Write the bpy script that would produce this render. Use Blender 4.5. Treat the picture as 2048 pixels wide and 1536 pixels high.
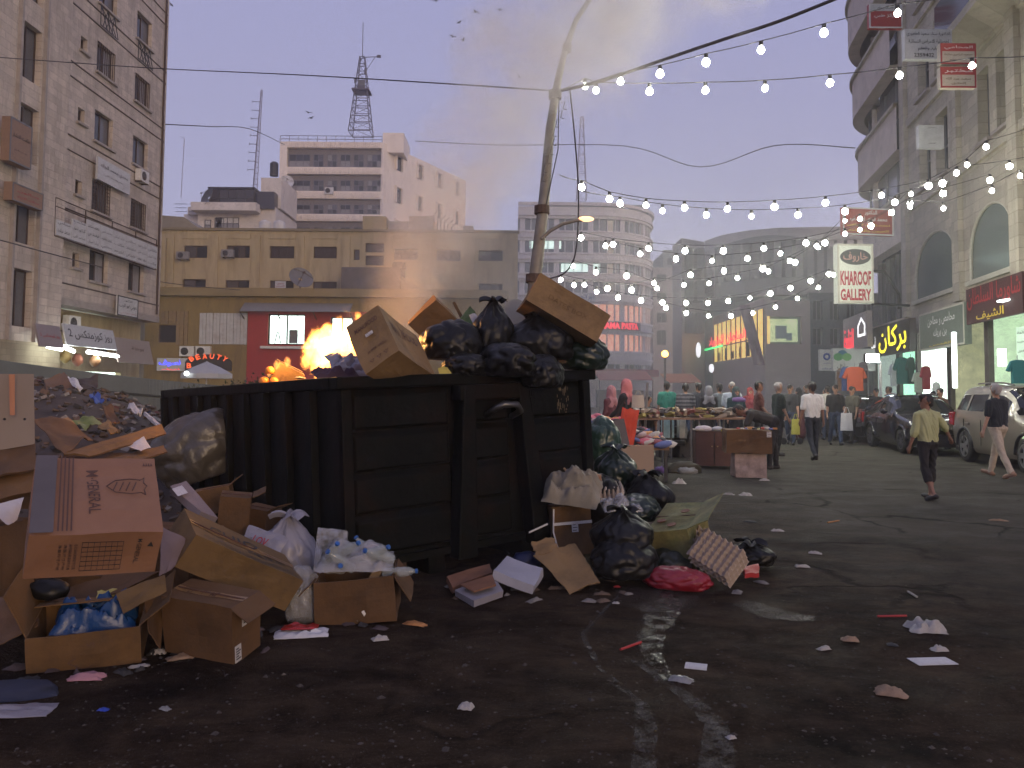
import bpy, bmesh, math, random
import numpy as np
from mathutils import Vector, Matrix, Euler, noise as mnoise

for o in list(bpy.data.objects):
    bpy.data.objects.remove(o)
SC = bpy.context.scene
COL = SC.collection
R_ = math.radians
rnd = random.Random(7)

# ------------------------------------------------------------------ camera
FPX, CAMH = 1547.0, 1.55            # focal length in photo pixels (2048 wide), eye height
PITCH, ROLL = R_(3.0), R_(0.5)
PY0 = 780 - FPX * math.tan(PITCH)   # photo row of the optical axis (the photo is a crop)
camd = bpy.data.cameras.new('camera')
camd.sensor_width = 36.0
camd.lens = 36.0 * FPX / 2048
camd.shift_y = -(768 - PY0) / 2048
camd.clip_start, camd.clip_end = 0.05, 4000
cam = bpy.data.objects.new('camera', camd)
COL.objects.link(cam)
_f = Vector((0, math.cos(PITCH), math.sin(PITCH)))
_r0 = Vector((1, 0, 0)); _u0 = _r0.cross(_f)
_r = _r0 * math.cos(ROLL) + _u0 * math.sin(ROLL)
_u = _u0 * math.cos(ROLL) - _r0 * math.sin(ROLL)
cam.matrix_world = Matrix(((_r.x, _u.x, -_f.x, 0), (_r.y, _u.y, -_f.y, 0), (_r.z, _u.z, -_f.z, CAMH), (0, 0, 0, 1)))
SC.camera = cam
EYE = Vector((0, 0, CAMH))

# ------------------------------------------------------------------ world: dusk sky
SUN_EL, SUN_AZ = 8.0, 150.0         # the sun is going down behind the camera
wd = bpy.data.worlds.new('World'); SC.world = wd; wd.use_nodes = True
nt = wd.node_tree; nt.nodes.clear()
sky = nt.nodes.new('ShaderNodeTexSky'); sky.sky_type = 'NISHITA'; sky.sun_disc = False
sky.sun_elevation = R_(SUN_EL); sky.sun_rotation = R_(SUN_AZ)
sky.air_density = 1.0; sky.dust_density = 2.5; sky.ozone_density = 3.0
skb = nt.nodes.new('ShaderNodeMix'); skb.data_type = 'RGBA'; skb.blend_type = 'MULTIPLY'
skb.inputs['Factor'].default_value = 1.0
nt.links.new(sky.outputs[0], skb.inputs['A']); skb.inputs['B'].default_value = (0.075, 0.075, 0.075, 1)
# thin even dusk overcast: lavender above, a little warmer near the roofs
geo = nt.nodes.new('ShaderNodeTexCoord'); sep = nt.nodes.new('ShaderNodeSeparateXYZ')
nt.links.new(geo.outputs['Generated'], sep.inputs[0])
rmp = nt.nodes.new('ShaderNodeValToRGB')
rmp.color_ramp.elements[0].position = 0.0; rmp.color_ramp.elements[0].color = (0.50, 0.45, 0.555, 1)
rmp.color_ramp.elements[1].position = 0.6; rmp.color_ramp.elements[1].color = (0.38, 0.39, 0.69, 1)
e = rmp.color_ramp.elements.new(0.22); e.color = (0.48, 0.465, 0.68, 1)
nt.links.new(sep.outputs['Z'], rmp.inputs[0])
mx = nt.nodes.new('ShaderNodeMix'); mx.data_type = 'RGBA'; mx.inputs['Factor'].default_value = 0.8
nt.links.new(skb.outputs['Result'], mx.inputs['A']); nt.links.new(rmp.outputs[0], mx.inputs['B'])
bg = nt.nodes.new('ShaderNodeBackground'); bg.inputs['Strength'].default_value = 1.0
nt.links.new(mx.outputs['Result'], bg.inputs[0])
wo = nt.nodes.new('ShaderNodeOutputWorld'); nt.links.new(bg.outputs[0], wo.inputs[0])

# ------------------------------------------------------------------ low after-glow behind the camera
sund = bpy.data.lights.new('sun', 'SUN'); sund.energy = 1.2; sund.angle = R_(25); sund.color = (1.0, 0.70, 0.44)
sun = bpy.data.objects.new('sun', sund); COL.objects.link(sun)
_sd = Vector((math.sin(R_(SUN_AZ)) * math.cos(R_(SUN_EL)), math.cos(R_(SUN_AZ)) * math.cos(R_(SUN_EL)), math.sin(R_(SUN_EL))))
sun.rotation_euler = _sd.to_track_quat('Z', 'Y').to_euler()

SC.view_settings.view_transform = 'Standard'; SC.view_settings.look = 'None'
SC.view_settings.gamma = 1.0; SC.view_settings.exposure = 0.1
SC.view_settings.use_curve_mapping = False
SC.render.engine = 'CYCLES'
cy = SC.cycles
cy.max_bounces = 5; cy.diffuse_bounces = 2; cy.glossy_bounces = 3; cy.transmission_bounces = 4
cy.transparent_max_bounces = 8; cy.volume_bounces = 1
cy.volume_max_steps = 64; cy.volume_step_rate = 2.5
cy.use_adaptive_sampling = True; cy.adaptive_threshold = 0.1; cy.adaptive_min_samples = 20
cy.sample_clamp_indirect = 3.0; cy.caustics_reflective = False; cy.caustics_refractive = False
cy.use_denoising = True
try:
    cy.denoiser = 'OPENIMAGEDENOISE'; cy.denoising_input_passes = 'RGB_ALBEDO_NORMAL'
except Exception:
    pass

# ------------------------------------------------------------------ sight lines (photo pixel -> place)
def ray(px, py):
    return (_f + _r * ((px - 1024) / FPX) - _u * ((py - PY0) / FPX))
def G(px, py, z=0.0):
    d = ray(px, py); return EYE + d * ((z - CAMH) / d.z)
def P(px, py, Y):
    d = ray(px, py); return EYE + d * (Y / d.y)
def PG(px, Y):
    q = P(px, 780, Y); return Vector((q.x, Y, 0))
def W(frame, px, py, off=0.0):
    """photo pixel -> (u, z) on a facade frame (local y = off)"""
    inv = frame.inverted(); o = inv @ EYE; d = (inv.to_3x3() @ ray(px, py))
    t = (off - o.y) / d.y; p = o + d * t
    return p.x, p.z

# ------------------------------------------------------------------ materials
MATS = {}
def mat(key, col=(.5, .5, .5), rough=.8, metal=0.0, var=0.12, scale=6.0, bump=0.0, bscale=40.0, emit=None, es=0.0,
        alpha=1.0, trans=0.0, spec=0.5, dirt=None, dscale=1.5, damt=0.5, aniso=None, coat=0.0, holes=None):
    if key in MATS: return MATS[key]
    m = bpy.data.materials.new(key); m.use_nodes = True; MATS[key] = m
    t = m.node_tree; b = t.nodes['Principled BSDF']; L = t.links
    b.inputs['Roughness'].default_value = rough; b.inputs['Metallic'].default_value = metal
    b.inputs['Specular IOR Level'].default_value = spec; b.inputs['Coat Weight'].default_value = coat
    tc = t.nodes.new('ShaderNodeTexCoord'); src = tc.outputs['Object']
    if aniso:
        mp = t.nodes.new('ShaderNodeMapping'); mp.inputs['Scale'].default_value = aniso
        L.new(src, mp.inputs[0]); src = mp.outputs[0]
    c4 = (*col, 1)
    if var > 0:
        n = t.nodes.new('ShaderNodeTexNoise'); n.inputs['Scale'].default_value = scale; n.inputs['Detail'].default_value = 6
        n.inputs['Roughness'].default_value = .65
        L.new(src, n.inputs['Vector'])
        r = t.nodes.new('ShaderNodeMapRange'); r.inputs['From Min'].default_value = .25; r.inputs['From Max'].default_value = .75
        r.inputs['To Min'].default_value = 1 - var; r.inputs['To Max'].default_value = 1 + var
        L.new(n.outputs['Fac'], r.inputs['Value'])
        mu = t.nodes.new('ShaderNodeVectorMath'); mu.operation = 'SCALE'; mu.inputs[0].default_value = col
        L.new(r.outputs[0], mu.inputs['Scale'])
        out = mu.outputs[0]
        if dirt:
            n2 = t.nodes.new('ShaderNodeTexNoise'); n2.inputs['Scale'].default_value = dscale; n2.inputs['Detail'].default_value = 8
            n2.inputs['Roughness'].default_value = .7; L.new(src, n2.inputs['Vector'])
            r2 = t.nodes.new('ShaderNodeMapRange'); r2.inputs['From Min'].default_value = .48; r2.inputs['From Max'].default_value = .68
            r2.inputs['To Max'].default_value = damt; L.new(n2.outputs['Fac'], r2.inputs['Value'])
            mi = t.nodes.new('ShaderNodeMix'); mi.data_type = 'RGBA'; L.new(r2.outputs[0], mi.inputs['Factor'])
            L.new(out, mi.inputs['A']); mi.inputs['B'].default_value = (*dirt, 1); out = mi.outputs['Result']
        L.new(out, b.inputs['Base Color'])
    else:
        b.inputs['Base Color'].default_value = c4
    if bump > 0:
        nb = t.nodes.new('ShaderNodeTexNoise'); nb.inputs['Scale'].default_value = bscale; nb.inputs['Detail'].default_value = 5
        L.new(src, nb.inputs['Vector'])
        bp = t.nodes.new('ShaderNodeBump'); bp.inputs['Strength'].default_value = bump; bp.inputs['Distance'].default_value = .02
        L.new(nb.outputs['Fac'], bp.inputs['Height']); L.new(bp.outputs[0], b.inputs['Normal'])
    if emit:
        if es < 4: m.cycles.emission_sampling = 'NONE'
        b.inputs['Emission Color'].default_value = (*emit, 1); b.inputs['Emission Strength'].default_value = es
    if holes:
        nh = t.nodes.new('ShaderNodeTexNoise'); nh.inputs['Scale'].default_value = holes[0]; nh.inputs['Detail'].default_value = 9; nh.inputs['Roughness'].default_value = .7; L.new(src, nh.inputs['Vector'])
        rh = t.nodes.new('ShaderNodeMapRange'); rh.inputs['From Min'].default_value = holes[1]; rh.inputs['From Max'].default_value = holes[2]; L.new(nh.outputs['Fac'], rh.inputs['Value']); L.new(rh.outputs[0], b.inputs['Alpha'])
    if alpha < 1: b.inputs['Alpha'].default_value = alpha
    if trans > 0: b.inputs['Transmission Weight'].default_value = trans
    return m

def dm(key, **k):
    return mat(key, **k)

# ------------------------------------------------------------------ mesh builder
class MB:
    def __init__(s): s.v = []; s.f = []; s.m = []
    def add(s, vs, fs, mi=0):
        o = len(s.v); s.v += [tuple(p) for p in vs]; s.f += [tuple(i + o for i in q) for q in fs]; s.m += [mi] * len(fs); return s
    def box(s, x0, x1, y0, y1, z0, z1, M=None, mi=0):
        vs = [Vector(p) for p in ((x0,y0,z0),(x1,y0,z0),(x1,y1,z0),(x0,y1,z0),(x0,y0,z1),(x1,y0,z1),(x1,y1,z1),(x0,y1,z1))]
        if M: vs = [M @ p for p in vs]
        return s.add(vs, [(0,3,2,1),(4,5,6,7),(0,1,5,4),(1,2,6,5),(2,3,7,6),(3,0,4,7)], mi)
    def cbox(s, c, d, M=None, mi=0):
        return s.box(c[0]-d[0]/2, c[0]+d[0]/2, c[1]-d[1]/2, c[1]+d[1]/2, c[2]-d[2]/2, c[2]+d[2]/2, M, mi)
    def quad(s, a, b, c, d, mi=0): return s.add([a, b, c, d], [(0,1,2,3)], mi)
    def tube(s, pts, r, n=6, mi=0, closed=False):
        pts = [Vector(p) for p in pts]; k = len(pts); rs = r if isinstance(r, (list, tuple)) else [r] * k
        vs = []; prev = None
        for i, p in enumerate(pts):
            t = (pts[min(i+1, k-1)] - pts[max(i-1, 0)])
            t = t.normalized() if t.length > 1e-9 else Vector((0,0,1))
            if prev is None:
                a = t.orthogonal().normalized()
            else:
                a = (prev - t * prev.dot(t)); a = a.normalized() if a.length > 1e-6 else t.orthogonal().normalized()
            prev = a; b = t.cross(a)
            vs += [p + (a * math.cos(2*math.pi*j/n) + b * math.sin(2*math.pi*j/n)) * rs[i] for j in range(n)]
        fs = [(i*n+j, i*n+(j+1) % n, (i+1)*n+(j+1) % n, (i+1)*n+j) for i in range(k-1) for j in range(n)]
        fs += [tuple(range(n-1, -1, -1)), tuple((k-1)*n+j for j in range(n))]
        return s.add(vs, fs, mi)
    def lathe(s, prof, n=12, M=None, mi=0, caps=True):
        vs = []
        for r, z in prof:
            vs += [Vector((r*math.cos(2*math.pi*j/n), r*math.sin(2*math.pi*j/n), z)) for j in range(n)]
        if M: vs = [M @ p for p in vs]
        k = len(prof)
        fs = [(i*n+j, i*n+(j+1) % n, (i+1)*n+(j+1) % n, (i+1)*n+j) for i in range(k-1) for j in range(n)]
        if caps: fs += [tuple(range(n-1, -1, -1)), tuple((k-1)*n+j for j in range(n))]
        return s.add(vs, fs, mi)
    def prism(s, poly, y0, y1, M=None, mi=0):
        """polygon in x,z pushed from y0 to y1"""
        n = len(poly)
        vs = [Vector((x, y0, z)) for x, z in poly] + [Vector((x, y1, z)) for x, z in poly]
        if M: vs = [M @ p for p in vs]
        fs = [tuple(range(n)), tuple(range(2*n-1, n-1, -1))] + [(i, i+n, (i+1) % n + n, (i+1) % n) for i in range(n)]
        return s.add(vs, fs, mi)
    def grid(s, fn, nu, nv, mi=0):
        vs = [fn(i/nu, j/nv) for i in range(nu+1) for j in range(nv+1)]
        fs = [(i*(nv+1)+j, (i+1)*(nv+1)+j, (i+1)*(nv+1)+j+1, i*(nv+1)+j+1) for i in range(nu) for j in range(nv)]
        return s.add(vs, fs, mi)
    def sphere(s, c, r, nu=10, nv=7, mi=0, sc=(1,1,1)):
        c = Vector(c); vs = []; 
        for i in range(nv+1):
            t = math.pi*i/nv
            for j in range(nu):
                a = 2*math.pi*j/nu
                vs.append(c + Vector((r*sc[0]*math.sin(t)*math.cos(a), r*sc[1]*math.sin(t)*math.sin(a), -r*sc[2]*math.cos(t))))
        fs = [(i*nu+j, i*nu+(j+1) % nu, (i+1)*nu+(j+1) % nu, (i+1)*nu+j) for i in range(nv) for j in range(nu)]
        return s.add(vs, fs, mi)
    def build(s, name, m, parent=None, smooth=False, thick=0, bevel=0, sub=0, fix=True):
        me = bpy.data.meshes.new(name); me.from_pydata(s.v, [], s.f)
        for k in (m if isinstance(m, (list, tuple)) else [m]): me.materials.append(k)
        if any(s.m): me.polygons.foreach_set('material_index', s.m)
        if fix:
            bm = bmesh.new(); bm.from_mesh(me); bmesh.ops.remove_doubles(bm, verts=bm.verts, dist=1e-5)
            bmesh.ops.recalc_face_normals(bm, faces=bm.faces); bm.to_mesh(me); bm.free()
        if smooth: me.polygons.foreach_set('use_smooth', [True] * len(me.polygons))
        me.update()
        o = bpy.data.objects.new(name, me); COL.objects.link(o)
        if parent is not None: o.parent = parent
        if bevel:
            md = o.modifiers.new('bevel', 'BEVEL'); md.width = bevel; md.segments = 2; md.limit_method = 'ANGLE'
        if thick:
            md = o.modifiers.new('solid', 'SOLIDIFY'); md.thickness = thick; md.offset = 0
            if smooth: es = o.modifiers.new('split', 'EDGE_SPLIT'); es.split_angle = R_(50)
        if sub:
            md = o.modifiers.new('sub', 'SUBSURF'); md.levels = sub; md.render_levels = sub
        return o

def thing(name, label, cat, loc=(0,0,0), rz=0.0, group=None, M=None):
    o = bpy.data.objects.new(name, None); COL.objects.link(o); o.empty_display_size = .2
    o.matrix_world = M if M is not None else Matrix.LocRotScale(Vector(loc), Euler((0,0,rz)), None)
    o['label'] = label; o['category'] = cat
    if group: o['group'] = group
    return o
def tag(o, label, cat, group=None):
    o['label'] = label; o['category'] = cat
    if group: o['group'] = group
    return o
def struct(o): o['kind'] = 'structure'; return o
def stuff(o, label, cat):
    o['kind'] = 'stuff'; return tag(o, label, cat)
def place(o, loc, rot=(0,0,0), s=None):
    o.matrix_world = Matrix.LocRotScale(Vector(loc), Euler(rot), Vector(s) if s else None); return o
def fbm(p, oct=4):
    a = 0; s = 1; t = 0
    for _ in range(oct):
        a += s * mnoise.noise(p); p = p * 2.07; t += s; s *= .5
    return a / t

# ------------------------------------------------------------------ lettering
_AR = {'ا':(0xFE8D,2),'ب':(0xFE8F,4),'ة':(0xFE93,2),'ت':(0xFE95,4),'ث':(0xFE99,4),'ج':(0xFE9D,4),'ح':(0xFEA1,4),'خ':(0xFEA5,4),
       'د':(0xFEA9,2),'ذ':(0xFEAB,2),'ر':(0xFEAD,2),'ز':(0xFEAF,2),'س':(0xFEB1,4),'ش':(0xFEB5,4),'ص':(0xFEB9,4),'ض':(0xFEBD,4),
       'ط':(0xFEC1,4),'ظ':(0xFEC5,4),'ع':(0xFEC9,4),'غ':(0xFECD,4),'ف':(0xFED1,4),'ق':(0xFED5,4),'ك':(0xFED9,4),'ل':(0xFEDD,4),
       'م':(0xFEE1,4),'ن':(0xFEE5,4),'ه':(0xFEE9,4),'و':(0xFEED,2),'ى':(0xFEEF,2),'ي':(0xFEF1,4),'أ':(0xFE83,2),'إ':(0xFE87,2),
       'ئ':(0xFE89,4),'ء':(0xFE80,1)}
def arabic(t):
    t = t.replace('لا', '\x01').replace('لأ', '\x01'); out = []
    def joins_next(c): return c in _AR and _AR[c][1] == 4 or c == 'ـ'
    def joins_prev(c): return c == '\x01' or c == 'ـ' or (c in _AR and _AR[c][1] >= 2)
    for i, c in enumerate(t):
        pj = i > 0 and joins_next(t[i-1]) and joins_prev(c)
        if c == '\x01': out.append(chr(0xFEFC if pj else 0xFEFB)); continue
        if c not in _AR: out.append(c); continue
        b, k = _AR[c]; nj = k == 4 and i+1 < len(t) and joins_prev(t[i+1])
        out.append(chr(b + (0 if k == 1 else (3 if pj and nj else 2 if nj else 1 if pj else 0))))
    # numbers keep their order
    s = ''.join(reversed(out)); res = ''; buf = ''
    for c in s:
        if c.isdigit(): buf = c + buf
        else: res += buf + c; buf = ''
    return res + buf
_TXT = {}
def text_mesh(body, bold=0.0):
    key = (body, bold)
    if key in _TXT: return _TXT[key]
    s = arabic(body) if any(0x600 <= ord(c) <= 0x6FF for c in body) else body
    c = bpy.data.curves.new('lettering', 'FONT'); c.body = s; c.resolution_u = 2; c.fill_mode = 'FRONT'; c.offset = bold
    o = bpy.data.objects.new('lettering_source', c); COL.objects.link(o)
    dg = bpy.context.evaluated_depsgraph_get()
    me = bpy.data.meshes.new_from_object(o.evaluated_get(dg))
    vs = np.array([v.co[:] for v in me.vertices]) if len(me.vertices) else np.zeros((1,3))
    fs = [tuple(p.vertices) for p in me.polygons]
    bpy.data.objects.remove(o); bpy.data.curves.remove(c); bpy.data.meshes.remove(me)
    mn, mxx = vs.min(0), vs.max(0)
    vs = vs - (mn + mxx) / 2
    _TXT[key] = (vs, fs, (mxx - mn)[:2]); return _TXT[key]
def lettering(body, parent, m, cx, cz, w, h, y, bold=0.0, rot=0.0, plane='xz', name='lettering', curve=None):
    """flat print: centred at (cx, cz) on the plane local y = y, fitted to w x h; reads from -y"""
    vs, fs, d = text_mesh(body, bold)
    sx = w / max(d[0], 1e-6); sz = h / max(d[1], 1e-6)
    c, s = math.cos(rot), math.sin(rot); mb = MB(); out = []
    for v in vs:
        a, b = v[0]*sx, v[1]*sz; a, b = a*c - b*s, a*s + b*c
        out.append((cx+a, y, cz+b) if plane == 'xz' else (cx+a, cz+b, y) if plane == 'xy' else (y, cx+a, cz+b))
    if curve: out = [curve(*p) for p in out]
    mb.add(out, fs)
    return mb.build(name, m, parent, fix=False)
# ================================================================== setting
def ground_material():
    m = bpy.data.materials.new('asphalt_dirt'); m.use_nodes = True; t = m.node_tree; L = t.links; b = t.nodes['Principled BSDF']
    tc = t.nodes.new('ShaderNodeTexCoord'); src = tc.outputs['Object']
    def noise(sc, det=8, ro=.65, vec=None, dist=0):
        n = t.nodes.new('ShaderNodeTexNoise'); n.inputs['Scale'].default_value = sc; n.inputs['Detail'].default_value = det
        n.inputs['Roughness'].default_value = ro; n.inputs['Distortion'].default_value = dist
        L.new(vec or src, n.inputs['Vector']); return n.outputs['Fac']
    def rng(v, a, b_, c=0, d=1):
        r = t.nodes.new('ShaderNodeMapRange'); r.inputs['From Min'].default_value = a; r.inputs['From Max'].default_value = b_
        r.inputs['To Min'].default_value = c; r.inputs['To Max'].default_value = d; L.new(v, r.inputs['Value']); return r.outputs[0]
    def mixc(fac, A, B):
        x = t.nodes.new('ShaderNodeMix'); x.data_type = 'RGBA'
        L.new(fac, x.inputs['Factor'])
        for k, q in (('A', A), ('B', B)):
            if isinstance(q, tuple): x.inputs[k].default_value = (*q, 1)
            else: L.new(q, x.inputs[k])
        return x.outputs['Result']
    def math_(op, a, b_):
        x = t.nodes.new('ShaderNodeMath'); x.operation = op
        for i, q in enumerate((a, b_)):
            if isinstance(q, (int, float)): x.inputs[i].default_value = q
            else: L.new(q, x.inputs[i])
        return x.outputs[0]
    sp = t.nodes.new('ShaderNodeSeparateXYZ'); L.new(src, sp.inputs[0])
    # trodden brown dirt spreads over the asphalt around the rubbish, thinning out towards the market street
    far = math_('ADD', math_('MULTIPLY', sp.outputs[1], .11), math_('MULTIPLY', sp.outputs[0], .16))
    far = math_('ADD', far, math_('MULTIPLY', noise(.35, 4), 1.1))
    dirtmask = rng(far, 1.5, 2.6, 1, 0)
    mp = t.nodes.new('ShaderNodeMapping'); mp.inputs['Scale'].default_value = (1.0, 1.5, 1); mp.inputs['Rotation'].default_value = (0, 0, -.5)
    L.new(src, mp.inputs[0])
    asp = mixc(rng(noise(45, 3), .35, .7), (.068, .063, .050), (.115, .106, .084))
    asp = mixc(rng(noise(.6, 6, .7, mp.outputs[0]), .45, .7), asp, (.05, .048, .038))
    dirt = mixc(rng(noise(2.2, 10, .72, mp.outputs[0], .6), .35, .68), (.014, .0085, .0055), (.070, .047, .029))  # dirt tones lowered further, so the near ground carries shade in its colour
    dirt = mixc(rng(noise(60, 4, .7), .55, .75), dirt, (.100, .072, .048))
    dirt = mixc(rng(noise(.9, 6, .7), .5, .66), dirt, (.0105, .007, .0055))
    col = mixc(dirtmask, asp, dirt)
    vo = t.nodes.new('ShaderNodeTexVoronoi'); vo.feature = 'DISTANCE_TO_EDGE'; vo.inputs['Scale'].default_value = .42
    wv = t.nodes.new('ShaderNodeVectorMath'); wv.operation = 'MULTIPLY_ADD'; nc = t.nodes.new('ShaderNodeTexNoise'); nc.inputs['Scale'].default_value = 1.7; nc.inputs['Detail'].default_value = 6
    L.new(src, nc.inputs['Vector']); L.new(nc.outputs['Color'], wv.inputs[0]); wv.inputs[1].default_value = (.9, .9, 0); L.new(src, wv.inputs[2]); L.new(wv.outputs[0], vo.inputs['Vector'])
    crack = rng(vo.outputs['Distance'], .004, .016, .75, 0); crack = math_('MULTIPLY', crack, rng(noise(.5, 3), .45, .6))
    col = mixc(crack, col, (.008, .006, .005))
    L.new(col, b.inputs['Base Color'])
    L.new(rng(noise(1.3, 6, .7, mp.outputs[0]), .38, .62, .62, .95), b.inputs['Roughness'])
    h = math_('ADD', math_('MULTIPLY', noise(9, 8, .75), 1.2), math_('MULTIPLY', noise(70, 4, .7), .45)); h = math_('SUBTRACT', h, math_('MULTIPLY', crack, .6))
    h = math_('ADD', h, math_('MULTIPLY', noise(1.6, 6, .7), .8))
    bp = t.nodes.new('ShaderNodeBump'); bp.inputs['Strength'].default_value = .75; bp.inputs['Distance'].default_value = .06; b.inputs['Specular IOR Level'].default_value = .04
    L.new(h, bp.inputs['Height']); L.new(bp.outputs[0], b.inputs['Normal'])
    return m
GM = ground_material()
struct(MB().quad((-900,-900,0),(900,-900,0),(900,1500,0),(-900,1500,0)).build('ground', GM, fix=False))

def stone(key, col, bw=.6, bh=.3, var=.14, mortar=.75, rough=.85, dirt=.5, streak=True):
    if key in MATS: return MATS[key]
    m = bpy.data.materials.new(key); m.use_nodes = True; MATS[key] = m; t = m.node_tree; L = t.links; b = t.nodes['Principled BSDF']
    b.inputs['Roughness'].default_value = rough
    tc = t.nodes.new('ShaderNodeTexCoord'); sp = t.nodes.new('ShaderNodeSeparateXYZ'); L.new(tc.outputs['Object'], sp.inputs[0])
    ad = t.nodes.new('ShaderNodeMath'); L.new(sp.outputs[0], ad.inputs[0]); L.new(sp.outputs[1], ad.inputs[1])
    cb = t.nodes.new('ShaderNodeCombineXYZ'); L.new(ad.outputs[0], cb.inputs[0]); L.new(sp.outputs[2], cb.inputs[1])
    br = t.nodes.new('ShaderNodeTexBrick'); L.new(cb.outputs[0], br.inputs['Vector']); br.inputs['Scale'].default_value = 1
    br.inputs['Brick Width'].default_value = bw; br.inputs['Row Height'].default_value = bh; br.inputs['Mortar Size'].default_value = .012
    br.inputs['Color1'].default_value = (*[c*(1-var) for c in col], 1); br.inputs['Color2'].default_value = (*[c*(1+var) for c in col], 1)
    br.inputs['Mortar'].default_value = (*[c*mortar for c in col], 1)
    n = t.nodes.new('ShaderNodeTexNoise'); n.inputs['Scale'].default_value = 1.0; n.inputs['Detail'].default_value = 8; n.inputs['Roughness'].default_value = .7
    mp = t.nodes.new('ShaderNodeMapping'); mp.inputs['Scale'].default_value = (2.2, 2.2, .35) if streak else (1, 1, 1)
    L.new(tc.outputs['Object'], mp.inputs[0]); L.new(mp.outputs[0], n.inputs['Vector'])
    r = t.nodes.new('ShaderNodeMapRange'); r.inputs['From Min'].default_value = .45; r.inputs['From Max'].default_value = .72
    r.inputs['To Max'].default_value = dirt; L.new(n.outputs['Fac'], r.inputs['Value'])
    mi = t.nodes.new('ShaderNodeMix'); mi.data_type = 'RGBA'; L.new(r.outputs[0], mi.inputs['Factor']); L.new(br.outputs['Color'], mi.inputs['A'])
    mi.inputs['B'].default_value = (*[c*.45 for c in col], 1); L.new(mi.outputs['Result'], b.inputs['Base Color'])
    bp = t.nodes.new('ShaderNodeBump'); bp.inputs['Strength'].default_value = .4; bp.inputs['Distance'].default_value = .02
    L.new(br.outputs['Fac'], bp.inputs['Height']); bp.invert = True; L.new(bp.outputs[0], b.inputs['Normal'])
    return m

GLASS = mat('window_glass', (.025, .028, .034), .12, var=0, spec=.6)
GLASSG = mat('window_glass_grey', (.10, .10, .11), .18, var=.2, scale=1.5, spec=.6)
CURT = mat('curtained_glass', (.26, .25, .26), .35, var=.25, scale=3, aniso=(6, 6, .4))
DARK = mat('dark_interior', (.02, .018, .018), .9, var=.3)
ALU = mat('grey_aluminium', (.16, .16, .17), .5, .4, var=.1)
BLACKM = mat('black_metal', (.025, .025, .028), .5, .3, var=.2)
RUST = mat('rusty_iron', (.07, .045, .035), .8, .2, var=.4, scale=20)
SILL = mat('sill_stone', (.34, .30, .27), .8, var=.15, dirt=(.12, .10, .09), dscale=3)
WHITEP = mat('white_paint', (.62, .61, .60), .6, var=.08, dirt=(.25, .23, .21), dscale=3, damt=.4)
LIT = mat('lit_white_room', (.8, .85, .82), .6, emit=(.80, 1.0, .92), es=2.0, var=.05)
TUBE = mat('fluorescent_tube', (1, 1, 1), .5, emit=(.93, 1.0, .95), es=30, var=0)
BULBM = mat('glowing_bulb', (1, 1, 1), .4, emit=(1.0, 1.0, .82), es=125, var=0)

def frame(loc, rz): return Matrix.LocRotScale(Vector(loc), Euler((0,0,rz)), None)
def wall(parent, u0, u1, z0, z1, opens, m, depth=.22, y=0.0, name='wall', jit=None):
    us = sorted({u0, u1, *[min(max(q, u0), u1) for o in opens for q in o[:2]]}); zs = sorted({z0, z1, *[min(max(q, z0), z1) for o in opens for q in o[2:4]]})
    mb = MB()
    def inside(a, c): return any(o[0] < a < o[1] and o[2] < c < o[3] for o in opens)
    for i in range(len(us)-1):
        for j in range(len(zs)-1):
            a, b, c, d = us[i], us[i+1], zs[j], zs[j+1]
            if inside((a+b)/2, (c+d)/2): continue
            mb.quad((a,y,c),(b,y,c),(b,y,d),(a,y,d))
    for a, b, c, d in [o[:4] for o in opens]:
        a, b, c, d = max(a,u0), min(b,u1), max(c,z0), min(d,z1)
        y2 = y + depth
        mb.quad((a,y,c),(a,y,d),(a,y2,d),(a,y2,c)); mb.quad((b,y,c),(b,y2,c),(b,y2,d),(b,y,d))
        mb.quad((a,y,c),(a,y2,c),(b,y2,c),(b,y,c)); mb.quad((a,y,d),(b,y,d),(b,y2,d),(a,y2,d))
    mb.quad((u0,y,z1),(u1,y,z1),(u1,y+depth,z1),(u0,y+depth,z1)); mb.quad((u0,y,z0),(u0,y,z1),(u0,y+depth,z1),(u0,y+depth,z0))
    mb.quad((u1,y,z0),(u1,y,z1),(u1,y+depth,z1),(u1,y+depth,z0))
    return mb.build(name, m, parent, fix=False)
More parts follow.
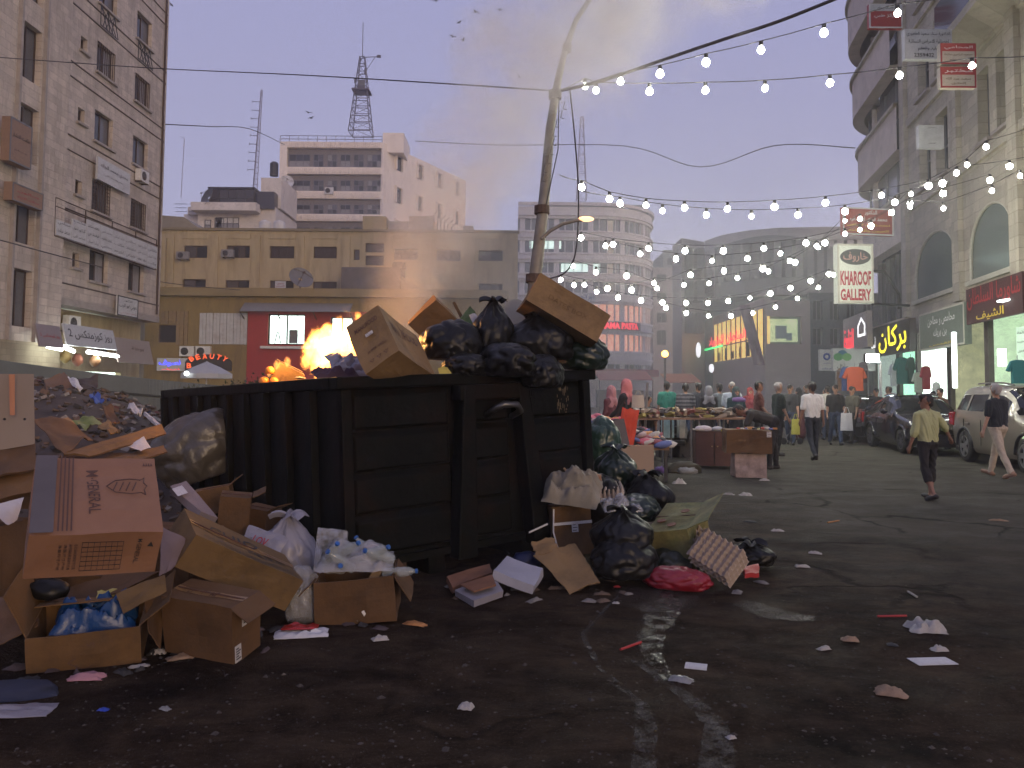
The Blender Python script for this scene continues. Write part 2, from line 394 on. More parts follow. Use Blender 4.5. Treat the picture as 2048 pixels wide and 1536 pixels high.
def win(parent, a, b, c, d, y=.16, nu=2, nz=1, fm=None, gm=None, fw=.05, sill=None, grille=None, name='window', back=True):
    fm = fm or ALU; gm = gm or GLASS
    mb = MB()
    for i in range(nu+1):
        x = a + (b-a)*i/nu; lo = x-(0 if i == 0 else fw/2); mb.box(x - (0 if i == 0 else fw if i == nu else fw/2), x + (fw if i == 0 else 0 if i == nu else fw/2), y-.03, y+.03, c, d)
    for j in range(nz+1):
        z = c + (d-c)*j/nz; mb.box(a+fw+.001, b-fw-.001, y-.028, y+.028, z - (0 if j == 0 else fw if j == nz else fw/2), z + (fw if j == 0 else 0 if j == nz else fw/2))
    w = mb.build(name, fm, parent, fix=False)
    for i in range(nu):
        for j in range(nz):
            x0, x1 = a+(b-a)*i/nu+fw*.5, a+(b-a)*(i+1)/nu-fw*.5; z0, z1 = c+(d-c)*j/nz+fw*.5, c+(d-c)*(j+1)/nz-fw*.5
            g = gm[(i*nz+j) % len(gm)] if isinstance(gm, (list, tuple)) else gm
            yy = y + .004 + .006*((i+j) % 2)
            MB().box(x0, x1, yy, yy+.006, z0, z1).build('pane', g, w, fix=False)
    if sill: MB().box(a-.12, b+.12, -.13, .1, c-.09, c-.002).build('sill', sill, w, fix=False)
    if grille:
        mb = MB(); n, k = grille
        for i in range(n+1):
            x = a+(b-a)*i/n; mb.box(x-.012, x+.012, .0, .024, c, d)
        for j in range(k+1):
            z = c+(d-c)*j/k; mb.box(a, b, .026, .045, z-.012, z+.012)
        mb.build('grille', RUST, w, fix=False)
    return w
def pxrect(fr, x0, y0, x1, y1, off=0):
    a = W(fr, x0, y0, off); b = W(fr, x1, y1, off)
    return min(a[0], b[0]), max(a[0], b[0]), min(a[1], b[1]), max(a[1], b[1])
def colrect(fr, x0, y0, x1, y1, off):
    'rectangle on a receding wall: heights read down its left edge'
    return W(fr, x0, y0, off)[0], W(fr, x1, y0, off)[0], W(fr, x0, y1, off)[1], W(fr, x0, y0, off)[1]
def ac_unit(fr, u, z, w, h, label, y=-.32, m=None, grp=None):
    t = thing('ac_unit', label, 'air conditioner', M=fr @ Matrix.Translation((u, y, z)), group=grp)
    MB().box(-w/2, w/2, 0, .28, 0, h).build('case', m or WHITEP, t, bevel=.012)
    mb = MB(); MX = Matrix.Translation((-w*.14, -.006, h*.5)) @ Matrix.Rotation(R_(90), 4, 'X')
    mb.lathe([(h*.38, 0), (h*.38, .006)], 16, MX); mb.build('fan_hole', DARK, t, fix=False)
    mb = MB(); r = h*.37
    for k in range(5):
        q = r*(k+1)/5; mb.tube([(-w*.14+q*math.cos(a*math.pi/8), -.016, h*.5+q*math.sin(a*math.pi/8)) for a in range(17)], .006, 4)
    mb.build('fan_guard', ALU, t, fix=False)
    mb = MB()
    for s in (-1, 1): mb.box(s*w*.38-.02, s*w*.38+.02, 0, abs(y), -.045, -.003); 
    mb.build('bracket', RUST, t, fix=False); return t
def sign(name, label, fr, u0, u1, z0, z1, y, thick, board, lines=(), rim=None, cat='sign', tilt=0.0, extra=None):
    """flat sign board in a facade frame; lines = (text, cu 0..1, cz 0..1, w 0..1, h 0..1, material)"""
    w, h = u1-u0, z1-z0
    t = thing(name, label, cat, M=fr @ Matrix.Translation(((u0+u1)/2, y, z0)) @ Matrix.Rotation(tilt, 4, 'X'))
    MB().box(-w/2, w/2, 0, thick, 0, h).build('board', board, t, fix=False)
    if rim:
        mb = MB(); q = min(w, h)*.03+.02
        mb.box(-w/2-.002, w/2+.002, -.012, .01, h-q, h+.002); mb.box(-w/2-.002, w/2+.002, -.012, .01, -.002, q)
        mb.box(-w/2-.002, -w/2+q, -.011, .01, q, h-q); mb.box(w/2-q, w/2+.002, -.011, .01, q, h-q)
        mb.build('rim', rim, t, fix=False)
    for k, (tx, cu, cz, lw, lh, lm) in enumerate(lines):
        lettering(tx, t, lm, (cu-.5)*w, cz*h, lw*w, lh*h, -.006-.001*k, bold=.012)
    if extra: extra(t, w, h)
    return t

INKD = mat('black_ink', (.02, .02, .025), .7, var=0); INKR = mat('red_ink', (.30, .02, .025), .6, var=0); INKB = mat('blue_ink', (.03, .06, .25), .6, var=0)
INKW = mat('white_ink', (.75, .74, .72), .6, var=0); INKY = mat('yellow_ink', (.75, .55, .06), .6, var=0); INKBR = mat('brown_ink', (.085, .042, .03), .8, var=0)
BOARDW = mat('white_sign_board', (.50, .50, .51), .5, var=.08, dirt=(.3, .29, .28), dscale=2, damt=.5)
BOARDT = mat('tan_sign_board', (.24, .15, .10), .6, var=.12)
BOARDR = mat('red_sign_board', (.33, .035, .035), .5, var=.12)

# ---------------------------------------------------------------- left apartment block
STL = stone('pale_rose_stone', (.50, .43, .37), .55, .28, dirt=.7)
fL = frame((-17.5, 0, 0), R_(90))
def LZ(px, py): return W(fL, px, py)
tL = thing('apartment_block', 'tall pale stone apartment block with grilled windows, left of the open sky', 'building', M=fL @ Matrix.Translation((29.2, 0, 0)))
off = -29.2
ops = []; wins = []
for k in range(6):
    zb = 5.93 + 2.94*k
    for px, wd_, kind in ((206, 1.45, 'a'), (281, 1.45, 'b')):
        uc = LZ(px, 300)[0]
        ops.append((uc-wd_/2+off, uc+wd_/2+off, zb, zb+1.32)); wins.append((ops[-1], kind, k))
    uc = LZ(160, 300)[0]; ops.append((uc-.24+off, uc+.24+off, zb+.35, zb+.95)); wins.append((ops[-1], 's', k))
wall(tL, 0, 8.9, 5.0, 24, ops, STL, .3)
mb = MB(); mb.box(.3, 8.9, .302, 11, 5.0, 23.9); mb.box(8.902, 9.0, .0, 11, 5.0, 24)
mb.build('rear_wall', STL, tL, fix=False)
for o, kind, k in wins:
    gr = None
    if kind != 's':
        if k == 1: gr = (7, 9)
        elif k == 3: gr = (9, 1)
    w = win(tL, o[0], o[1], o[2], o[3], .2, 1 if kind == 's' else 2, 1, RUST, [GLASS, CURT] if k in (0, 3) else [GLASS, GLASSG], .05, SILL, gr)
    if kind != 's' and k == 4:
        mb = MB()
        for i in range(9): mb.tube([(o[0]+(o[1]-o[0])*i/8, -.1, o[2]-.95), (o[0]+(o[1]-o[0])*((i*3) % 9)/8, -.1, o[2]-.12)], .016, 4)
        mb.tube([(o[0], -.1, o[2]-.95), (o[1], -.1, o[2]-.95)], .02, 4); mb.build('scroll_rail', BLACKM, tL, fix=False)
mb = MB()
for k in range(-1, 6):
    z = 5.75+2.94*k
    if k >= 0 or True:
        mb.box(0.02, 8.88, -.03, -.001, z+2.12, z+2.17); mb.box(0.02, 8.88, -.03, -.001, z+2.72, z+2.77)
mb.build('groove_band', mat('dark_groove', (.07, .05, .045), .9, var=.2), tL, fix=False)
for q in (0.25, 8.6): MB().tube([(q, -.06, 5.1), (q, -.06, 23.8)], .05, 6).build('drain_pipe', RUST, tL)
mb = MB(); mb.box(0, 8.9, -.06, .8, 4.72, 4.998); mb.build('overhang', SILL, tL, fix=False)
OLV = mat('olive_paint', (.42, .34, .20), .8, var=.16, scale=1.5, aniso=(1.6, 1.6, .28), dirt=(.24, .18, .10), dscale=1.2, damt=.6)
wall(tL, -.2, 9.0, 0, 4.7, [(.5, 3.6, .1, 2.2), (4.0, 7.2, .1, 2.2), (1.0, 2.4, 3.1, 4.1), (4.6, 6.4, 3.1, 4.0)], OLV, .25, .9, 'shop_wall')
mb = MB(); mb.box(.45, 7.3, 1.16, 5, 0.05, 2.25); mb.build('shop_interior', LIT, tL, fix=False)
mb = MB(); mb.box(.9, 6.5, 1.16, 1.2, 3.05, 4.15); mb.build('upper_shop_glass', GLASS, tL, fix=False)
# nearer half of the block
fL2 = frame((-17.1, 0, 0), R_(90))
tL2 = thing('corner_block', 'pale stone block with tall dark window bays, cut off at the left edge', 'building', M=fL2 @ Matrix.Translation((21, 0, 0)))
ops = []; u0 = W(fL2, 34, 300)[0]-21; u1 = W(fL2, 75, 300)[0]-21
for k in range(7): ops.append((u0, u1, 3.6+2.9*k, 5.6+2.9*k))
for k in range(7): ops.append((u0-3.0, u0-1.9, 3.6+2.9*k, 5.6+2.9*k))
wall(tL2, 0, 8.15, 3.1, 24, ops, STL, .35); 
mb = MB(); mb.box(.3, 8.15, .352, 10, 3.1, 23.9); mb.box(8.152, 8.2, 0, .38, 3.1, 24); mb.build('rear_wall', STL, tL2, fix=False)
for o in ops: win(tL2, *o, .25, 2, 1, RUST, [GLASS, GLASSG])
mb = MB()
for q in (u0-.22, u1+.1): mb.box(q, q+.12, -.14, -.001, 3.1, 24)
mb.build('pilaster', SILL, tL2, fix=False)
MB().box(-1, 8.15, -.05, .3, 0, 3.098).build('ground_floor_wall', stone('yellowish_stone', (.30, .25, .17), .5, .2), tL2, fix=False)

# signs on the left block
def lsign(name, label, px, board, lines, y=-.25, rim=None, off=0, **k):
    a = colrect(fL, *px, y); return sign(name, label, fL, a[0], a[1], a[2], a[3], y, .08, board, lines, rim, **k)
lsign('name_board', 'white clinic board with two lines of black script high on left block', (196, 312, 262, 358), BOARDW,
      [('مجدي محمد الجلاد', .5, .66, .85, .26, INKD), ('محامي ومستشار قانوني', .5, .34, .55, .14, INKD)])
lsign('name_board', 'white doctor board in a dark rim at bottom corner of left block', (236, 590, 277, 630), BOARDW,
      [('الدكتور', .5, .80, .4, .15, INKD), ('عوني ابو الرب', .5, .5, .85, .28, INKD), ('اختصاصي', .5, .16, .8, .07, INKR)], rim=INKD)
# the wide stepped board of many small name plates
yb = -.45
t = thing('directory_board', 'wide pale directory board of many small name plates, partly burnt', 'sign', M=fL @ Matrix.Translation((0, yb, 0)))
a0, z0 = W(fL, 112, 452, yb); a1, z1 = W(fL, 314, 535, yb); n = 8
names = ['محمد سعيد', 'مختبر طبي', 'عيادة اسنان', 'محامي', 'الدكتور احمد', 'مهندس', 'سعيد محمود', 'مكتب']
zt0, zb0 = W(fL, 150, 428, yb)[1], W(fL, 150, 482, yb)[1]
for i in range(n):
    u_0, u_1 = a0+(a1-a0)*i/n, a0+(a1-a0)*(i+1)/n
    hh = (zt0-zb0) * (.55 if i == 0 else .8 if i == 1 else 1.0)
    p = MB().box(u_0+.01, u_1-.01, 0, .05, zb0, zb0+hh).build('plate', BOARDW, t, fix=False)
    for j in range(3):
        if (j+1)*.3 < hh/(zt0-zb0)+.1: lettering(names[(i+j*3) % 8], p, INKD, (u_0+u_1)/2, zb0+.18+(zt0-zb0)*.29*j, (u_1-u_0)*.8, .17, -.004)
mb = MB()
for z in (zb0-.05, zt0+.03, zt0+.35): mb.tube([(a0, .06, z), (a1, .06, z)], .025, 4)
for i in range(n+1):
    if i % 2 == 0: mb.tube([(a0+(a1-a0)*i/n, .06, zb0-.05), (a0+(a1-a0)*i/n, .06, zt0+.35)], .025, 4)
mb.build('frame', RUST, t, fix=False)
# signs on nearer half
def l2sign(label, px, lines):
    a = colrect(fL2, *px, -.5); return sign('box_sign', label, fL2, a[0], a[1], a[2], a[3], -.5, .3, BOARDT, lines, ALU)
l2sign('upright brown box sign fixed to corner block at left edge', (22, 232, 66, 322), [('طلعت الابشار', .5, .62, .8, .12, INKD), ('محام', .5, .3, .6, .06, INKBR)])
l2sign('low brown box sign under the upright one on corner block', (26, 363, 88, 400), [('صالون', .5, .62, .7, .18, INKR), ('محلات الازياء', .5, .3, .7, .18, INKR)])
# shop banner and awnings at street level
def banner(label, px, lines, board, y=-1.2, tilt=R_(-14)):
    a = colrect(fL, *px, y); return sign('shop_banner', label, fL, a[0], a[1], a[2], a[3], y, .06, board, lines, None, 'banner', tilt)
banner('large white shop banner reading a cosmetics name and 2 on left block', (136, 645, 236, 690), [('روز كوزمتكس 2', .5, .55, .86, .5, INKD)], mat('banner_white', (.45, .46, .47), .5, var=.1))
banner('plain tan sign panel beside the cosmetics banner', (239, 672, 310, 724), [('بوظة', .6, .6, .35, .2, INKBR)], mat('banner_tan', (.27, .22, .19), .6, var=.1))
banner('small faded shop sign left of the cosmetics banner', (82, 645, 130, 692), [('روز كوزمتكس 2', .5, .5, .8, .2, INKR)], mat('banner_faded', (.24, .20, .21), .6, var=.1))
ac = LZ(170, 645); ac_unit(fL, ac[0], ac[1]-.35, .85, .62, 'white air conditioner under the stone overhang of left block', y=.4)
ac = LZ(277, 352); ac_unit(fL, ac[0], ac[1]-.3, .8, .55, 'white air conditioner beside upper window of left block')
for i, (x0, y0, x1, y1, lb) in enumerate(((175, 704, 236, 713, 'long fluorescent tube under the cosmetics banner'), (95, 693, 124, 699, 'short left fluorescent tube over the cosmetics shop'), (126, 694, 148, 703, 'short middle fluorescent tube over the cosmetics shop'))):
    a = W(fL, x0, y0, -1.1); b = W(fL, x1, y1, -1.1)
    t = thing('tube_light', lb, 'lamp', M=fL @ Matrix.Translation((a[0], -1.1, a[1])))
    MB().tube([(0,0,0), (b[0]-a[0], 0, b[1]-a[1])], .06, 8).build('tube', TUBE, t); MB().tube([(0,.03,.09), (b[0]-a[0], .03, b[1]-a[1]+.09)], .04, 5).build('holder', WHITEP, t)
# goods hanging in the lit shop
for i, (px, py, c, lb) in enumerate(((109, 712, (.55,.07,.03), 'red lantern hanging in the cosmetics shop'), (131, 716, (.5,.35,.12), 'gold lantern hanging in the cosmetics shop'), (155, 722, (.25,.08,.04), 'dark red basket hung in the cosmetics shop'), (190, 724, (.3,.16,.08), 'brown basket hung in the cosmetics shop'))):
    q = P(px, py, 31.0); o = MB().lathe([(.03,.3),(.1,.28),(.22,.1),(.2,-.05),(.08,-.2),(.02,-.22)], 10).build('hanging_lantern', mat('lantern%d' % i, c, .5, var=.2), smooth=True)
    place(o, (q.x, q.y, q.z)); tag(o, lb, 'lantern')

# ---------------------------------------------------------------- olive building behind the container
fO = frame((0, 52, 0), 0)
tO = thing('olive_building', 'long olive painted building with flat roof and brown windows', 'building', (-8, 52, 0))
X0 = -8
row = [(368,491,414,516,2,0),(453,491,499,516,4,0),(540,492,588,517,1,1),(628,493,673,517,1,1),(708,499,719,520,1,0),(731,486,768,505,1,0),(788,498,835,520,2,2),(873,499,921,522,2,2),(957,501,1005,522,2,0),
       (365,558,411,579,2,0),(451,560,498,580,2,0),(540,561,587,581,2,0),(626,563,673,581,3,0),(731,511,768,531,2,0),(957,567,1005,600,2,0),(318,500,324,522,1,0),(318,560,324,580,1,0)]
ops = []
for q in row:
    a = pxrect(fO, *q[:4]); ops.append((a[0]-X0, a[1]-X0, a[2], a[3]))
uL, zt = W(fO, 306, 460); uR, _ = W(fO, 1036, 466)
wall(tO, uL-X0, uR-X0, 0, zt, ops, OLV, .3)
ORG = mat('dusty_brown_glass', (.085, .075, .075), .25, var=.2)
for q, o in zip(row, ops):
    win(tO, *o, .2, q[4], 1, RUST if q[5] != 2 else ALU, [ORG, GLASS] if q[4] > 1 else ORG, .06, None, (14, 1) if q[5] == 1 else None)
mb = MB(); mb.box(uL-X0, uR-X0, .302, 18, 0.1, zt-.6); mb.build('rear_wall', OLV, tO, fix=False)
mb = MB()
for q in row[:9]:
    a = pxrect(fO, q[0]-2, 468, q[2]+2, 478)
    if q[0] not in (708, 731): mb.box(a[0]-X0, a[1]-X0, -.06, -.002, a[2], a[3])
for px in (340, 428, 512, 600, 692, 776, 856, 940, 1022):
    u_ = W(fO, px, 520)[0]-X0; mb.box(u_-.28, u_+.28, -.12, -.003, 0, zt-.3)
mb.build('pilaster', OLV, tO, fix=False)
MB().box(uL-X0-.1, uR-X0+.1, -.15, .25, zt+.002, zt+.16).build('coping', mat('olive_coping', (.22, .18, .11), .8), tO, fix=False)
a = pxrect(fO, 724, 430, 770, 466); MB().box(a[0]-X0, a[1]-X0, .3, 4, a[2]-.5, a[3]).build('stair_tower', OLV, tO, fix=False)
a = pxrect(fO, 772, 436, 812, 468); mb = MB(); mb.box(a[0]-X0, a[1]-X0, 1, 4, a[2]-.4, a[3]); a = pxrect(fO, 814, 425, 862, 468); mb.box(a[0]-X0, a[1]-X0, 1, 4, a[2]-.4, a[3])
mb.build('roof_shed', mat('grey_render', (.30, .29, .29), .9, var=.2, scale=2), tO, fix=False)
mb = MB()
for i in range(6):
    u_, z_ = W(fO, 866+i*7, 470); h_ = 1.5-.18*i; mb.tube([(u_-X0, .5, z_), (u_-X0, .5, z_+h_), (u_-X0+.35, .5, z_+h_+.35)], .04, 4)
mb.build('rebar', RUST, tO, fix=False)
a = pxrect(fO, 925, 449, 946, 468); MB().box(a[0]-X0, a[1]-X0, .4, 1.5, a[2]-.2, a[3]).build('chimney', mat('grey_render'), tO, fix=False)
for i, (px, py, lb) in enumerate(((371, 513, 'grey air conditioner left of the olive wall windows'), (460, 509, 'grey air conditioner under second olive wall window'))):
    u_, z_ = W(fO, px, py); ac_unit(fO, u_, z_-.25, .8, .5, lb, m=mat('grey_case', (.22, .21, .21), .6), y=-.55)
for i, (px, lb) in enumerate(((516, 'left of two white water tanks on the olive roof'), (545, 'right of two white water tanks on the olive roof'))):
    u_, z_ = W(fO, px, 458); t = thing('water_tank', lb, 'water tank', (u_, 53.5, z_), group='white roof water tanks')
    MB().lathe([(.38,0),(.4,.05),(.4,.75),(.34,.84),(.1,.9),(.1,.95)], 16).build('drum', WHITEP, t, smooth=True); MB().box(-.4,.4,-.4,.4,-.3,-.002).build('stand', RUST, t)
# louvred left end and sloping roof
t = thing('grey_annex', 'drab annex with louvred side between stone block and olive building', 'building', (W(fO, 306, 500)[0], 51.4, 0))
mb = MB(); mb.box(-3.5, 1.0, 0.2, 8, 0, 11.6); mb.build('wall', OLV, t, fix=False)
mb = MB()
for k in range(14): mb.box(.1, .75, -.05, .198, 6.6+.36*k, 6.78+.36*k)
mb.build('louvre', mat('pale_louvre', (.35, .33, .31), .7), t, fix=False)
mb = MB(); mb.prism([(-3.5, 11.602), (4.0, 11.602), (1.6, 13.3), (-3.5, 13.6)], 1.5, 8); mb.build('parapet', mat('grey_render2', (.27, .24, .19), .9, var=.15), t, fix=False)

# ---------------------------------------------------------------- street-level podium in front of it
fP = frame((0, 46, 0), 0)
BRN = mat('ochre_brown_paint', (.24, .165, .055), .8, var=.18, scale=1.2, aniso=(1.5, 1.5, .3), dirt=(.09, .065, .04), dscale=1.0, damt=.6)
uL = W(fP, 292, 600)[0]; uR, zt = W(fP, 1010, 580)
tP = thing('podium_building', 'low brown shop building with deep ledge below the olive storeys', 'building', (uL, 46, 0))
ops = [pxrect(fP, 537, 628, 610, 690), pxrect(fP, 662, 634, 706, 680), pxrect(fP, 318, 650, 352, 685)]
ops = [(o[0]-uL, o[1]-uL, o[2], o[3]) for o in ops]
wall(tP, 0, uR-uL, 0, zt, ops, BRN, .25)
MB().box(-.2, uR-uL+.2, -.5, .2, zt-.55, zt-.1).build('ledge', mat('ledge_paint', (.24, .18, .09), .8, var=.2, scale=1), tP, fix=False)
MB().box(0, uR-uL, .25, 5.9, zt-.3, zt-.101).build('roof', mat('grey_render'), tP, fix=False)
a = pxrect(fP, 497, 622, 735, 735); 
wall(tP, a[0]-uL, a[1]-uL, .2, a[3], ops[:2], mat('red_paint', (.33, .02, .018), .6, var=.15), .1, -.09, 'red_panel')
for o in ops[:2]:
    win(tP, *o, .12, 2, 1, BLACKM, [LIT, LIT], .08)
win(tP, *ops[2], .12, 1, 1, RUST, DARK)
o = ops[0]; mb = MB()   # kitchen things seen through the lit window
mb.box(o[0]+1.25, o[0]+1.75, .04, .1, o[2]+.1, o[2]+.9); mb.tube([(o[0]+.4,.05,o[2]+.1),(o[0]+.55,.05,o[2]+.8)], .03, 4); mb.tube([(o[0]+.75,.05,o[2]+.1),(o[0]+.6,.05,o[2]+.8)], .03, 4)
mb.build('window_contents', ALU, tP, fix=False)
MB().box(o[0]-.3, o[1]+.3, -.5, -.1, o[2]-.25, o[2]-.1).build('sill', WHITEP, tP, fix=False)
def shutter(name, x0, y0, x1, y1, m, n, hole=None):
    a = pxrect(fP, x0, y0, x1, y1, off=-.06); sh = None
    for i in range(n):
        w_ = (a[1]-a[0])/n; u_ = a[0]+w_*i-uL
        zz = [(a[2], a[3])]
        if hole and hole[0] <= i <= hole[1]: zz = [(a[2]+(a[3]-a[2])*.62, a[3])]
        for z0_, z1_ in zz:
            MB().prism([(u_+.01, z0_), (u_+w_-.01, z0_), (u_+w_-.01, z1_), (u_+.01, z1_)], -.10-.03*(i % 2), -.03).build('plank' if hole else 'corrugation', m, tP, fix=False)
shutter('s', 400, 626, 494, 689, mat('white_tin', (.46, .45, .46), .6, var=.12, dirt=(.28, .2, .17), dscale=2), 14)
shutter('w', 322, 622, 375, 690, mat('old_planks', (.22, .15, .075), .85, var=.35, scale=8), 7, (0, 3))
t = thing('awning', 'grey sheet awning over the red shopfront window', 'awning', (0, 46, 0))
a = pxrect(fP, 480, 606, 700, 624, off=-.9); mb = MB(); mb.quad((a[0],-.95,a[2]),(a[1],-.95,a[2]),(a[1],-.1,a[3]+.1),(a[0],-.1,a[3]+.1)); mb.build('sheet', mat('awning_grey', (.22, .21, .21), .7, var=.15), t, thick=.04)
mb = MB()
for k in range(4): u_ = a[0]+(a[1]-a[0])*k/3; mb.tube([(u_,-.9,a[2]-.03),(u_,-.1,a[2]-.4)], .03, 4)
mb.build('strut', RUST, t, fix=False)
for px, lb, c in ((377, 'left of two white air conditioners on the brown podium wall', .5), (409, 'right of two white air conditioners on the brown podium wall', .42)):
    u_, z_ = W(fP, px, 713); ac_unit(fP, u_, z_, .85, .6, lb)
NEONB = mat('blue_neon', (.1, .1, 1), .5, emit=(.03, .05, 1.0), es=3.0, var=0); NEONO = mat('orange_neon', (1, .2, .05), .5, emit=(1.0, .10, .03), es=.9, var=0)
NEONR = mat('red_neon', (1, .1, .1), .5, emit=(1.0, .02, .05), es=1.6, var=0)
a = pxrect(fP, 314, 716, 374, 742, off=-.8); sign('neon_sign', 'pale sign with glowing blue neon script', fP, a[0], a[1], a[2], a[3], -.8, .15, BOARDW, [('نسوف', .42, .62, .7, .55, NEONB), ('ازياء', .45, .12, .6, .12, NEONR)])
t = thing('beauty_sign', 'dark arched sign with orange letters BEAUTY', 'sign', (W(fP, 428, 735)[0], 45.1, W(fP, 428, 742)[1]))
mb = MB(); w_ = 1.35; arc = [(w_*math.cos(math.pi*k/14), .45+.5*math.sin(math.pi*k/14)) for k in range(15)]; mb.prism([(-w_, 0), (w_, 0)] + arc, 0, .12); mb.build('board', mat('dark_sign', (.03, .022, .02), .6, var=.2), t, fix=False)
for k, ch in enumerate('BEAUTY'):
    q = R_(128-k*15.2); lettering(ch, t, NEONO, w_*1.02*math.cos(q)*1.15, .12+.72*math.sin(q), .26, .30, -.01, .03, q-R_(90), name='letter')
lettering('B', t, NEONO, -1.12, .28, .3, .3, -.01, .03, name='letter')
u_, z_ = W(fO, 561, 572); sign('placard', 'white placard with red and blue script in an olive building window', fO, u_-.36, u_+.36, z_-.33, z_+.33, -.02, .03, BOARDW, [('مشغل', .5, .74, .6, .22, INKR), ('السلام', .5, .45, .7, .24, INKR), ('05989765', .5, .15, .8, .12, INKB)], cat='sign')
# grey shed in front of the olive wall
t = thing('roof_hut', 'grey block hut with sloping side on the podium roof', 'hut', P(745, 580, 49))
fH = frame((0, 49, 0), 0); b0 = t.location
a = pxrect(fH, 683, 534, 800, 582); mb = MB(); mb.box(a[0]-b0.x, a[1]-b0.x, 0, 2.0, a[2]-b0.z, a[3]-b0.z); mb.prism([(a[1]-b0.x+.002, a[2]-b0.z), (a[1]-b0.x+1.6, a[2]-b0.z), (a[1]-b0.x+.002, a[3]-b0.z-.5)], .3, 1.8)
mb.build('wall', mat('sooty_block', (.125, .105, .10), .95, var=.3, scale=2.5, bump=.5), t, fix=False)
a = pxrect(fH, 784, 522, 806, 536); MB().box(a[0]-b0.x, a[1]-b0.x, .3, 1.2, a[2]-b0.z, a[3]-b0.z).build('roof_tank', BLACKM, t, fix=False)
def dish(label, p, r, az, el, m):
    t = thing('satellite_dish', label, 'satellite dish', p)
    M = Matrix.Rotation(az, 4, 'Z') @ Matrix.Rotation(el, 4, 'X')
    M = Matrix.Translation((0, 0, r*.9)) @ M
    MB().lathe([(r*k/6, .3*r*(k/6)**2) for k in range(1, 7)], 18, M, caps=False).build('bowl', m, t, smooth=True, thick=.03)
    MB().tube([(0, 0, 0), (0, 0, r*.85)], .05, 6).build('mast', RUST, t); mb = MB()
    for a in (0, 2.1, 4.2): mb.tube([M @ Vector((r*.95*math.cos(a), r*.95*math.sin(a), .3*r)), M @ Vector((0, 0, r*.95))], .02, 4)
    mb.cbox((0,0,r*.95), (.12,.12,.14), M); mb.build('feed_arm', RUST, t); return t
dish('big grey satellite dish standing on the podium roof', P(600, 581, 47), .75, R_(35), R_(60), mat('grey_dish', (.16, .155, .16), .6, var=.2))
# ---------------------------------------------------------------- white office tower
Yt = 90.0; fT = frame((0, Yt, 0), 0)
TW = mat('white_panel', (.88, .79, .69), .75, var=.08, scale=1.2, dirt=(.52, .44, .38), dscale=1.5, damt=.5, aniso=(2, 2, .4))
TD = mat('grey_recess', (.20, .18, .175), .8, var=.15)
xL, zT = W(fT, 560, 283); xR, _ = W(fT, 768, 283); x1 = W(fT, 800, 270)[0]
tT = thing('office_tower', 'white ribbed office tower with five rows of windows and lattice mast', 'building', (xL, Yt, 0))
rows = [(306, 333), (358, 381), (407, 427), (452, 474), (500, 520), (548, 566)]
cols = [(576, 618), (625, 645), (653, 672), (679, 699), (706, 726), (733, 762)]
ops = []
for y0, y1 in rows: a = pxrect(fT, 574, y0-11, 764, y1+2); ops.append((a[0]-xL, a[1]-xL, a[2], a[3]))
wall(tT, 0, xR-xL, 0, zT, ops, TW, .55)
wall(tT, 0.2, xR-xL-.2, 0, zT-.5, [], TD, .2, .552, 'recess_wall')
k = 0
for y0, y1 in rows:
    for c0, c1 in cols:
        a = pxrect(fT, c0, y0, c1, y1); k += 1
        win(tT, a[0]-xL, a[1]-xL, a[2], a[3], .5, 2 if c1-c0 < 25 else 3, 2, ALU, [[GLASSG, CURT, GLASS], [CURT, GLASS], [GLASSG, GLASS, GLASS]][k*7 % 3], .07)
zs = [W(fT, 660, y)[1] for y in (283, 333+3, 381+3, 427+3, 474+3, 520+3)]; ze = [W(fT, 660, y)[1] for y in (296, 346, 395, 440, 488, 536)]
w_ = (xR-xL)
for z1_, z0_ in zip(zs, ze):
    mb = MB(); n = 46
    for i in range(n): mb.box(.9+(w_-1.2)*i/n, .9+(w_-1.2)*(i+.62)/n, -.10, -.002, z0_+.05, z1_-.05)
    mb.build('ribbed_spandrel', TW, tT, fix=False)
# right flank running back
frk = Matrix.LocRotScale(Vector((xR, Yt, 0)), Euler((0, 0, R_(62))), None)
fl = bpy.data.objects.new('flank', None)
ops = [(2.2+4.4*i, 3.6+4.4*i, 31-4.0*j-3.0, 31-4.0*j-1.2) for i in range(4) for j in range(5)]
def loc_build(mb, M, name, m, parent, **k):
    mb.v = [tuple(M @ Vector(v)) for v in mb.v]; return mb.build(name, m, parent, **k)
MF = Matrix.Translation((w_+.003, 0.0, 0)) @ Matrix.Rotation(R_(62), 4, 'Z')
mb = MB(); us = 18.5
mb.box(0, us, 0, .4, 0, 30.6); loc_build(mb, MF, 'side_wall', TW, tT, fix=False)
for (a, b, c, d) in ops:
    mb = MB(); mb.box(a, b, -.35, -.002, d, d+.25); mb.box(a, a+.15, -.3, -.003, c, d-.002); mb.box(b-.15, b, -.3, -.003, c, d-.002); loc_build(mb, MF, 'window_surround', TW, tT, fix=False)
    mb = MB(); mb.box(a+.15, b-.15, -.02, -.004, c, d-.002); loc_build(mb, MF, 'side_pane', GLASS, tT, fix=False)
MB().box(.1, w_-.06, .76, 15, 0, zT-.4).build('core', TW, tT, fix=False)
a = pxrect(fT, 764, 262, 806, 283); MB().box(a[0]-xL, a[1]-xL, .6, 6, zT-1, a[3]).build('lift_head', TW, tT, fix=False)
mb = MB()
for z in (.35, .75): mb.tube([(0, .1, zT+z), (w_-.2, .1, zT+z)], .035, 4)
for i in range(12): mb.tube([(w_*i/11*.98, .1, zT), (w_*i/11*.98, .1, zT+.75)], .03, 4)
mb.build('roof_rail', RUST, tT, fix=False)
u_, z_ = W(fT, 577, 365); dish('white satellite dish on the tower front', (u_, Yt-.7, z_-.9), .8, R_(20), R_(75), WHITEP)
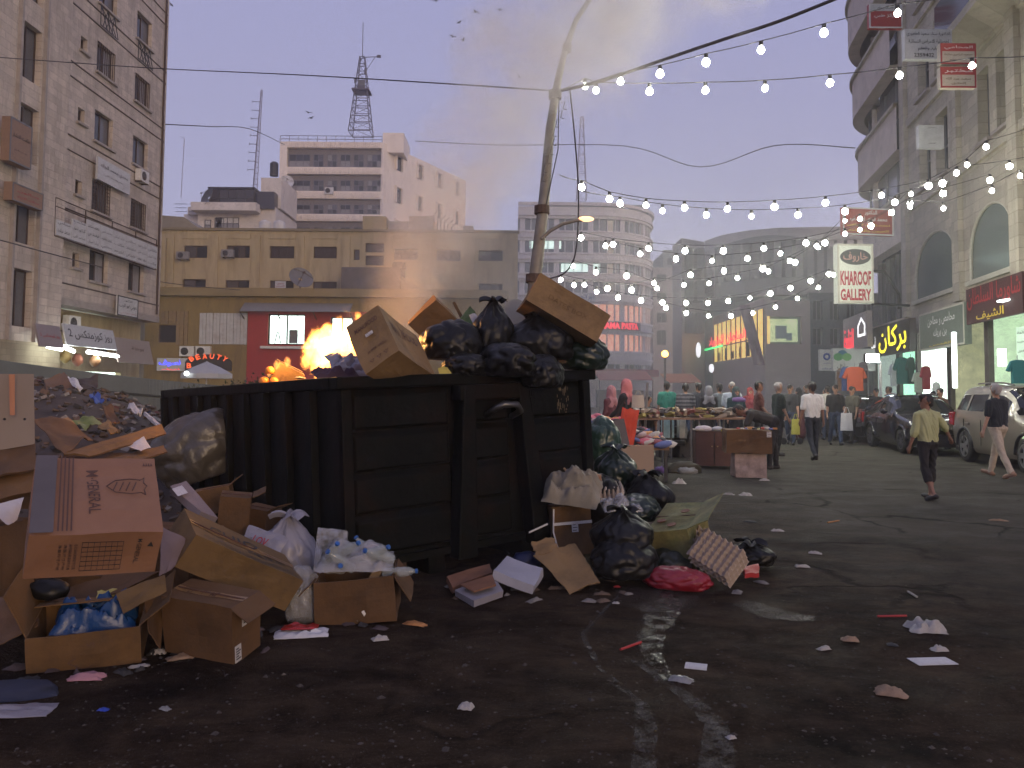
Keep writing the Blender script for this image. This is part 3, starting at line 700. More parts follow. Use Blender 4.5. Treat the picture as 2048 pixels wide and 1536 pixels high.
u_, z_ = W(fT, 659, 384); ac_unit(fT, u_, z_-.3, 1.0, .8, 'single white air conditioner on the white tower front')
# lattice mast
b0 = P(722, 268, 97); top = P(728, 90, 97)
def mast(name, label, base, H, r0, r1, n, m, legs=4, rr=.05, extra=None, sides=None):
    t = thing(name, label, 'antenna mast', base)
    mb = MB(); cs = [(math.cos(R_(45+90*k)), math.sin(R_(45+90*k))) for k in range(4)] if legs == 4 else [(math.cos(R_(30+120*k)), math.sin(R_(30+120*k))) for k in range(3)]
    lv = [(H*i/n, r0+(r1-r0)*i/n) for i in range(n+1)]
    for c in cs: mb.tube([(c[0]*r0, c[1]*r0, 0), (c[0]*r1, c[1]*r1, H)], rr, 4)
    mb.build('leg', m, t, fix=False)
    mb = MB()
    for i, (z, r) in enumerate(lv):
        for k in range(len(cs)):
            c, d = cs[k], cs[(k+1) % len(cs)]; mb.tube([(c[0]*r, c[1]*r, z), (d[0]*r, d[1]*r, z)], rr*.75, 4)
            if i < n:
                r2 = lv[i+1][1]; mb.tube([(c[0]*r, c[1]*r, z), (d[0]*r2, d[1]*r2, lv[i+1][0])], rr*.4, 4)
    mb.build('brace', m, t, fix=False)
    if extra: extra(t, H)
    return t
MSTM = mat('mast_steel', (.11, .10, .14), .6, .3, var=.1)
Hm = (top-b0).length*.86
def mx1(t, H):
    MB().tube([(0,0,H), (0,0,H+4.6)], .05, 5).build('whip_aerial', MSTM, t)
    mb = MB(); mb.tube([(0,0,H), (2.0,0,H+.1)], .05, 4); mb.tube([(.2,0,H-2.2),(1.6,0,H)], .03, 4); mb.cbox((2.1,0,H+.15), (.5,.3,.25)); mb.build('side_arm', MSTM, t)
    mb = MB(); mb.cbox((0,-.3,H*.62), (.9,.3,1.4)); mb.cbox((.5,-.3,H*.8), (.3,.3,.7)); mb.cbox((-.8,-.3,H*.68), (.25,.25,.5)); mb.build('transmitter', ALU, t)
    mb = MB(); mb.box(-1.1, 1.1, -1.1, 1.1, H*.54, H*.56); mb.build('platform', MSTM, t)
mast('lattice_mast', 'tall tapering lattice radio mast on the white tower roof', b0, Hm, 1.9, .42, 10, MSTM, 4, .07, mx1)
b0 = P(509, 380, 84); H2 = (P(519, 180, 84)-b0).length
def mx2(t, H):
    mb = MB()
    for k in range(9): z = H*(.2+.085*k); mb.tube([(0,0,z),(-.9,0,z)], .035, 4); mb.tube([(-.9,0,z-.15),(-.9,0,z+.15)], .03, 4)
    mb.build('aerial', MSTM, t)
mast('slim_mast', 'thin leaning radio mast left of the white tower', b0, H2, .28, .10, 18, mat('pale_mast', (.30, .28, .36), .6, .2), 3, .04, mx2).rotation_euler = (0, R_(2.5), 0)
b0 = P(362, 395, 100); t = thing('street_aerial', 'faint thin pole with hooked top in the left sky', 'pole', b0)
MB().tube([(0,0,0), (.2,0,7.9), (-.4,0,8.1)], .045, 5).build('pole', mat('pale_mast'), t)
b0 = P(1163, 400, 100); mast('far_mast', 'faint lattice mast above the round building', b0, 11, .9, .25, 9, mat('pale_mast'), 4, .06)
# terraced white house
Ye = 80; fE = frame((0, Ye, 0), 0); xl, zb = W(fE, 372, 462)
tE = thing('terraced_house', 'white terraced house with dark glazed top floor, left of the tower', 'building', (xl, Ye, 0))
def pb(x0, y0, x1, y1, d0, d1, name, m, zmin=None):
    a = pxrect(fE, x0, y0, x1, y1); MB().box(a[0]-xl, a[1]-xl, d0, d1, a[2] if zmin is None else zmin, a[3]).build(name, m, tE, fix=False)
EW = mat('cream_render', (.70, .64, .57), .8, var=.1, scale=1, dirt=(.3, .27, .24), damt=.4)
pb(396, 413, 550, 470, 0, 8, 'wall', EW, 0); pb(360, 424, 396, 470, 1, 8, 'side_wall', EW, 0); pb(394, 411, 522, 428, -1.6, 0, 'balcony', EW); pb(374, 413, 400, 428, .2, 1, 'balcony', EW)
pb(426, 382, 513, 411, -.8, 6, 'glazed_storey', mat('smoked_glass', (.045, .042, .05), .2, var=.1)); pb(516, 350, 556, 412, 1, 7, 'stair_block', EW); pb(516, 385, 550, 419, -.4, .9, 'glazed_storey', mat('smoked_glass'))
mb = MB()
for i in range(6): u_ = W(fE, 427+i*17.2, 400)[0]-xl; z0_ = W(fE, 430, 411)[1]; mb.box(u_-.05, u_+.05, -.9, -.79, z0_, z0_+1.6)
a = pxrect(fE, 424, 379, 516, 384); mb.box(a[0]-xl, a[1]-xl, -1.1, 6, a[2]+.05, a[3]); a = pxrect(fE, 426, 400, 513, 402); mb.box(a[0]-xl, a[1]-xl, -.92, -.8, a[2], a[3])
mb.build('glazing_bar', BLACKM, tE, fix=False)
for q in ((430, 436, 447, 459, 1), (432, 435, 478, 460, 4), (410, 440, 422, 460, 1)):
    a = pxrect(fE, *q[:4]); win(tE, a[0]-xl, a[1]-xl, a[2], a[3], -.05, q[4], 2, BLACKM, [CURT, WHITEP], .06)
mb = MB()
for x0 in (352, 362, 380, 398): 
    p, q = W(fE, x0, 424), W(fE, x0+14, 408)
    for z in (0, .4, .8): mb.tube([(p[0]-xl, -.2, p[1]+z), (q[0]-xl, -.2, p[1]+z)], .03, 4)
mb.build('roof_rail', mat('blue_rail', (.05, .06, .14), .6), tE, fix=False)
dish('dark tilted satellite dish on the terraced house roof', P(418, 413, 79), 1.0, R_(-40), R_(70), mat('dark_dish', (.05, .05, .055), .6))
a = P(548, 352, 82); o = MB().lathe([(.45,0),(.45,1.3),(.3,1.5)], 12).build('black_tank', BLACKM, smooth=False); place(o, a); tag(o, 'black water tank on the stair block by the tower', 'water tank')

# ---------------------------------------------------------------- round-fronted building
Yr = 72.0; Rc = 6.2
RW = mat('pale_stone_band', (.72, .67, .64), .75, var=.08, scale=.8, dirt=(.36, .33, .33), damt=.4)
xa = P(1036, 500, Yr).x; xe = P(1312, 500, Yr+Rc*.55).x
tR = thing('round_building', 'pale striped building with round glazed corner and lit restaurant floors', 'building', (xa, Yr, 0))
Lst = xe-xa-Rc
def rpath(s, o=0.0):
    if s <= Lst: return Vector((s, -o, 0))
    a = (s-Lst)/Rc; return Vector((Lst + (Rc+o)*math.sin(a), Rc-(Rc+o)*math.cos(a), 0))
SMAX = Lst + Rc*R_(125)
def rband(z0, z1, o, m, name, s0=0, s1=None, parent=None, n=44):
    s1 = SMAX if s1 is None else s1; mb = MB(); ss = [s0+(s1-s0)*i/n for i in range(n+1)]
    A = [rpath(s, o) for s in ss]; B = [rpath(s, o-.35) for s in ss]; Z0, Z1 = Vector((0,0,z0)), Vector((0,0,z1))
    for i in range(n):
        mb.quad(A[i]+Z0, A[i+1]+Z0, A[i+1]+Z1, A[i]+Z1); mb.quad(A[i]+Z1, A[i+1]+Z1, B[i+1]+Z1, B[i]+Z1); mb.quad(A[i]+Z0, B[i]+Z0, B[i+1]+Z0, A[i+1]+Z0)
    return mb.build(name, m, parent or tR, fix=False)
def rz(py, px=1200): return P(px, py, Yr).z
flo = [(437, 481), (481, 525), (525, 563), (563, 608), (608, 668), (668, 728), (728, 780)]
RGL = mat('hazy_glass', (.16, .17, .19), .2, var=.25, scale=1.0); RWARM = mat('warm_lit_room', (.6, .4, .3), .6, emit=(1.0, .42, .28), es=.55, var=.6, scale=2.5)
RWHT = mat('cool_lit_room', (.7, .8, .75), .6, emit=(.75, 1.0, .9), es=.9, var=.5, scale=1.2)
rband(rz(437), rz(414), .0, RW, 'parapet'); rband(rz(412), rz(406), .25, RW, 'cornice'); rband(rz(432), rz(427), .15, RW, 'cornice')
for k, (y0, y1) in enumerate(flo):
    zt_, zb_ = rz(y0), rz(y1); hh = zt_-zb_
    rband(zb_+hh*.45, zt_, -.35, [RGL, RGL, RGL, RGL, RWARM, RWARM, DARK][k], 'glazing')
    rband(zb_, zb_+hh*.45, 0, RW, 'spandrel'); rband(zb_+hh*.12, zb_+hh*.19, .14, RW, 'string_course'); rband(zb_+hh*.36, zb_+hh*.44, .12, RW, 'string_course')
    n = 26
    for i in range(n):
        s = SMAX*(i+.5)/n; p = rpath(s, -.30); d = (rpath(s+.05)-rpath(s-.05)).normalized(); nn = Vector((d.y, -d.x, 0)); wdt = .5 if i % 4 == 0 else .1
        mb = MB(); MM = Matrix(((d.x, -nn.x, 0, p.x), (d.y, -nn.y, 0, p.y), (0, 0, 1, 0), (0, 0, 0, 1)))
        mb.box(-wdt/2, wdt/2, -.14, .1, zb_+hh*.46, zt_-.004, MM); mb.build('mullion', RW if wdt > .3 else WHITEP, tR, fix=False)
rband(rz(545)+.1, rz(527), -.28, RWHT, 'lit_window', Lst*.55, Lst*1.05, n=10); rband(rz(497), rz(482), -.28, RWHT, 'lit_window', Lst*.15, Lst*.55, n=8)
MB().box(0, Lst, .4, 9, 0, rz(414)-.2).build('core', RW, tR, fix=False)
mb = MB(); mb.lathe([(Rc-.8, 0), (Rc-.8, rz(414)-.2)], 24, Matrix.Translation((Lst, Rc, 0))); mb.build('round_core', DARK, tR, fix=False)
a = P(1095, 412, Yr+3); mb = MB(); mb.box(a.x-xa, a.x-xa+7.5, 2, 6, rz(414)-.3, rz(398)); mb.cbox((a.x-xa+9, 3.5, rz(405)), (1.6, 1.6, .9)); mb.build('roof_plant', mat('dark_plant_room', (.15, .16, .17), .8), tR, fix=False)
# curved red sign
t = thing('curved_sign', 'red glowing curved sign PANORAMA PASTA on the round corner', 'sign', (xa, Yr, 0))
sc_, zc = Lst+.6, rz(651)
rband(rz(659), rz(643), .25, mat('dark_sign'), 'board', Lst-1.8, Lst+4.6, t, 20)
lettering('PANORAMA PASTA', t, NEONR, Lst+1.4, zc, 5.6, .62, 0, .03, curve=lambda x, y, z: tuple(rpath(x, .30) + Vector((0, 0, z))))
t = thing('clinic_sign', 'white board with dark script on the round building', 'sign', (xa, Yr, 0)); rband(rz(604), rz(586), .2, BOARDW, 'board', Lst-2.2, Lst-.1, t, 6)
lettering('ابو الخير', t, INKB, Lst-1.1, rz(595), 1.6, .5, 0, .02, curve=lambda x, y, z: tuple(rpath(x, .23) + Vector((0, 0, z))))
t = thing('street_canopy', 'red fabric canopy over the foot of the round building', 'awning', (xa, Yr, 0)); rband(rz(752), rz(738), 1.3, mat('red_canopy', (.30, .04, .05), .7), 'valance', 0, Lst+6, t, 26)

# ---------------------------------------------------------------- filler houses and the hillside street
def plain(name, label, x0, y0, x1, Y, m, rowsy, nc, depth=8, gm=GLASS):
    fr = frame((0, Y, 0), 0); a = pxrect(fr, x0, y0, x1, 780); t = thing(name, label, 'building', (a[0], Y, 0))
    ops = []
    for q0, q1 in rowsy:
        za, zb_ = W(fr, x0, q1)[1], W(fr, x0, q0)[1]
        for i in range(nc): w__ = (a[1]-a[0])/nc; ops.append((w__*(i+.22), w__*(i+.78), za, zb_))
    wall(t, 0, a[1]-a[0], 0, a[3], ops, m, .3); MB().box(0, a[1]-a[0], .302, depth, 0, a[3]-.3).build('core', m, t, fix=False)
    for o in ops: win(t, *o, .2, 2, 1, ALU, gm)
    return t
plain('hill_house', 'dim grey house in the gap right of the round building', 1306, 535, 1375, 84, mat('dim_render', (.30, .27, .27), .9, var=.15), [(548, 562), (585, 600), (625, 645), (660, 690)], 2)
plain('hill_house', 'small greenish flat-roofed house behind the light strings', 1326, 500, 1366, 90, mat('green_render', (.16, .18, .18), .9), [(515, 530)], 1)
plain('far_block', 'pale far block behind the olive building and lamp pole', 985, 470, 1060, 84, RW, [(490, 502), (530, 545), (575, 590), (610, 625)], 3)
plain('side_block', 'dark teal block closing the street beside the arched building', 1618, 585, 1790, 46, mat('teal_render', (.075, .09, .098), .7, var=.2), [(600, 640), (655, 690)], 5)
# concave dark building
Yc = 50.0
tC = thing('concave_building', 'dark curved building with pale roof band behind light strings', 'building', PG(1530, Yc))
CW = mat('grey_stone_band', (.46, .43, .42), .8, var=.1, scale=.8); CG = mat('teal_dark_cladding', (.10, .13, .135), .5, var=.25, scale=1.2)
cx0 = tC.location.x; pts = [(1408, 54.6), (1440, 52.6), (1490, 51), (1554, 50), (1620, 49.7), (1680, 49.5), (1740, 49.5)]
ys_ = [(P(px, 780, Y).x-cx0, Y-tC.location.y) for px, Y in pts]
def crv(z0, z1, o, m, name, i0=0, i1=None):
    mb = MB(); q = ys_[i0:i1]
    for (xA, yA), (xB, yB) in zip(q[:-1], q[1:]):
        mb.quad((xA, yA+o, z0), (xB, yB+o, z0), (xB, yB+o, z1), (xA, yA+o, z1)); mb.quad((xA, yA+o, z1), (xB, yB+o, z1), (xB, yB+o+.6, z1), (xA, yA+o+.6, z1)); mb.quad((xA, yA+o, z0), (xB, yB+o, z0), (xB, yB+o+.6, z0), (xA, yA+o+.6, z0))
    return mb.build(name, m, tC, fix=False)
zc = lambda py: P(1540, py, 50).z
crv(zc(482), zc(458), -.4, CW, 'roof_band'); crv(zc(560), zc(482), .3, CG, 'glazing'); crv(zc(590), zc(556), -.2, CW, 'spandrel'); crv(0, zc(590), .4, CG, 'lower_glazing')
for i, (xA, yA) in enumerate(ys_[:-1]):
    xB, yB = ys_[i+1]
    for k in range(3):
        f_ = k/3; x_, y_ = xA+(xB-xA)*f_, yA+(yB-yA)*f_; MB().box(x_-.22, x_+.22, y_-.35, y_+.35, zc(556), zc(483)).build('pier', CW, tC, fix=False)
MB().box(ys_[0][0]+.5, ys_[-1][0], 5.0, 14, 0, zc(470)).build('core', CG, tC, fix=False)
a = [P(1363, 476, 52.5), P(1409, 484, 54.7)]; mb = MB(); c0 = tC.location
mb.prism([(0, 0), (1, 0), (1, 1), (0, 1)], 0, 1); q0, q1 = a[0]-c0, a[1]-c0
mb = MB(); mb.add([(q0.x, q0.y, 0), (q1.x, q1.y, 0), (q1.x, q1.y, q1.z), (q0.x, q0.y, q0.z), (q0.x, q0.y+3, 0), (q1.x, q1.y+3, 0), (q1.x, q1.y+3, q1.z), (q0.x, q0.y+3, q0.z)], [(0,1,2,3),(4,7,6,5),(0,4,5,1),(3,2,6,7),(0,3,7,4),(1,5,6,2)])
mb.build('end_wall', mat('dim_render'), tC)
for k in range(3):
    for j in range(2): MB().box(q0.x+.25+.75*j, q0.x+.75+.75*j, q0.y-.3, q0.y+1, 5.5+2.2*k, 6.9+2.2*k).build('window', GLASS, tC, fix=False)
t = thing('net_screen', 'dark green shade net stretched across the curved building front', 'net', P(1560, 560, 44))
b0 = t.location
def nf(u, v):
    p = P(1430+240*u, 495+95*v-25*math.sin(math.pi*u)*(1-v)+14*math.sin(9*u)*v, 44.5-2*u+math.sin(3*u)); return tuple(p-b0)
MB().grid(nf, 16, 6).build('net', mat('green_net', (.03, .06, .06), .8, alpha=.55, var=.3, scale=.8), t, smooth=True)
# restaurant block on the corner
fW = frame((0, 42, 0), 0); a = pxrect(fW, 1530, 600, 1622, 780); xw = a[0]
tW = thing('restaurant_corner', 'corner restaurant with glowing yellow windows and rounded show window', 'building', (xw, 42, 0))
RB = mat('mauve_render', (.38, .32, .30), .8, var=.12, scale=1.2)
o1 = pxrect(fW, 1525, 632, 1604, 688); o1 = (max(o1[0]-xw, .1), o1[1]-xw, o1[2], o1[3])
wall(tW, 0, a[1]-xw, 0, a[3], [o1], RB, .4)
YLIT = mat('yellow_lit_room', (.7, .5, .2), .6, emit=(1.0, .66, .18), es=.75, var=.8, scale=2.2); GLIT = mat('greenish_lit_room', (.5, .6, .4), .6, emit=(.72, .85, .45), es=.42, var=.6, scale=1.6)
win(tW, *o1, .3, 1, 1, mat('green_rim', (.25, .33, .25), .5), GLIT, .12)
mb = MB(); mb.box(o1[0]+.5, o1[0]+1.1, .1, .2, o1[2]+.3, o1[2]+1.0); mb.box(o1[0]+1.1, o1[0]+1.4, .12, .2, o1[2]+.2, o1[2]+.6); mb.build('display_box', mat('pale_green_box', (.35, .5, .48), .6), tW, fix=False)
MB().box(.2, a[1]-xw, .5, 6, 0, a[3]-.4).build('core', RB, tW, fix=False)
# long flank running away to the left
p0, p1 = P(1530, 780, 42), P(1398, 780, 58); dd = Vector((p0.x-p1.x, p0.y-p1.y, 0)); Lf = dd.length
fK = frame((p1.x, p1.y, 0), math.atan2(dd.y, dd.x))
MK = Matrix.Translation((-xw, -42, 0)) @ fK
zf = lambda px, py: W(fK, px, py)[1]
zc1, zc0, zr = zf(1470, 655), zf(1470, 718), zf(1500, 605)
def kb(u0, u1, y0, y1, z0, z1, name, m): return loc_build(MB().box(u0, u1, y0, y1, z0, z1), MK, name, m, tW, fix=False)
kb(0, Lf-.05, 0, .4, zc1+.6, zr, 'upper_wall', RB); kb(0, Lf-.05, 0, .4, 0, zc0, 'lower_wall', RB); kb(0, Lf-.05, .04, .3, zc0, zc1+.6, 'lit_glazing', YLIT)
n = 14
for i in range(n+1): u_ = (Lf-.3)*i/n; kb(u_, u_+.12, .0, .039, zc0, zc1+.58, 'mullion', BLACKM)
for i in range(9): u_ = Lf*(.05+.105*i); kb(u_, u_+.5, .01, .038, zc0+.05, zc0+.5+.5*((i*37) % 5)/5, 'display_item', [mat('gold_item', (.4, .25, .06), .4), DARK, mat('brown_item', (.18, .09, .04), .6)][i % 3])
t = thing('neon_script', 'red neon script running along the yellow restaurant windows', 'sign', M=fK)
lettering('السلطان للحلويات', t, NEONR, Lf*.50, zf(1440, 682), Lf*.62, .75, -.15, .03); MB().box(Lf*.18, Lf*.82, -.1, -.02, zf(1440, 682)-.42, zf(1440, 682)-.36).build('rail', BLACKM, t)
t = thing('green_neon_strip', 'green neon strip below the red script', 'sign', M=fK); MB().tube([(Lf*.15,-.3,zf(1440,694)-.05),(Lf*.5,-.3,zf(1440,694)-.02)], .06, 6).build('tube', mat('green_neon', (.1, 1, .3), .5, emit=(.05, 1.0, .25), es=1.5, var=0), t)
t = thing('fabric_banner', 'tall mauve printed banner hanging on the restaurant corner', 'banner', P(1506, 720, 41.5)); b0 = t.location
def bf(u, v): return tuple(P(1478+22*u+30*v, 610+120*v, 41.4+.15*math.sin(7*u+2*v))-b0)
MB().grid(bf, 5, 10).build('cloth', mat('mauve_banner', (.20, .13, .16), .8, var=.5, scale=1.5), t, smooth=True)
for x0, x1, y0, y1, lb, c in ((1393, 1402, 685, 715, 'oval white lightbox sign on the restaurant flank', (.7,.7,.72)), (1419, 1428, 728, 745, 'small white lightbox above the crowd', (.8,.8,.8))):
    a = P((x0+x1)/2, y1, 44); b = P((x0+x1)/2, y0, 44); w__ = (x1-x0)/FPX*44; hh = b.z-a.z
    t = thing('lightbox', lb, 'sign', a); MB().prism([(w__/2*math.cos(k*math.pi/8), hh/2+hh/2*math.sin(k*math.pi/8)) for k in range(16)], 0, .15).build('box', mat('lightbox_white', c, .5, emit=(.95, .95, 1), es=1.0, var=.1), t)
t = thing('lamp', 'glowing amber street lamp over the far crowd', 'street lamp', PG(1330, 46)); zz = P(1330, 711, 46).z
MB().tube([(0,0,0),(0,0,zz-.1)], .07, 6).build('post', BLACKM, t); MB().sphere((0,0,zz+.1), .2).build('globe', mat('amber_glow', (1,.5,.1), .5, emit=(1.0, .42, .06), es=14, var=0), t, smooth=True)
for i, (px, py, px2, lb) in enumerate(((1195, 752, 1300, 'wide red market canopy at the far end'), (1330, 757, 1395, 'orange lit market canopy at the far end'))):
    t = thing('market_canopy', lb, 'awning', PG(px, 46)); b0 = t.location; a, b = P(px, py, 46)-b0, P(px2, py, 46)-b0
    mb = MB(); mb.quad((a.x, -1, a.z-.25), (b.x, -1, b.z-.25), (b.x, 1.5, b.z+.3), (a.x, 1.5, a.z+.3)); mb.build('cloth', mat('canopy%d' % i, [(.25,.05,.05), (.32,.12,.05)][i], .8), t, thick=.05)
    mb = MB()
    for q in (a, b): mb.tube([(q.x, -.9, 0), (q.x, -.9, q.z-.25)], .04, 5)
    mb.build('post', BLACKM, t)
# ---------------------------------------------------------------- right-hand building with arches and shops
aR = math.atan(.198)
fRt = Matrix.LocRotScale(Vector((16.34, 31.9, 0)), Euler((0, 0, math.atan2(-math.cos(aR), -math.sin(aR)))), Vector((1.1, 1.1, 1.1)))
RS = stone('warm_buff_stone', (.42, .38, .31), .7, .32, dirt=.45)
tB = thing('arched_building', 'buff stone corner building with tall arched windows above bright shops', 'building', M=fRt)
def RZ(px, py, off=0): return W(fRt, px, py, off)
UE = 13.5
a1 = (RZ(1829, 560)[0], RZ(1913, 560)[0]); a2 = (RZ(1938, 520)[0], RZ(1938, 520)[0]+3.0)
zA0 = RZ(1870, 585)[1]; zA1 = RZ(1875, 457)[1]; zB1 = RZ(1995, 395)[1]
zA0 = 4.75
a3 = (a2[1]+.9, a2[1]+3.9)
arches = [(a1[0], a1[1], zA0, zA1), (a2[0], a2[1], zA0, zB1), (a3[0], a3[1], zA0, zB1)]
wn = []
for x0, y0, x1, y1 in ((1838, 300, 1862, 362), (1871, 275, 1897, 345), (1955, 210, 1980, 285), (1992, 175, 2028, 262)):
    q = pxrect(fRt, x0, y0, x1, y1); wn.append((q[0], q[1], q[2], q[3]))
zw = max(w[2] for w in wn[:2]); z_1 = 8.6
wn = [(w[0], w[1], z_1, z_1+2.1) for w in wn] + [(w[0], w[1], z_1+3.3, z_1+5.4) for w in wn] + [(w[0], w[1], z_1+6.6, z_1+8.7) for w in wn]
bz = [(a3[0]+.3, a3[1]-.3, z_1, z_1+2.1), (a3[0]+.3, a3[1]-.3, z_1+3.3, z_1+5.4)]
wall(tB, 0, UE, 4.25, 24, arches + wn + bz, RS, .45)
for (u0, u1, z0, z1) in arches:
    n = 24; mb = MB(); pts = []
    zs0 = z0 + (z1-z0)*.30
    for i in range(n+1):
        q = math.pi*i/n; x = (u0+u1)/2-(u1-u0)/2*math.cos(q); pts.append((x, zs0+(z1-zs0)*math.sin(q)**.85))
    for i in range(n):
        (xa_, za_), (xb_, zb_) = pts[i], pts[i+1]
        mb.quad((xa_, 0, za_), (xb_, 0, zb_), (xb_, 0, z1), (xa_, 0, z1)); mb.quad((xa_, 0, za_), (xb_, 0, zb_), (xb_, .45, zb_), (xa_, .45, za_))
    mb.build('arch_head', RS, tB, fix=False)
    w = MB().tube([(u0+.03, .05, z0+.04)]+[(x*.99+(u0+u1)/2*.01, .05, z-.02) for x, z in pts]+[(u1-.03, .05, z0+.04)], .05, 6).build('arch_window', mat('cream_frame', (.45, .43, .36), .5), tB)
    MB().box(u0, u1, .09, .11, z0, z1).build('pane', mat('grey_green_glass', (.17, .20, .18), .10, var=.15, scale=.8, spec=.6), w, fix=False)
    MB().box(u0-.05, u1+.05, -.12, .3, z0-.14, z0-.002).build('sill', mat('cream_frame'), w, fix=False)
for o in wn+bz: win(tB, *o, .3, 1, 2, ALU, GLASS, .06, SILL)
mb = MB(); mb.box(0.02, UE, .46, 12, 4.25, 23.8); mb.build('core', DARK, tB, fix=False)
mb = MB()
for q in (-.02, a1[1]+.12, a2[1]+.15): mb.box(q, q+.55, -.16, -.003, 4.25, 24)
mb.build('pilaster', RS, tB, fix=False)
mb = MB()
for z in (8.1, 11.3, 14.6): mb.box(.6, UE, -.10, -.004, z, z+.3)
mb.build('string_course', RS, tB, fix=False)
# upper dark balcony band at the right
MB().box(7.0, UE, -1.1, -.004, 11.65, 12.8).build('balcony_glass', mat('blue_grey_glass', (.06, .065, .085), .15, var=.2), tB, fix=False); MB().box(6.9, UE, -1.15, -.004, 11.4, 11.64).build('balcony_slab', RS, tB, fix=False)
# rounded corner bay: spandrels and glazing
Ls, Rq = 5.5, 4.2
def cpath(s, o=0.0):
    if s <= Ls: return Vector((-s, -o, 0))
    a = (s-Ls)/Rq; return Vector((-Ls-(Rq+o)*math.sin(a), Rq-(Rq+o)*math.cos(a), 0))
CMAX = Ls+Rq*R_(140)
def cband(z0, z1, o, m, name, s0=0.0, s1=None, n=36, o1=None):
    s1 = CMAX if s1 is None else s1; o1 = o if o1 is None else o1; mb = MB(); ss = [s0+(s1-s0)*i/n for i in range(n+1)]; Z0, Z1 = Vector((0,0,z0)), Vector((0,0,z1))
    for i in range(n):
        A0, A1, B0, B1 = cpath(ss[i], o), cpath(ss[i+1], o), cpath(ss[i], o1), cpath(ss[i+1], o1); C0, C1 = cpath(ss[i], o-.5), cpath(ss[i+1], o-.5)
        mb.quad(A0+Z0, A1+Z0, B1+Z1, B0+Z1); mb.quad(A0+Z0, C0+Z0, C1+Z0, A1+Z0); mb.quad(B0+Z1, B1+Z1, C1+Z1, C0+Z1)
    return mb.build(name, m, tB, fix=False)
RP = mat('rose_render', (.58, .50, .44), .85, var=.15, scale=1.0, dirt=(.3, .25, .22), damt=.5)
BG = mat('bay_glass', (.15, .15, .165), .15, var=.3, scale=1)
for z0, z1, o in ((7.2, 8.9, .1), (10.7, 12.4, .25), (14.0, 15.7, .45), (17.3, 19.3, .6), (20.8, 24, .6)):
    cband(z0, z1, o, RP, 'spandrel'); cband(z1+.002, z1+.12, o+.12, RS, 'coping')
for z0, z1 in ((8.9, 10.7), (12.4, 14.0), (15.7, 17.3), (19.3, 20.8)):
    cband(z0, z1, -.3, BG, 'bay_glazing'); n = 9
    for i in range(n):
        s = CMAX*.92*i/n+.15; p = cpath(s, -.28); mb = MB(); mb.lathe([(.16 if i % 3 == 0 else .06, z0+.003), (.16 if i % 3 == 0 else .06, z1-.003)], 8, Matrix.Translation((p.x, p.y, 0))); mb.build('mullion', RP if i % 3 == 0 else ALU, tB, fix=False)
cband(4.3, 7.2, -.6, mat('dark_green_glass', (.05, .055, .055), .15, var=.2, scale=1.2), 'bay_glazing', 0, CMAX*.8)
for i in range(6): p = cpath(.4+1.35*i, -.55); MB().box(p.x-.05, p.x+.05, p.y-.08, p.y+.05, 4.3, 7.19).build('mullion', ALU, tB, fix=False)
cband(3.6, 4.3, .0, RP, 'beam', 0, CMAX*.8)
MB().box(-Ls, 0, 3.1, 10, 0, 23.8).build('bay_core', DARK, tB, fix=False)
mb = MB(); mb.lathe([(Rq-.7, 0), (Rq-.7, 23.8)], 20, Matrix.Translation((-Ls, Rq, 0))); mb.build('bay_drum', DARK, tB, fix=False)
# street level: beam, shop bays
MB().box(-Ls, UE, -.05, .6, 3.55, 4.248).build('beam', RS, tB, fix=False)
shops = [(-4.6, -1.2, 'dim'), (-1.0, 1.0, 'green'), (1.2, 4.2, 'white'), (4.5, 7.2, 'warm'), (7.5, 11.5, 'green2')]
lits = {'dim': mat('dim_room', (.3, .33, .3), .7, emit=(.7, .9, .8), es=.35, var=.7, scale=1.5), 'green': mat('green_room', (.5, .7, .6), .7, emit=(.55, 1.0, .75), es=.7, var=.5, scale=1.5),
        'white': mat('white_room', (.8, .85, .8), .7, emit=(.85, 1.0, .90), es=1.3, var=.25, scale=1.5), 'warm': mat('olive_room', (.3, .28, .18), .7, emit=(.75, .8, .5), es=.28, var=.8, scale=2.5),
        'green2': mat('pale_green_room', (.35, .42, .3), .7, emit=(.7, .95, .65), es=.5, var=.6, scale=2)}
for u0, u1, kk in shops:
    mb = MB(); mb.quad((u0,3.0,.15),(u1,3.0,.15),(u1,3.0,3.55),(u0,3.0,3.55)); mb.quad((u0,.1,.15),(u0,3.0,.15),(u0,3.0,3.55),(u0,.1,3.55)); mb.quad((u1,.1,.15),(u1,3.0,.15),(u1,3.0,3.55),(u1,.1,3.55)); mb.quad((u0,.1,3.5),(u1,.1,3.5),(u1,3.0,3.5),(u0,3.0,3.5))
    mb.build('shop_interior', lits[kk], tB, fix=False)
    for q_ in ((u0-.2, u0), (u1, u1+.25)): MB().box(*q_, -.04, .10, 0.14, 3.548).build('shop_pier', mat('dark_pier', (.10, .085, .075), .8, var=.3, scale=4), tB, fix=False)
# pavement and kerb along the shops
t = struct(MB().box(-14, 26, -1.1, 8, .0, .13).build('pavement', mat('paving', (.17, .165, .15), .8, var=.2, scale=3, bump=.3, dirt=(.09, .085, .075), dscale=1)))
t.matrix_world = fRt
t = struct(MB().box(-14, 26, -1.26, -1.102, .0, .15).build('kerb', mat('kerb_stone', (.25, .245, .23), .8, var=.2, scale=5))); t.matrix_world = fRt

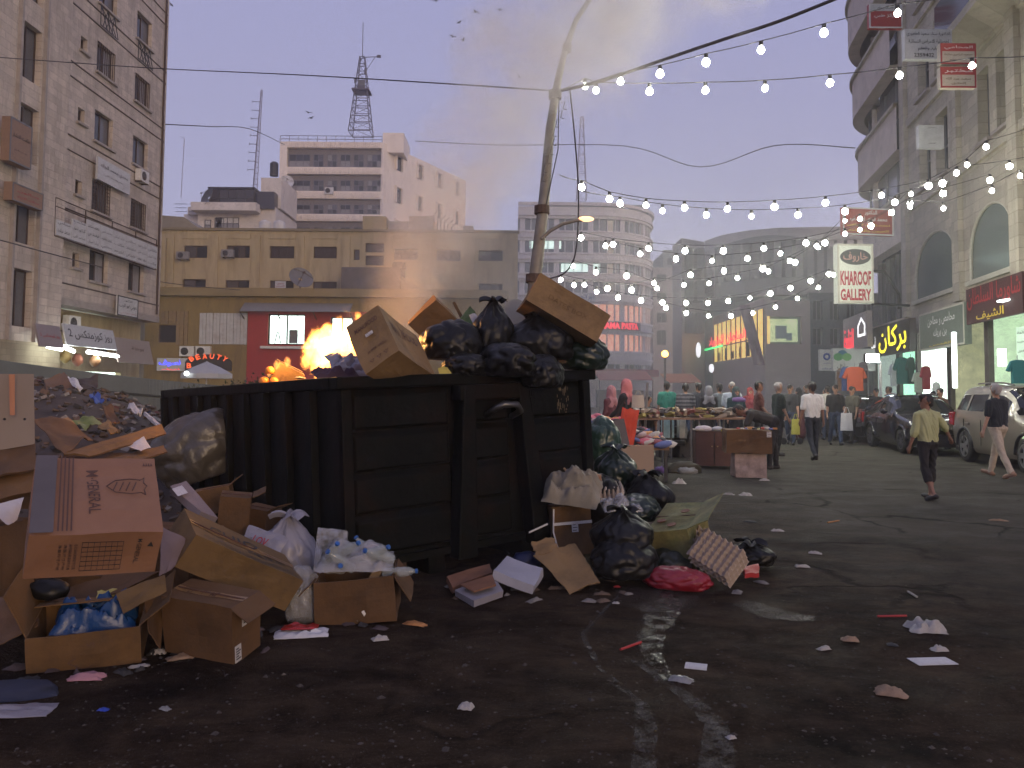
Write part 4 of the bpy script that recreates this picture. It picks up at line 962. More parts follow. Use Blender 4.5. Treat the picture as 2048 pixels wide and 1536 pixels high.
def rsign(name, label, px, y, board, lines, rim=None, thick=.2, **k):
    a = pxrect(fRt, *px, off=y); return sign(name, label, fRt, a[0], a[1], a[2], a[3], y, thick, board, lines, rim, **k)
GLOWY = mat('yellow_glow_letters', (1, .9, .1), .5, emit=(1.0, .83, .02), es=1.6, var=0)
GLOWW = mat('white_glow', (1, 1, 1), .5, emit=(1, 1, 1), es=1.2, var=0)
rsign('shop_sign', 'dark sign with glowing yellow script over the bright shop', (1738, 660, 1820, 702), -.5, mat('dark_brown_sign', (.03, .022, .022), .5, var=.2), [('بركان', .6, .5, .66, .86, GLOWY), ('لب', .12, .45, .12, .5, GLOWW)])
rsign('shop_sign', 'grey green shop sign with pale script, right of the yellow one', (1838, 630, 1929, 688), -.5, mat('grey_green_sign', (.09, .11, .09), .5, var=.25, scale=3, emit=(.6, .7, .55), es=.06), [('محامص و مطاحن', .52, .72, .6, .28, INKW), ('بن بريك', .5, .4, .3, .24, INKW), ('القدس', .5, .1, .5, .08, INKY)], mat('cream_frame'))
rsign('shop_sign', 'pale angled sign with red glowing script over the near bay', (1686, 640, 1735, 693), -.9, mat('pale_mauve_sign', (.38, .33, .33), .5, var=.1), [('القلعة', .25, .35, .42, .6, NEONR), ('⌂', .78, .6, .3, .55, GLOWW)])
rsign('shop_sign', 'red cut-out script sign hanging at right edge above shops', (1932, 580, 2046, 625), -.6, mat('dim_red_sign', (.05, .015, .015), .6), [('شاورما السلطان', .5, .68, .95, .6, INKR), ('الشيف', .45, .16, .5, .28, INKY)], thick=.1)
rsign('menu_board', 'pale green lit menu board at the right edge', (2032, 655, 2062, 728), -.3, mat('menu_green', (.5, .62, .5), .5, emit=(.6, .9, .65), es=.45, var=.1), [('قائمة', .4, .85, .6, .08, INKD), ('شاورما', .4, .6, .6, .07, INKD), ('فلافل', .4, .35, .6, .07, INKD)], thick=.08)
# signs standing out from the facade (facing the camera)
def fsign(name, label, x0, y0, x1, y1, Y, board, lines, rim=None, thick=.18, extra=None, rz=0.0):
    p = P((x0+x1)/2, y1, Y); w = (x1-x0)/FPX*Y; h = P((x0+x1)/2, y0, Y).z-p.z
    return sign(name, label, frame((p.x, Y, p.z), rz), -w/2, w/2, 0, h, 0, thick, board, lines, rim, extra=extra)
def kh(t, w, h):
    mb = MB(); mb.prism([(w*.43*math.cos(k*math.pi/14), h*.78+h*.135*math.sin(k*math.pi/14)) for k in range(28)], -.008, -.003); mb.build('oval', mat('charcoal_oval', (.04, .045, .045), .5, var=.1), t, fix=False)
    lettering('خاروف', t, mat('rose_ink', (.45, .25, .22), .6, var=0), 0, h*.78, w*.68, h*.17, -.011, .01)
    mb = MB(); mb.tube([(w/2, .1, h*.55), (w*.5+.45, .15, h*.55), (w*.5+1.2, .7, h*.2), (w*.5+1.25, .8, -.1)], .05, 6); mb.tube([(w/2, .1, -.02), (w*.5+1.6, .8, .02)], .05, 6); mb.build('bracket', BLACKM, t)
    for cz, tx, hh in ((h*.42, 'KHAROOF', .25), (h*.14, 'GALLERY', .20)):
        lettering(tx, t, mat('crimson_ink', (.36, .02, .035), .6, var=0), 0, cz, w*.86, h*hh, -.01, .035)
KHB = mat('lightbox_cream', (.52, .54, .47), .5, var=.05, emit=(.8, .85, .72), es=.14)
fsign('lightbox_sign', 'upright cream lightbox reading KHAROOF GALLERY on a bracket', 1676, 488, 1748, 606, 26, KHB, [], mat('cream_frame'), .35, kh)
fsign('doctor_sign', 'red doctor sign with white script above the cream lightbox', 1682, 416, 1792, 470, 27.5, mat('red_sign_face', (.34, .05, .035), .5, var=.12), [('الدكتور', .55, .82, .25, .2, INKW), ('محمد فوزي ابو صفير', .5, .56, .75, .25, INKW), ('اختصاصي امراض', .5, .35, .85, .12, INKY), ('العيون والجراحة', .5, .15, .8, .12, INKY)], WHITEP, rz=R_(8))  # plain red board face without emission
fsign('doctor_sign', 'white sign with four lines of black script at upper right', 1809, 58, 1906, 118, 22, BOARDW, [('الدكتورة سناء سعيد العاموري', .5, .82, .92, .16, INKD), ('اخصائية الامراض النسائية', .5, .58, .85, .16, INKD), ('توليد والعقم', .5, .34, .45, .15, INKD), ('2359402', .4, .13, .42, .13, INKD)])
fsign('doctor_sign', 'upper of two red and cream plates at upper right', 1881, 87, 1953, 128, 20.5, mat('cream_board', (.45, .40, .33), .5, var=.08), [('محمود ابراهيم سلامة', .5, .45, .8, .16, INKBR), ('طب عام', .5, .2, .5, .13, INKBR)], INKR, extra=lambda t, w, h: (MB().box(-w*.48, w*.48, -.014, -.003, h*.62, h*.97).build('red_header', BOARDR, t, fix=False), lettering('المحامي', t, INKW, 0, h*.79, w*.8, h*.2, -.016)))
fsign('doctor_sign', 'lower of two red and cream plates at upper right', 1881, 134, 1953, 175, 20.5, mat('cream_board'), [('سعيد عبد الله', .5, .42, .7, .15, INKBR), ('الطابق', .5, .2, .4, .12, INKBR)], INKR, extra=lambda t, w, h: (MB().box(-w*.48, w*.48, -.014, -.003, h*.62, h*.97).build('red_header', BOARDR, t, fix=False), lettering('مختبر', t, INKW, 0, h*.79, w*.8, h*.2, -.016)))
fsign('doctor_sign', 'red and white sign behind a bulb at top right', 1738, 8, 1806, 56, 27, BOARDR, [('مركز طبي', .5, .5, .7, .2, INKW)], WHITEP, extra=lambda t, w, h: (MB().box(-w*.49, w*.49, -.014, -.003, h*.7, h*.97).build('white_header', BOARDW, t, fix=False), lettering('حكيم', t, INKD, 0, h*.83, w*.5, h*.2, -.016)))
fsign('blank_board', 'small nearly blank white board on the buff wall', 1838, 250, 1889, 296, 24, BOARDW, [('للايجار', .5, .88, .3, .06, INKD), ('شقق', .5, .2, .3, .06, INKD)])
def jw(t, w, h):
    for k, (dx, dz, c) in enumerate(((0, .14, (.03, .12, .22)), (-.13, 0, (.06, .22, .08)), (.13, 0, (.12, .30, .10)))):
        mb = MB(); mb.prism([(-w*.28+w*.14*math.cos(j*math.pi/9)*.8+dx*w*.8, h*.62+dz*h+h*.17*math.sin(j*math.pi/9)) for j in range(18)], -.006-.002*k, -.003); mb.build('logo_lobe', mat('logo%d' % k, c, .5, var=0), t, fix=False)
    lettering('جوال', t, INKD, -w*.28, h*.2, w*.26, h*.2, -.012, .01)
fsign('phone_shop_sign', 'pale grey sign with green three-lobed logo', 1667, 697, 1751, 742, 30, mat('pale_grey_sign', (.40, .40, .40), .5, var=.06), [], None, .2, jw)
fsign('phone_shop_sign', 'small pale sign with blue ring logo left of green logo', 1641, 699, 1666, 741, 30.5, mat('pale_grey_sign'), [('مكتب', .5, .35, .5, .08, INKB), ('خدمات', .5, .1, .8, .1, INKB)], None, .2,
      lambda t, w, h: (lambda mb: (mb.tube([(w*.22*math.cos(k*.4), -.012, h*.66+w*.22*math.sin(k*.4)) for k in range(17)], .04, 5), mb.build('ring', INKB, t)))(MB()))
# floodlight on a post in front of the shops
p = P(1743, 717, 27); t = thing('floodlight', 'dazzling white floodlight on a thin post before the shops', 'lamp', (p.x, p.y, 0))
MB().tube([(.3,0,0),(.3,0,p.z-.1)], .05, 6).build('post', WHITEP, t); mb = MB(); mb.cbox((0,0,p.z), (.5,.16,.34)); mb.tube([(.0,.1,p.z),(.3,0,p.z-.12)], .03, 5); mb.build('housing', BLACKM, t, bevel=.02)
MB().cbox((0,-.095,p.z), (.44,.02,.28)).build('lens', mat('flood_lens', (1,1,1), .4, emit=(.95,1,.97), es=60, var=0), t)
for i, (px, py, w_, h_, lb) in enumerate(((1909, 720, .12, 1.7, 'upright white tube lamp between the two right shops'), (2004, 715, .22, .5, 'round white lamp in the nut shop'), (2030, 601, .7, .06, 'oval ceiling lamp at the right edge'))):
    p = P(px, py, 23.5-i*1.2); o = MB().cbox((0,0,0), (w_, .1 if h_ > .1 else .5, h_)).build('shop_lamp', mat('shop_lamp_glow', (1,1,1), .5, emit=(.9,1,.97), es=5, var=0), bevel=.02); place(o, p); tag(o, lb, 'lamp')
# power and bulbs --------------------------------------------------------
# ================================================================== the skip container
CARD = [mat('cardboard_%d' % i, c, .85, var=.14, scale=5, bump=.15, bscale=60, dirt=tuple(q*.38 for q in c), dscale=2.2, damt=.75) for i, c in enumerate(((.14,.073,.024), (.155,.092,.034), (.108,.054,.019), (.15,.084,.046), (.225,.14,.06)))]  # cardboard base tones darkened to stand in for the shade over the foreground
CARDP = mat('cardboard_rose', (.25, .125, .068), .8, var=.1, scale=4, bump=.1, dirt=(.19, .09, .05), dscale=3, damt=.4)
CARDG = mat('cardboard_grey_print', (.10, .085, .085), .8, var=.2, scale=4)
TAPE = mat('brown_tape', (.24, .14, .06), .3, var=.1)
BLK = mat('black_plastic', (.007, .007, .007), .42, var=.3, bump=.06, bscale=7, spec=.28)
BLKG = mat('dark_green_plastic', (.008, .018, .013), .32, var=.3, bump=.08, bscale=7, spec=.45)
WHP = mat('white_plastic_bag', (.24, .23, .26), .35, var=.12, bump=.4, bscale=14)
CLR = mat('clear_plastic', (.5, .5, .5), .15, alpha=.35, var=.3, scale=6, bump=.8, bscale=18, spec=.8)
PAPER = mat('paper', (.52, .50, .49), .8, var=.1, scale=8, dirt=(.3, .27, .24), dscale=6)
SKG = mat('skip_green_paint', (.0032, .0042, .003), .65, .1, var=.3, scale=3, spec=.1, dirt=(.016, .0075, .0035), dscale=1.6, damt=.8, bump=.5, bscale=6)  # green paint taken near black: foreground shade put into the colour
MD = Matrix.LocRotScale(Vector((-1.944, 9.114, .899)), Euler((-.024, -.044, .645)), None)
tD = thing('skip_container', 'big dark green steel skip overflowing with rubbish and burning', 'skip', M=MD)
wx, wy, wz = 1.32, 2.81, .734
mb = MB(); mb.box(-wx, -wx+.05, -wy, wy, -wz, wz-.1); mb.build('side_wall', SKG, tD, fix=False)
mb = MB(); mb.box(wx-.05, wx, -wy, wy, -wz, wz-.1); mb.build('side_wall', SKG, tD, fix=False)
MB().box(-wx+.051, wx-.051, wy-.05, wy, -wz, wz-.1).build('rear_wall', SKG, tD, fix=False)
MB().box(-wx+.051, wx-.051, -wy+.06, -wy+.11, -wz, wz-.1).build('end_wall', SKG, tD, fix=False)
MB().box(-wx, wx, -wy, wy, -wz-.06, -wz-.001).build('floor', SKG, tD, fix=False)
for nm, q in (('rim', (-wx-.05, wx+.05, -wy-.05, -wy+.1)), ('rim', (-wx-.05, wx+.05, wy-.1, wy+.05)), ('rim', (-wx-.05, -wx+.08, -wy+.1, wy-.1)), ('rim', (wx-.08, wx+.05, -wy+.1, wy-.1))):
    MB().box(*q, wz-.1, wz).build(nm, SKG, tD, bevel=.012, fix=False)
for i in range(10):
    y_ = -wy+.45+i*.56; MB().prism([(-wx-.07, -wz), (-wx-.001, -wz), (-wx-.001, wz-.1), (-wx-.07, wz-.1)], y_, y_+.12).build('rib', SKG, tD, bevel=.01, fix=False)
for x_ in (-wx, wx-.09): MB().box(x_, x_+.09, -wy-.012, -wy+.06, -wz, wz-.1).build('corner_post', SKG, tD, bevel=.01, fix=False)
# end panels: pressed bands either side of the lifting frame
for x0, x1 in ((-wx+.10, -.30), (.52, wx-.10), (-.10, .34)):
    for k in range(4):
        z0 = -wz+.03+.335*k
        M_ = Matrix.Identity(4); mb = MB(); mb.add([(x0,-wy+.059,z0),(x1,-wy+.059,z0),(x1,-wy+.059,z0+.32),(x0,-wy+.059,z0+.32),(x0+.03,-wy+.02,z0+.02),(x1-.03,-wy+.02,z0+.02),(x1-.03,-wy+.02,z0+.27),(x0+.03,-wy+.02,z0+.27)], [(4,5,6,7),(0,1,5,4),(1,2,6,5),(2,3,7,6),(3,0,4,7)])
        mb.build('pressed_panel', SKG, tD, bevel=.01)
for (xt, xb) in ((-.18, -.26), (.40, .56)):
    mb = MB(); mb.prism([(xb-.10, -wz-.1), (xb+.10, -wz-.1), (xt+.06, wz-.1), (xt-.06, wz-.1)], -wy-.13, -wy+.03); mb.build('lifting_frame_leg', SKG, tD, bevel=.015)
MB().box(-.28, .5, -wy-.125, -wy+.02, wz-.24, wz-.101).build('lifting_frame_head', SKG, tD, bevel=.015, fix=False)
MB().tube([(.06,-wy-.02,.36),(.06,-wy-.16,.42),(.12,-wy-.2,.45),(.26,-wy-.2,.44),(.33,-wy-.16,.38),(.33,-wy-.02,.33)], .03, 8).build('hook_bar', mat('worn_steel', (.10,.10,.10), .35, .7, var=.3, scale=20), tD, smooth=True)
for x_ in (-.55, .45): MB().box(x_, x_+.16, -wy+.05, wy, -wz-.22, -wz-.061).build('runner', SKG, tD, fix=False)
for sx in (-.8, .8): MB().lathe([(.11,-.09),(.11,.09)], 14, Matrix.Translation((sx, -wy+.25, -wz-.12)) @ Matrix.Rotation(R_(90), 4, 'Y')).build('roller', RUST, tD)
for x0, z0, seed in ((.98, .42, 5),):
    mb = MB(); q = random.Random(seed)
    for k in range(26): a, b = x0+q.uniform(-.14, .14)*(1 if x0 < 0 else .5), z0+q.uniform(-.24, .3)*(1 if x0 < 0 else .45); w_, h_ = q.uniform(.004, .012), q.uniform(.01, .07); mb.quad((a,-wy+.0005*0+.017,b),(a+w_,-wy+.017,b),(a+w_*1.2,-wy+.017,b+h_),(a,-wy+.017,b+h_))
    mb.build('paint_scrape', mat('bare_scrape_%d' % seed, (.022, .018, .012) if x0 < 0 else (.12, .09, .045), .8, var=.4, scale=30), tD, fix=False)
# loose rubbish filling it
def heap(u, v):
    x, y = -1.2+2.4*u, -2.7+5.4*v; e = min(u, 1-u, v, 1-v)*6
    return (x, y, .42+.24*min(e, 1)+.14*fbm(Vector((x*2, y*2, 1)))+.06*fbm(Vector((x*9, y*9, 4))))
o = MB().grid(heap, 30, 60).build('rubbish_fill', mat('mixed_rubbish', (.06, .05, .045), .9, var=.6, scale=9, dirt=(.16, .12, .09), dscale=6), None, smooth=False); o.matrix_world = MD
stuff(o, 'dark mixed rubbish filling the skip to its rim', 'rubbish')

# ------------------------------------------------------------------ makers of rubbish
def bag(name, label, c, r, seed, m, rot=0.0, knot=True, group=None, crease=1.0, tilt=(0, 0)):
    bm = bmesh.new(); bmesh.ops.create_icosphere(bm, subdivisions=5, radius=1.0); S = Vector((seed*3.7, seed*1.3, seed*5.1))
    for v in bm.verts:
        p = v.co.copy(); th = math.atan2(p.y, p.x)
        d = 1+.17*fbm(p*1.0+S, 3)
        rid = (1-abs(mnoise.noise(p*1.7+S)))**4; rid2 = (1-abs(mnoise.noise(p*4.2+S*2)))**6
        rid3 = (1-abs(mnoise.noise(Vector((p.x*2, p.y*2, p.z*.7))*2.2+S*3)))**6
        d += crease*(-.10*rid - .022*rid2 - .05*rid3+.04)
        q = p*d
        if knot and p.z > .25:
            k = (p.z-.25)/.75; q.x *= 1-.72*k*k; q.y *= 1-.72*k*k; q.z += .18*k**3
            w = 1+.10*k*math.sin(th*11+3*mnoise.noise(p*2+S)); q.x *= w; q.y *= w
        if q.z < -.55: q.z = -.55-(q.z+.55)*-.12
        v.co = Vector((q.x*r[0], q.y*r[1], q.z*r[2]))
    me = bpy.data.meshes.new(name); bm.to_mesh(me); bm.free(); me.materials.append(m); me.polygons.foreach_set('use_smooth', [True]*len(me.polygons))
    t = thing(name, label, 'rubbish bag', M=Matrix.LocRotScale(Vector(c), Euler((tilt[0], tilt[1], rot)), None), group=group)
    o = bpy.data.objects.new('sack', me); COL.objects.link(o); o.parent = t
    if knot:
        mb = MB(); zt_ = r[2]*1.14
        for k in range(3):
            a = k*2.1+seed; 
            def ear(u, v, a=a): 
                w = (u-.5)*(.04+.13*v); return (math.cos(a)*v*.13-math.sin(a)*w, math.sin(a)*v*.13+math.cos(a)*w, zt_-.03+.10*v-.09*v*v+.02*math.sin(u*9+seed))
            mb.grid(ear, 6, 4)
        mb.build('knot', m, t, smooth=True, thick=.004)
    return t
def crumple(name, label, cat, c, size, seed, m, rot=(0, 0, 0), amp=.05, n=18, lift=0.0, thick=.003, group=None, parts=None, edge=.12):
    S = Vector((seed*2.3, seed*7.7, seed)); q = random.Random(seed)
    def fn(u, v):
        x, y = (u-.5)*size[0], (v-.5)*size[1]
        e = edge*fbm(Vector((u*3, v*3, 0))+S); x *= 1+e; y *= 1+edge*fbm(Vector((u*3, v*3, 5))+S)
        p = Vector((x/size[0]*2.2, y/size[1]*2.2, 0))+S
        w = (1-(2*u-1)**6)*(1-(2*v-1)**6)
        z = amp*(.12+.88*w)*(abs(mnoise.noise(p*1.5))*1.0+.45*abs(mnoise.noise(p*3.7))+.22*abs(mnoise.noise(p*8.1))) + lift*(1-(2*u-1)**2)*(1-(2*v-1)**2)
        return (x, y, z+.004)
    o = MB().grid(fn, n, n).build(name, m, None, smooth=True, thick=thick); place(o, c, rot); return tag(o, label, cat, group)
def blob(name, label, cat, c, r, seed, m, rot=(0,0,0), rough=.35, freq=2.2, group=None, sub=3):
    bm = bmesh.new(); bmesh.ops.create_icosphere(bm, subdivisions=sub, radius=1.0); S = Vector((seed*3.1, seed*2.3, seed*.7))
    for v in bm.verts:
        d = 1+rough*fbm(v.co*freq+S, 3)-rough*.5*abs(mnoise.noise(v.co*freq*2+S)); v.co = Vector((v.co.x*r[0]*d, v.co.y*r[1]*d, max(v.co.z, -.6)*r[2]*d))
    me = bpy.data.meshes.new(name); bm.to_mesh(me); bm.free(); me.materials.append(m); me.polygons.foreach_set('use_smooth', [True]*len(me.polygons))
    o = bpy.data.objects.new(name, me); COL.objects.link(o); place(o, c, rot); return tag(o, label, cat, group)
def sheet4(name, label, cat, cs, m, bend=.02, seed=1, n=10, thick=.006, group=None, parent=None, jag=.0):
    pts = [P(*c) for c in cs]; b0 = sum(pts, Vector())/4; S = Vector((seed*2.1, seed*.7, 3)); nrm = (pts[1]-pts[0]).cross(pts[3]-pts[0]).normalized()
    def fn(u, v):
        p = pts[0]*(1-u)*(1-v)+pts[1]*u*(1-v)+pts[2]*u*v+pts[3]*(1-u)*v
        p = p+nrm*bend*fbm(Vector((u*1.7, v*1.7, 0))+S, 3)*2
        if jag and (u in (0, 1) or v in (0, 1)): p = p+(p-b0)*jag*fbm(Vector((u*7, v*7, 2))+S, 2)
        return p-b0
    o = MB().grid(fn, n, n).build(name, m, None, smooth=True, thick=thick)
    o.location = b0; return tag(o, label, cat, group)
def carton(name, label, loc, rot, d, m, tape=None, prints=(), flaps=(), seam=True, open_top=False, contents=None, seed=1, group=None):
    """cardboard box; d = full size. prints = (text, face, cu, cv, w, h, rot, material)"""
    t = thing(name, label, 'cardboard box', M=Matrix.LocRotScale(Vector(loc), Euler(rot), None), group=group)
    x, y, z = d[0]/2, d[1]/2, d[2]/2; S = Vector((seed*1.9, seed*4.1, seed))
    mb = MB(); n = 8
    faces = {'front': lambda u, v: (-x+2*x*u, -y, -z+2*z*v), 'back': lambda u, v: (x-2*x*u, y, -z+2*z*v), 'left': lambda u, v: (-x, y-2*y*u, -z+2*z*v), 'right': lambda u, v: (x, -y+2*y*u, -z+2*z*v), 'bottom': lambda u, v: (-x+2*x*u, y-2*y*v, -z), 'top': lambda u, v: (-x+2*x*u, -y+2*y*v, z)}
    nr = {'front': (0,-1,0), 'back': (0,1,0), 'left': (-1,0,0), 'right': (1,0,0), 'bottom': (0,0,-1), 'top': (0,0,1)}
    def dent(p, f, u, v):
        e = 16*u*(1-u)*v*(1-v); k = min(d)*.15*e*(fbm(Vector(p)*3.2+S, 3)-.15); q = Vector(p)+Vector(nr[f])*k
        return q+Vector((fbm(Vector(p)*2.1+S, 2), fbm(Vector(p)*2.1+S*2, 2), fbm(Vector(p)*2.1+S*3, 2)))*min(d)*.075
    for f, fn in faces.items():
        if open_top and f == 'top': continue
        mb.grid(lambda u, v, f=f, fn=fn: dent(fn(u, v), f, u, v), n, n)
    mb.build('body', m, t, thick=.008 if open_top else 0)
    if seam and not open_top: MB().box(-x*.99, x*.99, -.003, .003, z-.004, z+.004).build('seam', INKBR, t, fix=False)
    if tape:
        mb = MB(); w = tape
        mb.grid(lambda u, v: dent((-x*1.0+2*x*u, -w+2*w*v, z), 'top', u, .5+(v-.5)*w/y)+Vector((0,0,.0035)), n, 2)
        mb.grid(lambda u, v: dent((x, -w+2*w*u, z-z*.7*v), 'right', .5+(u-.5)*w/y, 1-.35*v)+Vector((.0035,0,0)), 2, n)
        mb.build('tape', TAPE, t, fix=False)
    for k, (tx, f, cu, cv, w, h, ro, pm) in enumerate(prints):
        vs, fs, dd = text_mesh(tx, .01); c, s = math.cos(ro), math.sin(ro); out = []; fw, fh = (2*y if f in ('left', 'right') else 2*x), (2*y if f in ('top', 'bottom') else 2*z)
        for v in vs:
            a, b = v[0]*w/dd[0], v[1]*h/max(dd[1], 1e-6); a, b = a*c-b*s, a*s+b*c; u_, v_ = cu+a/fw, cv+b/fh
            out.append(dent(faces[f](u_, v_), f, u_, v_)+Vector(nr[f])*.0035)
        mb = MB(); mb.add(out, fs); mb.build('print', pm, t, fix=False)
    for k, fl in enumerate(flaps):   # (edge, length fraction, angle) hinged on the top edge
        e_, ln, ang = fl; M_ = {'front': Matrix.Translation((0,-y,z)), 'back': Matrix.Translation((0,y,z)) @ Matrix.Rotation(math.pi, 4, 'Z'), 'left': Matrix.Translation((-x,0,z)) @ Matrix.Rotation(-math.pi/2, 4, 'Z'), 'right': Matrix.Translation((x,0,z)) @ Matrix.Rotation(math.pi/2, 4, 'Z')}[e_] @ Matrix.Rotation(ang, 4, 'X')
        w = x if e_ in ('front', 'back') else y
        mb = MB(); mb.grid(lambda u, v: tuple(M_ @ Vector((-w+2*w*u, -.004-ln*v, .012*fbm(Vector((u*2, v*2, k))+S)))), 6, 5); mb.build('flap', m, t, thick=.006)
    return t
def label_patch(t, f, d, cu, cv, w, h, m, lines=3):
    x, y, z = d[0]/2, d[1]/2, d[2]/2
    if f == 'right': q = lambda a, b, o: (x+o, -y+2*y*cu+a, -z+2*z*cv+b)
    elif f == 'top': q = lambda a, b, o: (-x+2*x*cu+a, -y+2*y*cv+b, z+o)
    else: q = lambda a, b, o: (-x+2*x*cu+a, -y-o, -z+2*z*cv+b)
    s = MB().quad(q(-w/2,-h/2,.008), q(w/2,-h/2,.008), q(w/2,h/2,.008), q(-w/2,h/2,.008)).build('sticker', m, t, fix=False)
    mb = MB()
    for k in range(lines): b = h*(.3-.6*k/max(lines-1, 1)); mb.quad(q(-w*.36,b-h*.04,.010), q(w*(.1+.26*((k*5) % 3)/2),b-h*.04,.010), q(w*(.1+.26*((k*5) % 3)/2),b+h*.04,.010), q(-w*.36,b+h*.04,.010))
    mb.build('sticker_print', INKD, s, fix=False)

# ------------------------------------------------------------------ cartons of the left heap
dG = (.60, .60, .25)
t = carton('cardboard_box', 'large rosy M-GENERAL carton with printed table on its side', (-2.135, 4.01, .9), (.507, .055, .547), (.57, .648, .247), CARDP, None,
    [('M·GENERAL', 'top', .47, .52, .40, .055, R_(-90), INKBR), ('M·GENERAL.', 'front', .83, .52, .15, .022, R_(-90), INKD), ('▲▲▲▲', 'top', .93, .9, .05, .035, 0, INKBR), ('▲', 'front', .92, .7, .03, .03, 0, INKD)], seam=False, seed=4)
x, y, z = .285, .324, .1235
mb = MB(); mb.quad((-x+.004,-y+.004,z+.012),(-x+.10,-y+.004,z+.014),(-x+.10,y-.004,z+.014),(-x+.004,y-.004,z+.012)); mb.build('grey_print_band', CARDG, t, fix=False)
for k in range(4): mb = MB(); a = -x+.115+.018*k; mb.quad((a,-y+.01,z+.015),(a+.007,-y+.01,z+.015),(a+.007,y-.01,z+.015),(a,y-.01,z+.015)); mb.build('print_stripe', INKBR, t, fix=False)
mb = MB(); cxs, cys = .13, .04
shield = [(-.09,.0),(-.05,.05),(.02,.065),(.07,.055),(.09,.075),(.085,.03),(.10,0),(.085,-.03),(.09,-.075),(.07,-.055),(.02,-.065),(-.05,-.05)]
mb.tube([(cxs+a, cys+b, z+.015) for a, b in shield+[shield[0]]], .003, 4)
for k in range(4): mb.tube([(cxs-.06+.03*k, cys-.035, z+.015), (cxs-.04+.03*k, cys+.035, z+.015)], .0035, 4)
mb.build('shield_logo', INKBR, t, fix=False)
mb = MB()
for k in range(8): mb.tube([(-.06+.025*k, -y-.012, -.085), (-.06+.025*k, -y-.012, .085)], .0012, 4)
for k in range(7): mb.tube([(-.06, -y-.012, -.085+.028*k), (.115, -y-.012, -.085+.028*k)], .0012, 4)
mb.build('printed_table', INKD, t, fix=False)
for k in range(4):
    vs, fs, dd = text_mesh('品名规格数量箱号毛重' if k < 2 else '净重尺寸产地', 0); mb = MB(); mb.add([(-.085-.022*k+v[1]*.014/dd[1], -y-.012, .0-v[0]*.15/dd[0]) for v in vs], fs); mb.build('print', INKD, t, fix=False)
t = carton('cardboard_box', 'open carton full of blue plastic at bottom left', (-2.40, 4.52, .135), (.206, -.024, .33), (.55, .42, .235), CARD[0], None,
    [('THIS SIDE UP', 'front', .5, .74, .22, .022, 0, INKBR)], [('left', .26, R_(-70)), ('back', .24, R_(-160)), ('right', .20, R_(-40))], open_top=True, seed=7)
MB().tube([(-.08,-.218,-.05),(0,-.218,.0),(.08,-.218,-.05),(0,-.218,-.1),(-.08,-.218,-.05)], .0025, 4).build('print', INKBR, t, fix=False)
crumple('blue_plastic_sheet', 'crumpled bright blue plastic inside the open carton', 'plastic', (-2.38, 4.53, .19), (.42, .27), 3, mat('blue_plastic', (.006, .045, .16), .35, var=.2, bump=.3, bscale=20), (.2, 0, .33), .16, 26, .06)
crumple('yellow_paper', 'scrap of yellow paper on the blue plastic', 'paper', (-2.36, 4.66, .31), (.16, .09), 5, mat('yellow_paper', (.42, .37, .12), .8), (.3, .1, .5), .03, 8)
t = carton('cardboard_box', 'taped brown carton with white barcode stickers, front of left heap', (-1.733, 4.58, .192), (.175, .067, -.323), (.47, .25, .345), CARD[2], .028, [('LUX HOME', 'top', .4, .5, .2, .05, 0, INKBR)], [('right', .13, R_(30))], seed=9)
label_patch(t, 'right', (.47, .25, .345), .5, .72, .08, .10, PAPER); label_patch(t, 'right', (.47, .25, .345), .18, .18, .055, .10, PAPER, 5)
t = carton('cardboard_box', 'tilted long carton with CHIQ print leaning on the left heap', (-1.78, 5.05, .44), (.263, .507, .704), (.78, .43, .222), CARD[1], .03, [('CHIQ', 'top', .42, .60, .34, .12, 0, INKD), ('STABILIZER 220V', 'top', .70, .35, .28, .05, 0, INKD), ('○○○○○○○○○○○○', 'top', .5, .12, .65, .05, 0, INKD)], seed=11)
dO = (.523, .40, .297)
t = carton('cardboard_box', 'open carton heaped with clear plastic bottles, middle foreground', (-1.033, 5.36, .168), (.078, -.067, .079), dO, CARD[2], None, [('||', 'front', .55, .18, .07, .04, .5, INKW)], [('right', .2, R_(60)), ('left', .13, R_(40))], open_top=True, seed=13)
# clear bottles and plastic in it
BTL = mat('clear_bottle', (.45, .50, .48), .08, alpha=.4, var=.2, spec=.9); CAPB = mat('blue_cap', (.02, .10, .35), .4)
def bottle(label, c, rot, h=.24, cap=CAPB, s=1.0):
    t = thing('plastic_bottle', label, 'bottle', M=Matrix.LocRotScale(Vector(c), Euler(rot), Vector((s, s, s))))
    MB().lathe([(.025,0),(.034,.01),(.034,h*.3),(.031,h*.36),(.034,h*.42),(.034,h*.68),(.026,h*.8),(.013,h*.9),(.013,h*.95)], 14).build('shell', BTL, t, smooth=True); MB().lathe([(.016,h*.94),(.016,h)], 10).build('cap', cap, t)
    return t
q = random.Random(21); bl = ['left', 'front', 'middle', 'rear', 'right', 'upper', 'lower', 'topmost']
for k in range(8):
    bottle('clear plastic bottle with blue cap, %s one heaped in the open carton' % bl[k], (-1.25+.065*k, 5.28+.05*(k % 3), .36+.05*math.sin(k*1.9)), (q.uniform(.6, 1.5), q.uniform(-.5, .5), q.uniform(-2, 2)))
crumple('plastic_film', 'crumpled clear film over the bottles in the carton', 'plastic', (-1.05, 5.36, .36), (.5, .36), 31, CLR, (.15, 0, .1), .13, 24, .06)
crumple('plastic_film', 'clear film sticking up at the carton left side', 'plastic', (-1.25, 5.45, .42), (.22, .3), 37, CLR, (1.2, .2, .5), .10, 16)
sheet4('card_strip', 'pale card strip poking out of the bottle carton', 'cardboard', [(735,1160,5.2),(750,1165,5.2),(780,1118,5.35),(765,1112,5.35)], CARD[4], .004, 5)
